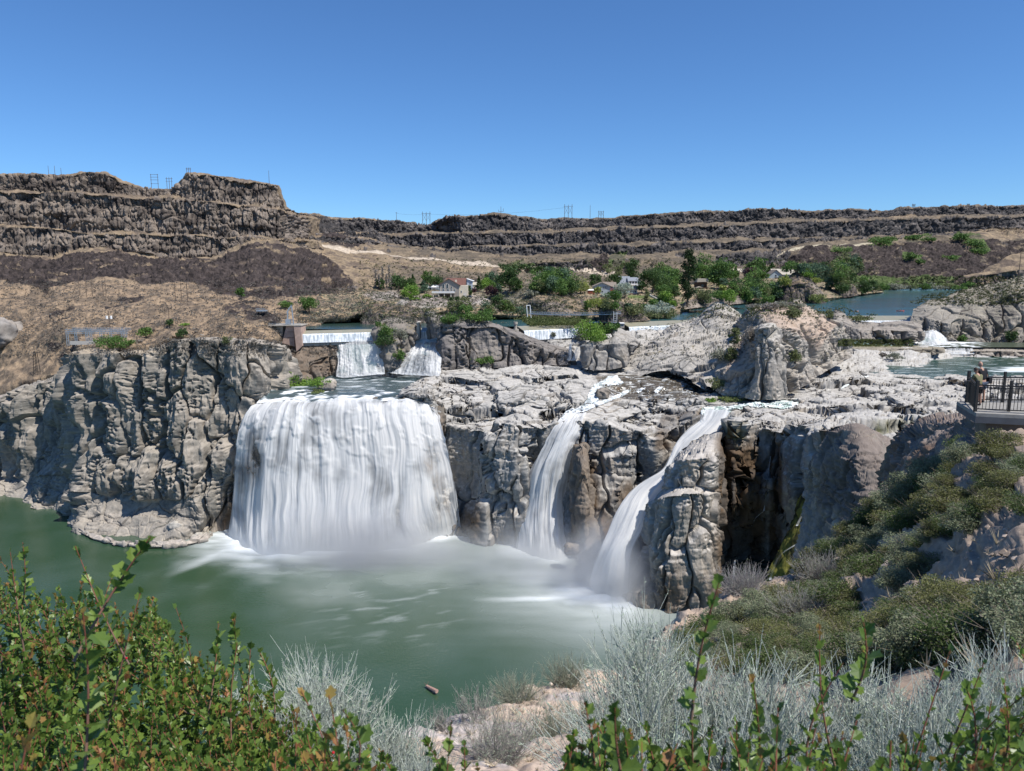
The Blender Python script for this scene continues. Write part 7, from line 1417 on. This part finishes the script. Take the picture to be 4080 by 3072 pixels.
# ---- viewing platform with two people
PZD=32.; zd=float(PD(3900,1612,PZD)[2])
def onz(px,py): return VZ(px,py,zd)
c0=onz(3845,1603); c1=onz(3884,1640); c2=onz(4400,1664); c3=onz(4400,1603)
r=empty('viewing_platform',(c0.x,c0.y,zd)); tag(r,'railed concrete viewing platform at the right edge of the picture','platform'); o=Vector((c0.x,c0.y,zd))
L=[(p-o) for p in (c0,c1,c2,c3)]
def slab(pts,z0,z1,name,mat,bev=0):
    n=len(pts); b=MB(); b.add([(p.x,p.y,z0) for p in pts]+[(p.x,p.y,z1) for p in pts],[[i,(i+1)%n,(i+1)%n+n,i+n] for i in range(n)]+[list(range(n))[::-1],list(range(n,2*n))]); return b.build(name,mat,r,bev)
ex=[L[0]+Vector((-.22,.25,0)),L[1]+Vector((-.12,-.28,0)),L[2]+Vector((0,-.28,0)),L[3]+Vector((0,.4,0))]
slab(ex,-.16,0,'deck',plain('weathered_deck',(.27,.26,.24),.85,0,.15,3,.2),.01); slab([p+Vector((0,0,0)) for p in ex],-.42,-.162,'edge_beam',plain('dark_beam',(.10,.105,.115),.7))
slab([L[0]+Vector((.55,0,0)),L[1]+Vector((.5,-.05,0)),L[2]+Vector((0,-.05,0)),L[3]],-2.2,-.422,'support_wall',plain('dark_concrete',(.17,.14,.115),.9,0,.2,2,.4))
def rail(a,b,n,name='railing',h=1.12):
    m=MB(); d=b-a; m.bar(a+Vector((0,0,h)),b+Vector((0,0,h)),.038,4); m.bar(a+Vector((0,0,.12)),b+Vector((0,0,.12)),.03,4); m.bar(a+Vector((0,0,h-.1)),b+Vector((0,0,h-.1)),.018,4)
    k=max(2,int(d.length/n)); [m.bar(a+d*(i/k)+Vector((0,0,.12)),a+d*(i/k)+Vector((0,0,h-.05)),.012,4) for i in range(1,k)]; return m.build(name,M_dsteel,r)
Pa,Pb=L[0]+Vector((.05,-.02,0)),L[1]+Vector((.02,.02,0)); rail(Pa,Pb,.12); far=L[3]+Vector((0,-.03,0)); Pf=Pa; rail(Pf+Vector((0,0,0)),far,.125); rail(Pb,L[2]+Vector((0,.03,0)),.125)
for p,hh in ((Pa,1.42),(Pb,1.3)): MB().bar(p,p+Vector((0,0,hh)),.075,4).build('post',M_dsteel,r)
for px_ in (3994+25,4205): q=onz(px_,1610)-o; q=Vector((q.x,Pa.y,0)); MB().bar(q,q+Vector((0,0,1.38)),.06,4).build('post',M_dsteel,r)
for px_ in (4048,4260): q=onz(px_,1648)-o; q=Vector((q.x,Pb.y,0)); MB().bar(q,q+Vector((0,0,1.3)),.06,4).build('post',M_dsteel,r)
# people
M_skin=plain('skin',(.42,.25,.18),.6,0,.06,6); M_blk=plain('black_cloth',(.012,.012,.016),.85,0,.2,8,.2); M_ol=plain('olive_cloth',(.17,.16,.085),.85,0,.12,8,.2); M_navy=plain('navy_cloth',(.05,.065,.10),.85,0,.12,8,.2); M_hair=plain('brown_hair',(.06,.04,.03),.8,0,.2,20,.3); M_shoe=plain('shoe',(.02,.025,.035),.7)
def skin(name,V_,E_,R_,mat,parent,sub=2):
    me=bpy.data.meshes.new(name); me.from_pydata(V_,E_,[]); o=bpy.data.objects.new(name,me); C.objects.link(o); o.parent=parent
    m=o.modifiers.new('skin','SKIN'); m.use_smooth_shade=True
    for i,sv in enumerate(me.skin_vertices[0].data): sv.radius=R_[i] if isinstance(R_[i],tuple) else (R_[i],R_[i]); sv.use_root=(i==0)
    s_=o.modifiers.new('sub','SUBSURF'); s_.levels=sub; s_.render_levels=sub; me.materials.append(mat); return o
def person(loc,rz,H,label,shirt,shorts,hair,bald,lean=.12,bag=False,armsfwd=True,headtilt=.35):
    k=H/1.75; pr=empty('person',loc,rz); tag(pr,label,'person'); S=lambda *a:tuple(x*k for x in a)
    # facing +Y, x to the right
    hipz=.92; sh=1.42; y1=lean
    V_=[S(0,0,.95),S(0,y1*.4,1.15),S(0,y1*.9,1.36),S(0,y1*1.05,1.47),S(0,y1*1.3+.01,1.53)]; E_=[(0,1),(1,2),(2,3),(3,4)]; R_=[(.14*k,.10*k),(.13*k,.095*k),(.155*k,.10*k),(.06*k,.06*k),(.052*k,.055*k)]
    hands=[]
    for s in (-1,1):
        b=len(V_); V_+=[S(s*.10,0,.88),S(s*.12,.02,.50),S(s*.12,-.03,.10),S(s*.13,.08,.04)]; E_+=[(0,b),(b,b+1),(b+1,b+2),(b+2,b+3)]; R_+=[.088*k,.058*k,.04*k,(.045*k,.03*k)]
        b=len(V_)
        if armsfwd: el=(s*.26,y1+.10,1.14); wr=(s*.15,y1+.33,1.12)
        else: el=(s*.27,y1-.03,1.14); wr=(s*.25,y1+.14,.93)
        V_+=[S(s*.19,y1,1.40),S(*el),S(*wr)]; E_+=[(2,b),(b,b+1),(b+1,b+2)]; R_+=[.055*k,.042*k,.028*k]; hands.append((s,el,wr))
    body=skin('body',V_,E_,R_,M_skin,pr)
    # head
    hy=y1*1.5+.03; hc=Vector(S(0,hy,1.65)); bm=bmesh.new(); bmesh.ops.create_uvsphere(bm,u_segments=20,v_segments=14,radius=1)
    for v in bm.verts:
        x,y,z=v.co; v.co=Vector((x*.078,y*.098+(.018 if z<-.2 and y>0 else 0),z*.118))
        if abs(x)<.22 and y>.8 and -.45<z<0: v.co.y+=.022
        if z<-.5 and y>0: v.co.y+=.006
    for s in (-1,1):
        mt=Matrix.Translation((s*.08,0,0))@Matrix.Diagonal((.012,.022,.034,1)); bmesh.ops.create_uvsphere(bm,u_segments=8,v_segments=6,radius=1,matrix=mt)
    rot=Matrix.Rotation(-headtilt,4,'X'); bm.transform(Matrix.Translation(hc)@rot@Matrix.Scale(k,4)); me=bpy.data.meshes.new('head'); bm.to_mesh(me); bm.free(); me.materials.append(M_skin); ho=bpy.data.objects.new('head',me); C.objects.link(ho); ho.parent=pr
    for p_ in me.polygons: p_.use_smooth=True
    for s in (-1,1):
        q=hc+rot.to_3x3()@Vector((s*.03*k,.094*k,.012*k)); b=MB(); b.bar(q,q+Vector((0,.006,0)),.009*k,8); b.build('eye',M_blk,ho)
    q=hc+rot.to_3x3()@Vector((0,.108*k,-.055*k)); b=MB(); b.bar(q-Vector((.022*k,0,0)),q+Vector((.022*k,0,0)),.004*k,6); b.build('mouth',M_red,ho)
    if not bald:
        bm=bmesh.new(); bmesh.ops.create_icosphere(bm,subdivisions=4,radius=1.)
        for v in list(bm.verts):
            if v.co.y>.45 and v.co.z<.35 or v.co.z<-.45: bm.verts.remove(v)
        for v in bm.verts: n_=1+.05*math.sin(v.co.x*19)*math.sin(v.co.z*23); v.co=Vector((v.co.x*.088*n_,v.co.y*.108*n_-.004,v.co.z*.125*n_+.008))
        bm.transform(Matrix.Translation(hc)@rot@Matrix.Scale(k,4)); me=bpy.data.meshes.new('hair'); bm.to_mesh(me); bm.free(); me.materials.append(hair); o=bpy.data.objects.new('hair',me); C.objects.link(o); o.parent=pr; so=o.modifiers.new('s','SOLIDIFY'); so.thickness=.008
    # hands
    for s,el,wr in hands:
        w=Vector(wr); d=(w-Vector(el)).normalized(); V_=[tuple(w*k),tuple((w+d*.05)*k),tuple((w+d*.09)*k)]; E_=[(0,1),(1,2)]; R_=[.026*k,(.038*k,.018*k),(.038*k,.016*k)]
        side=Vector((1,0,0))
        for i,l in enumerate((.06,.07,.067,.052)):
            b=len(V_); a=w+d*.09+side*(-.028+.019*i); V_+=[tuple(a*k),tuple((a+d*l*.5)*k),tuple((a+d*l*.8+Vector((0,0,-l*.45)))*k)]; E_+=[(2,b),(b,b+1),(b+1,b+2)]; R_+=[.009*k,.0085*k,.007*k]
        b=len(V_); a=w+d*.04-side*s*.035; V_+=[tuple(a*k),tuple((a+d*.03-side*s*.025)*k)]; E_+=[(1,b),(b,b+1)]; R_+=[.011*k,.008*k]; skin('hand',V_,E_,R_,M_skin,pr,1)
    # shirt
    V_=[S(0,0,.93),S(0,y1*.4,1.15),S(0,y1*.9,1.36),S(0,y1*1.,1.455)]; E_=[(0,1),(1,2),(2,3)]; R_=[(.17*k,.125*k),(.16*k,.12*k),(.18*k,.125*k),(.085*k,.08*k)]
    for s,el,wr in hands: b=len(V_); m_=Vector((s*.19,y1,1.40)).lerp(Vector(el),.62); V_+=[S(s*.19,y1,1.40),tuple(m_*k)]; E_+=[(2,b),(b,b+1)]; R_+=[.082*k,.068*k]
    skin('shirt',V_,E_,R_,shirt,pr)
    V_=[S(0,0,.93)]; E_=[]; R_=[(.155*k,.12*k)]
    for s in (-1,1): b=len(V_); V_+=[S(s*.10,0,.84),S(s*.118,.012,.56)]; E_+=[(0,b),(b,b+1)]; R_+=[.108*k,.088*k]
    skin('shorts',V_,E_,R_,shorts,pr)
    for s in (-1,1):
        V_=[S(s*.12,-.05,.06),S(s*.125,.05,.045),S(s*.135,.15,.035)]; skin('shoe',V_,[(0,1),(1,2)],[(.048*k,.05*k),(.05*k,.04*k),(.045*k,.03*k)],M_shoe,pr,1)
    if bag:
        br=MB(); br.box(.20*k,-.13*k,.84*k,.36*k,.13*k,1.10*k); rr=empty('shoulder_bag',loc,rz); tag(rr,'black shoulder bag hanging at the right side of the bald man','bag'); br.build('bag_body',M_blk,rr,.02); br=MB(); br.bar((.28*k,0,1.10*k),(.19*k,y1*k,1.50*k),.012,4); br.build('strap',M_blk,rr)
q1=onz(3895,1616); q2=onz(3921,1608)
person((q1.x,q1.y,zd+.0),.25,1.62,'shorter person in an olive t-shirt and black shorts leaning on the railing',M_ol,M_blk,M_hair,False,.16,False,True,.5)
person((q2.x,q2.y+.25,zd+.0),.15,1.80,'taller bald man in a black t-shirt and grey blue shorts looking down',M_blk,M_navy,M_hair,True,.12,True,False,.45)
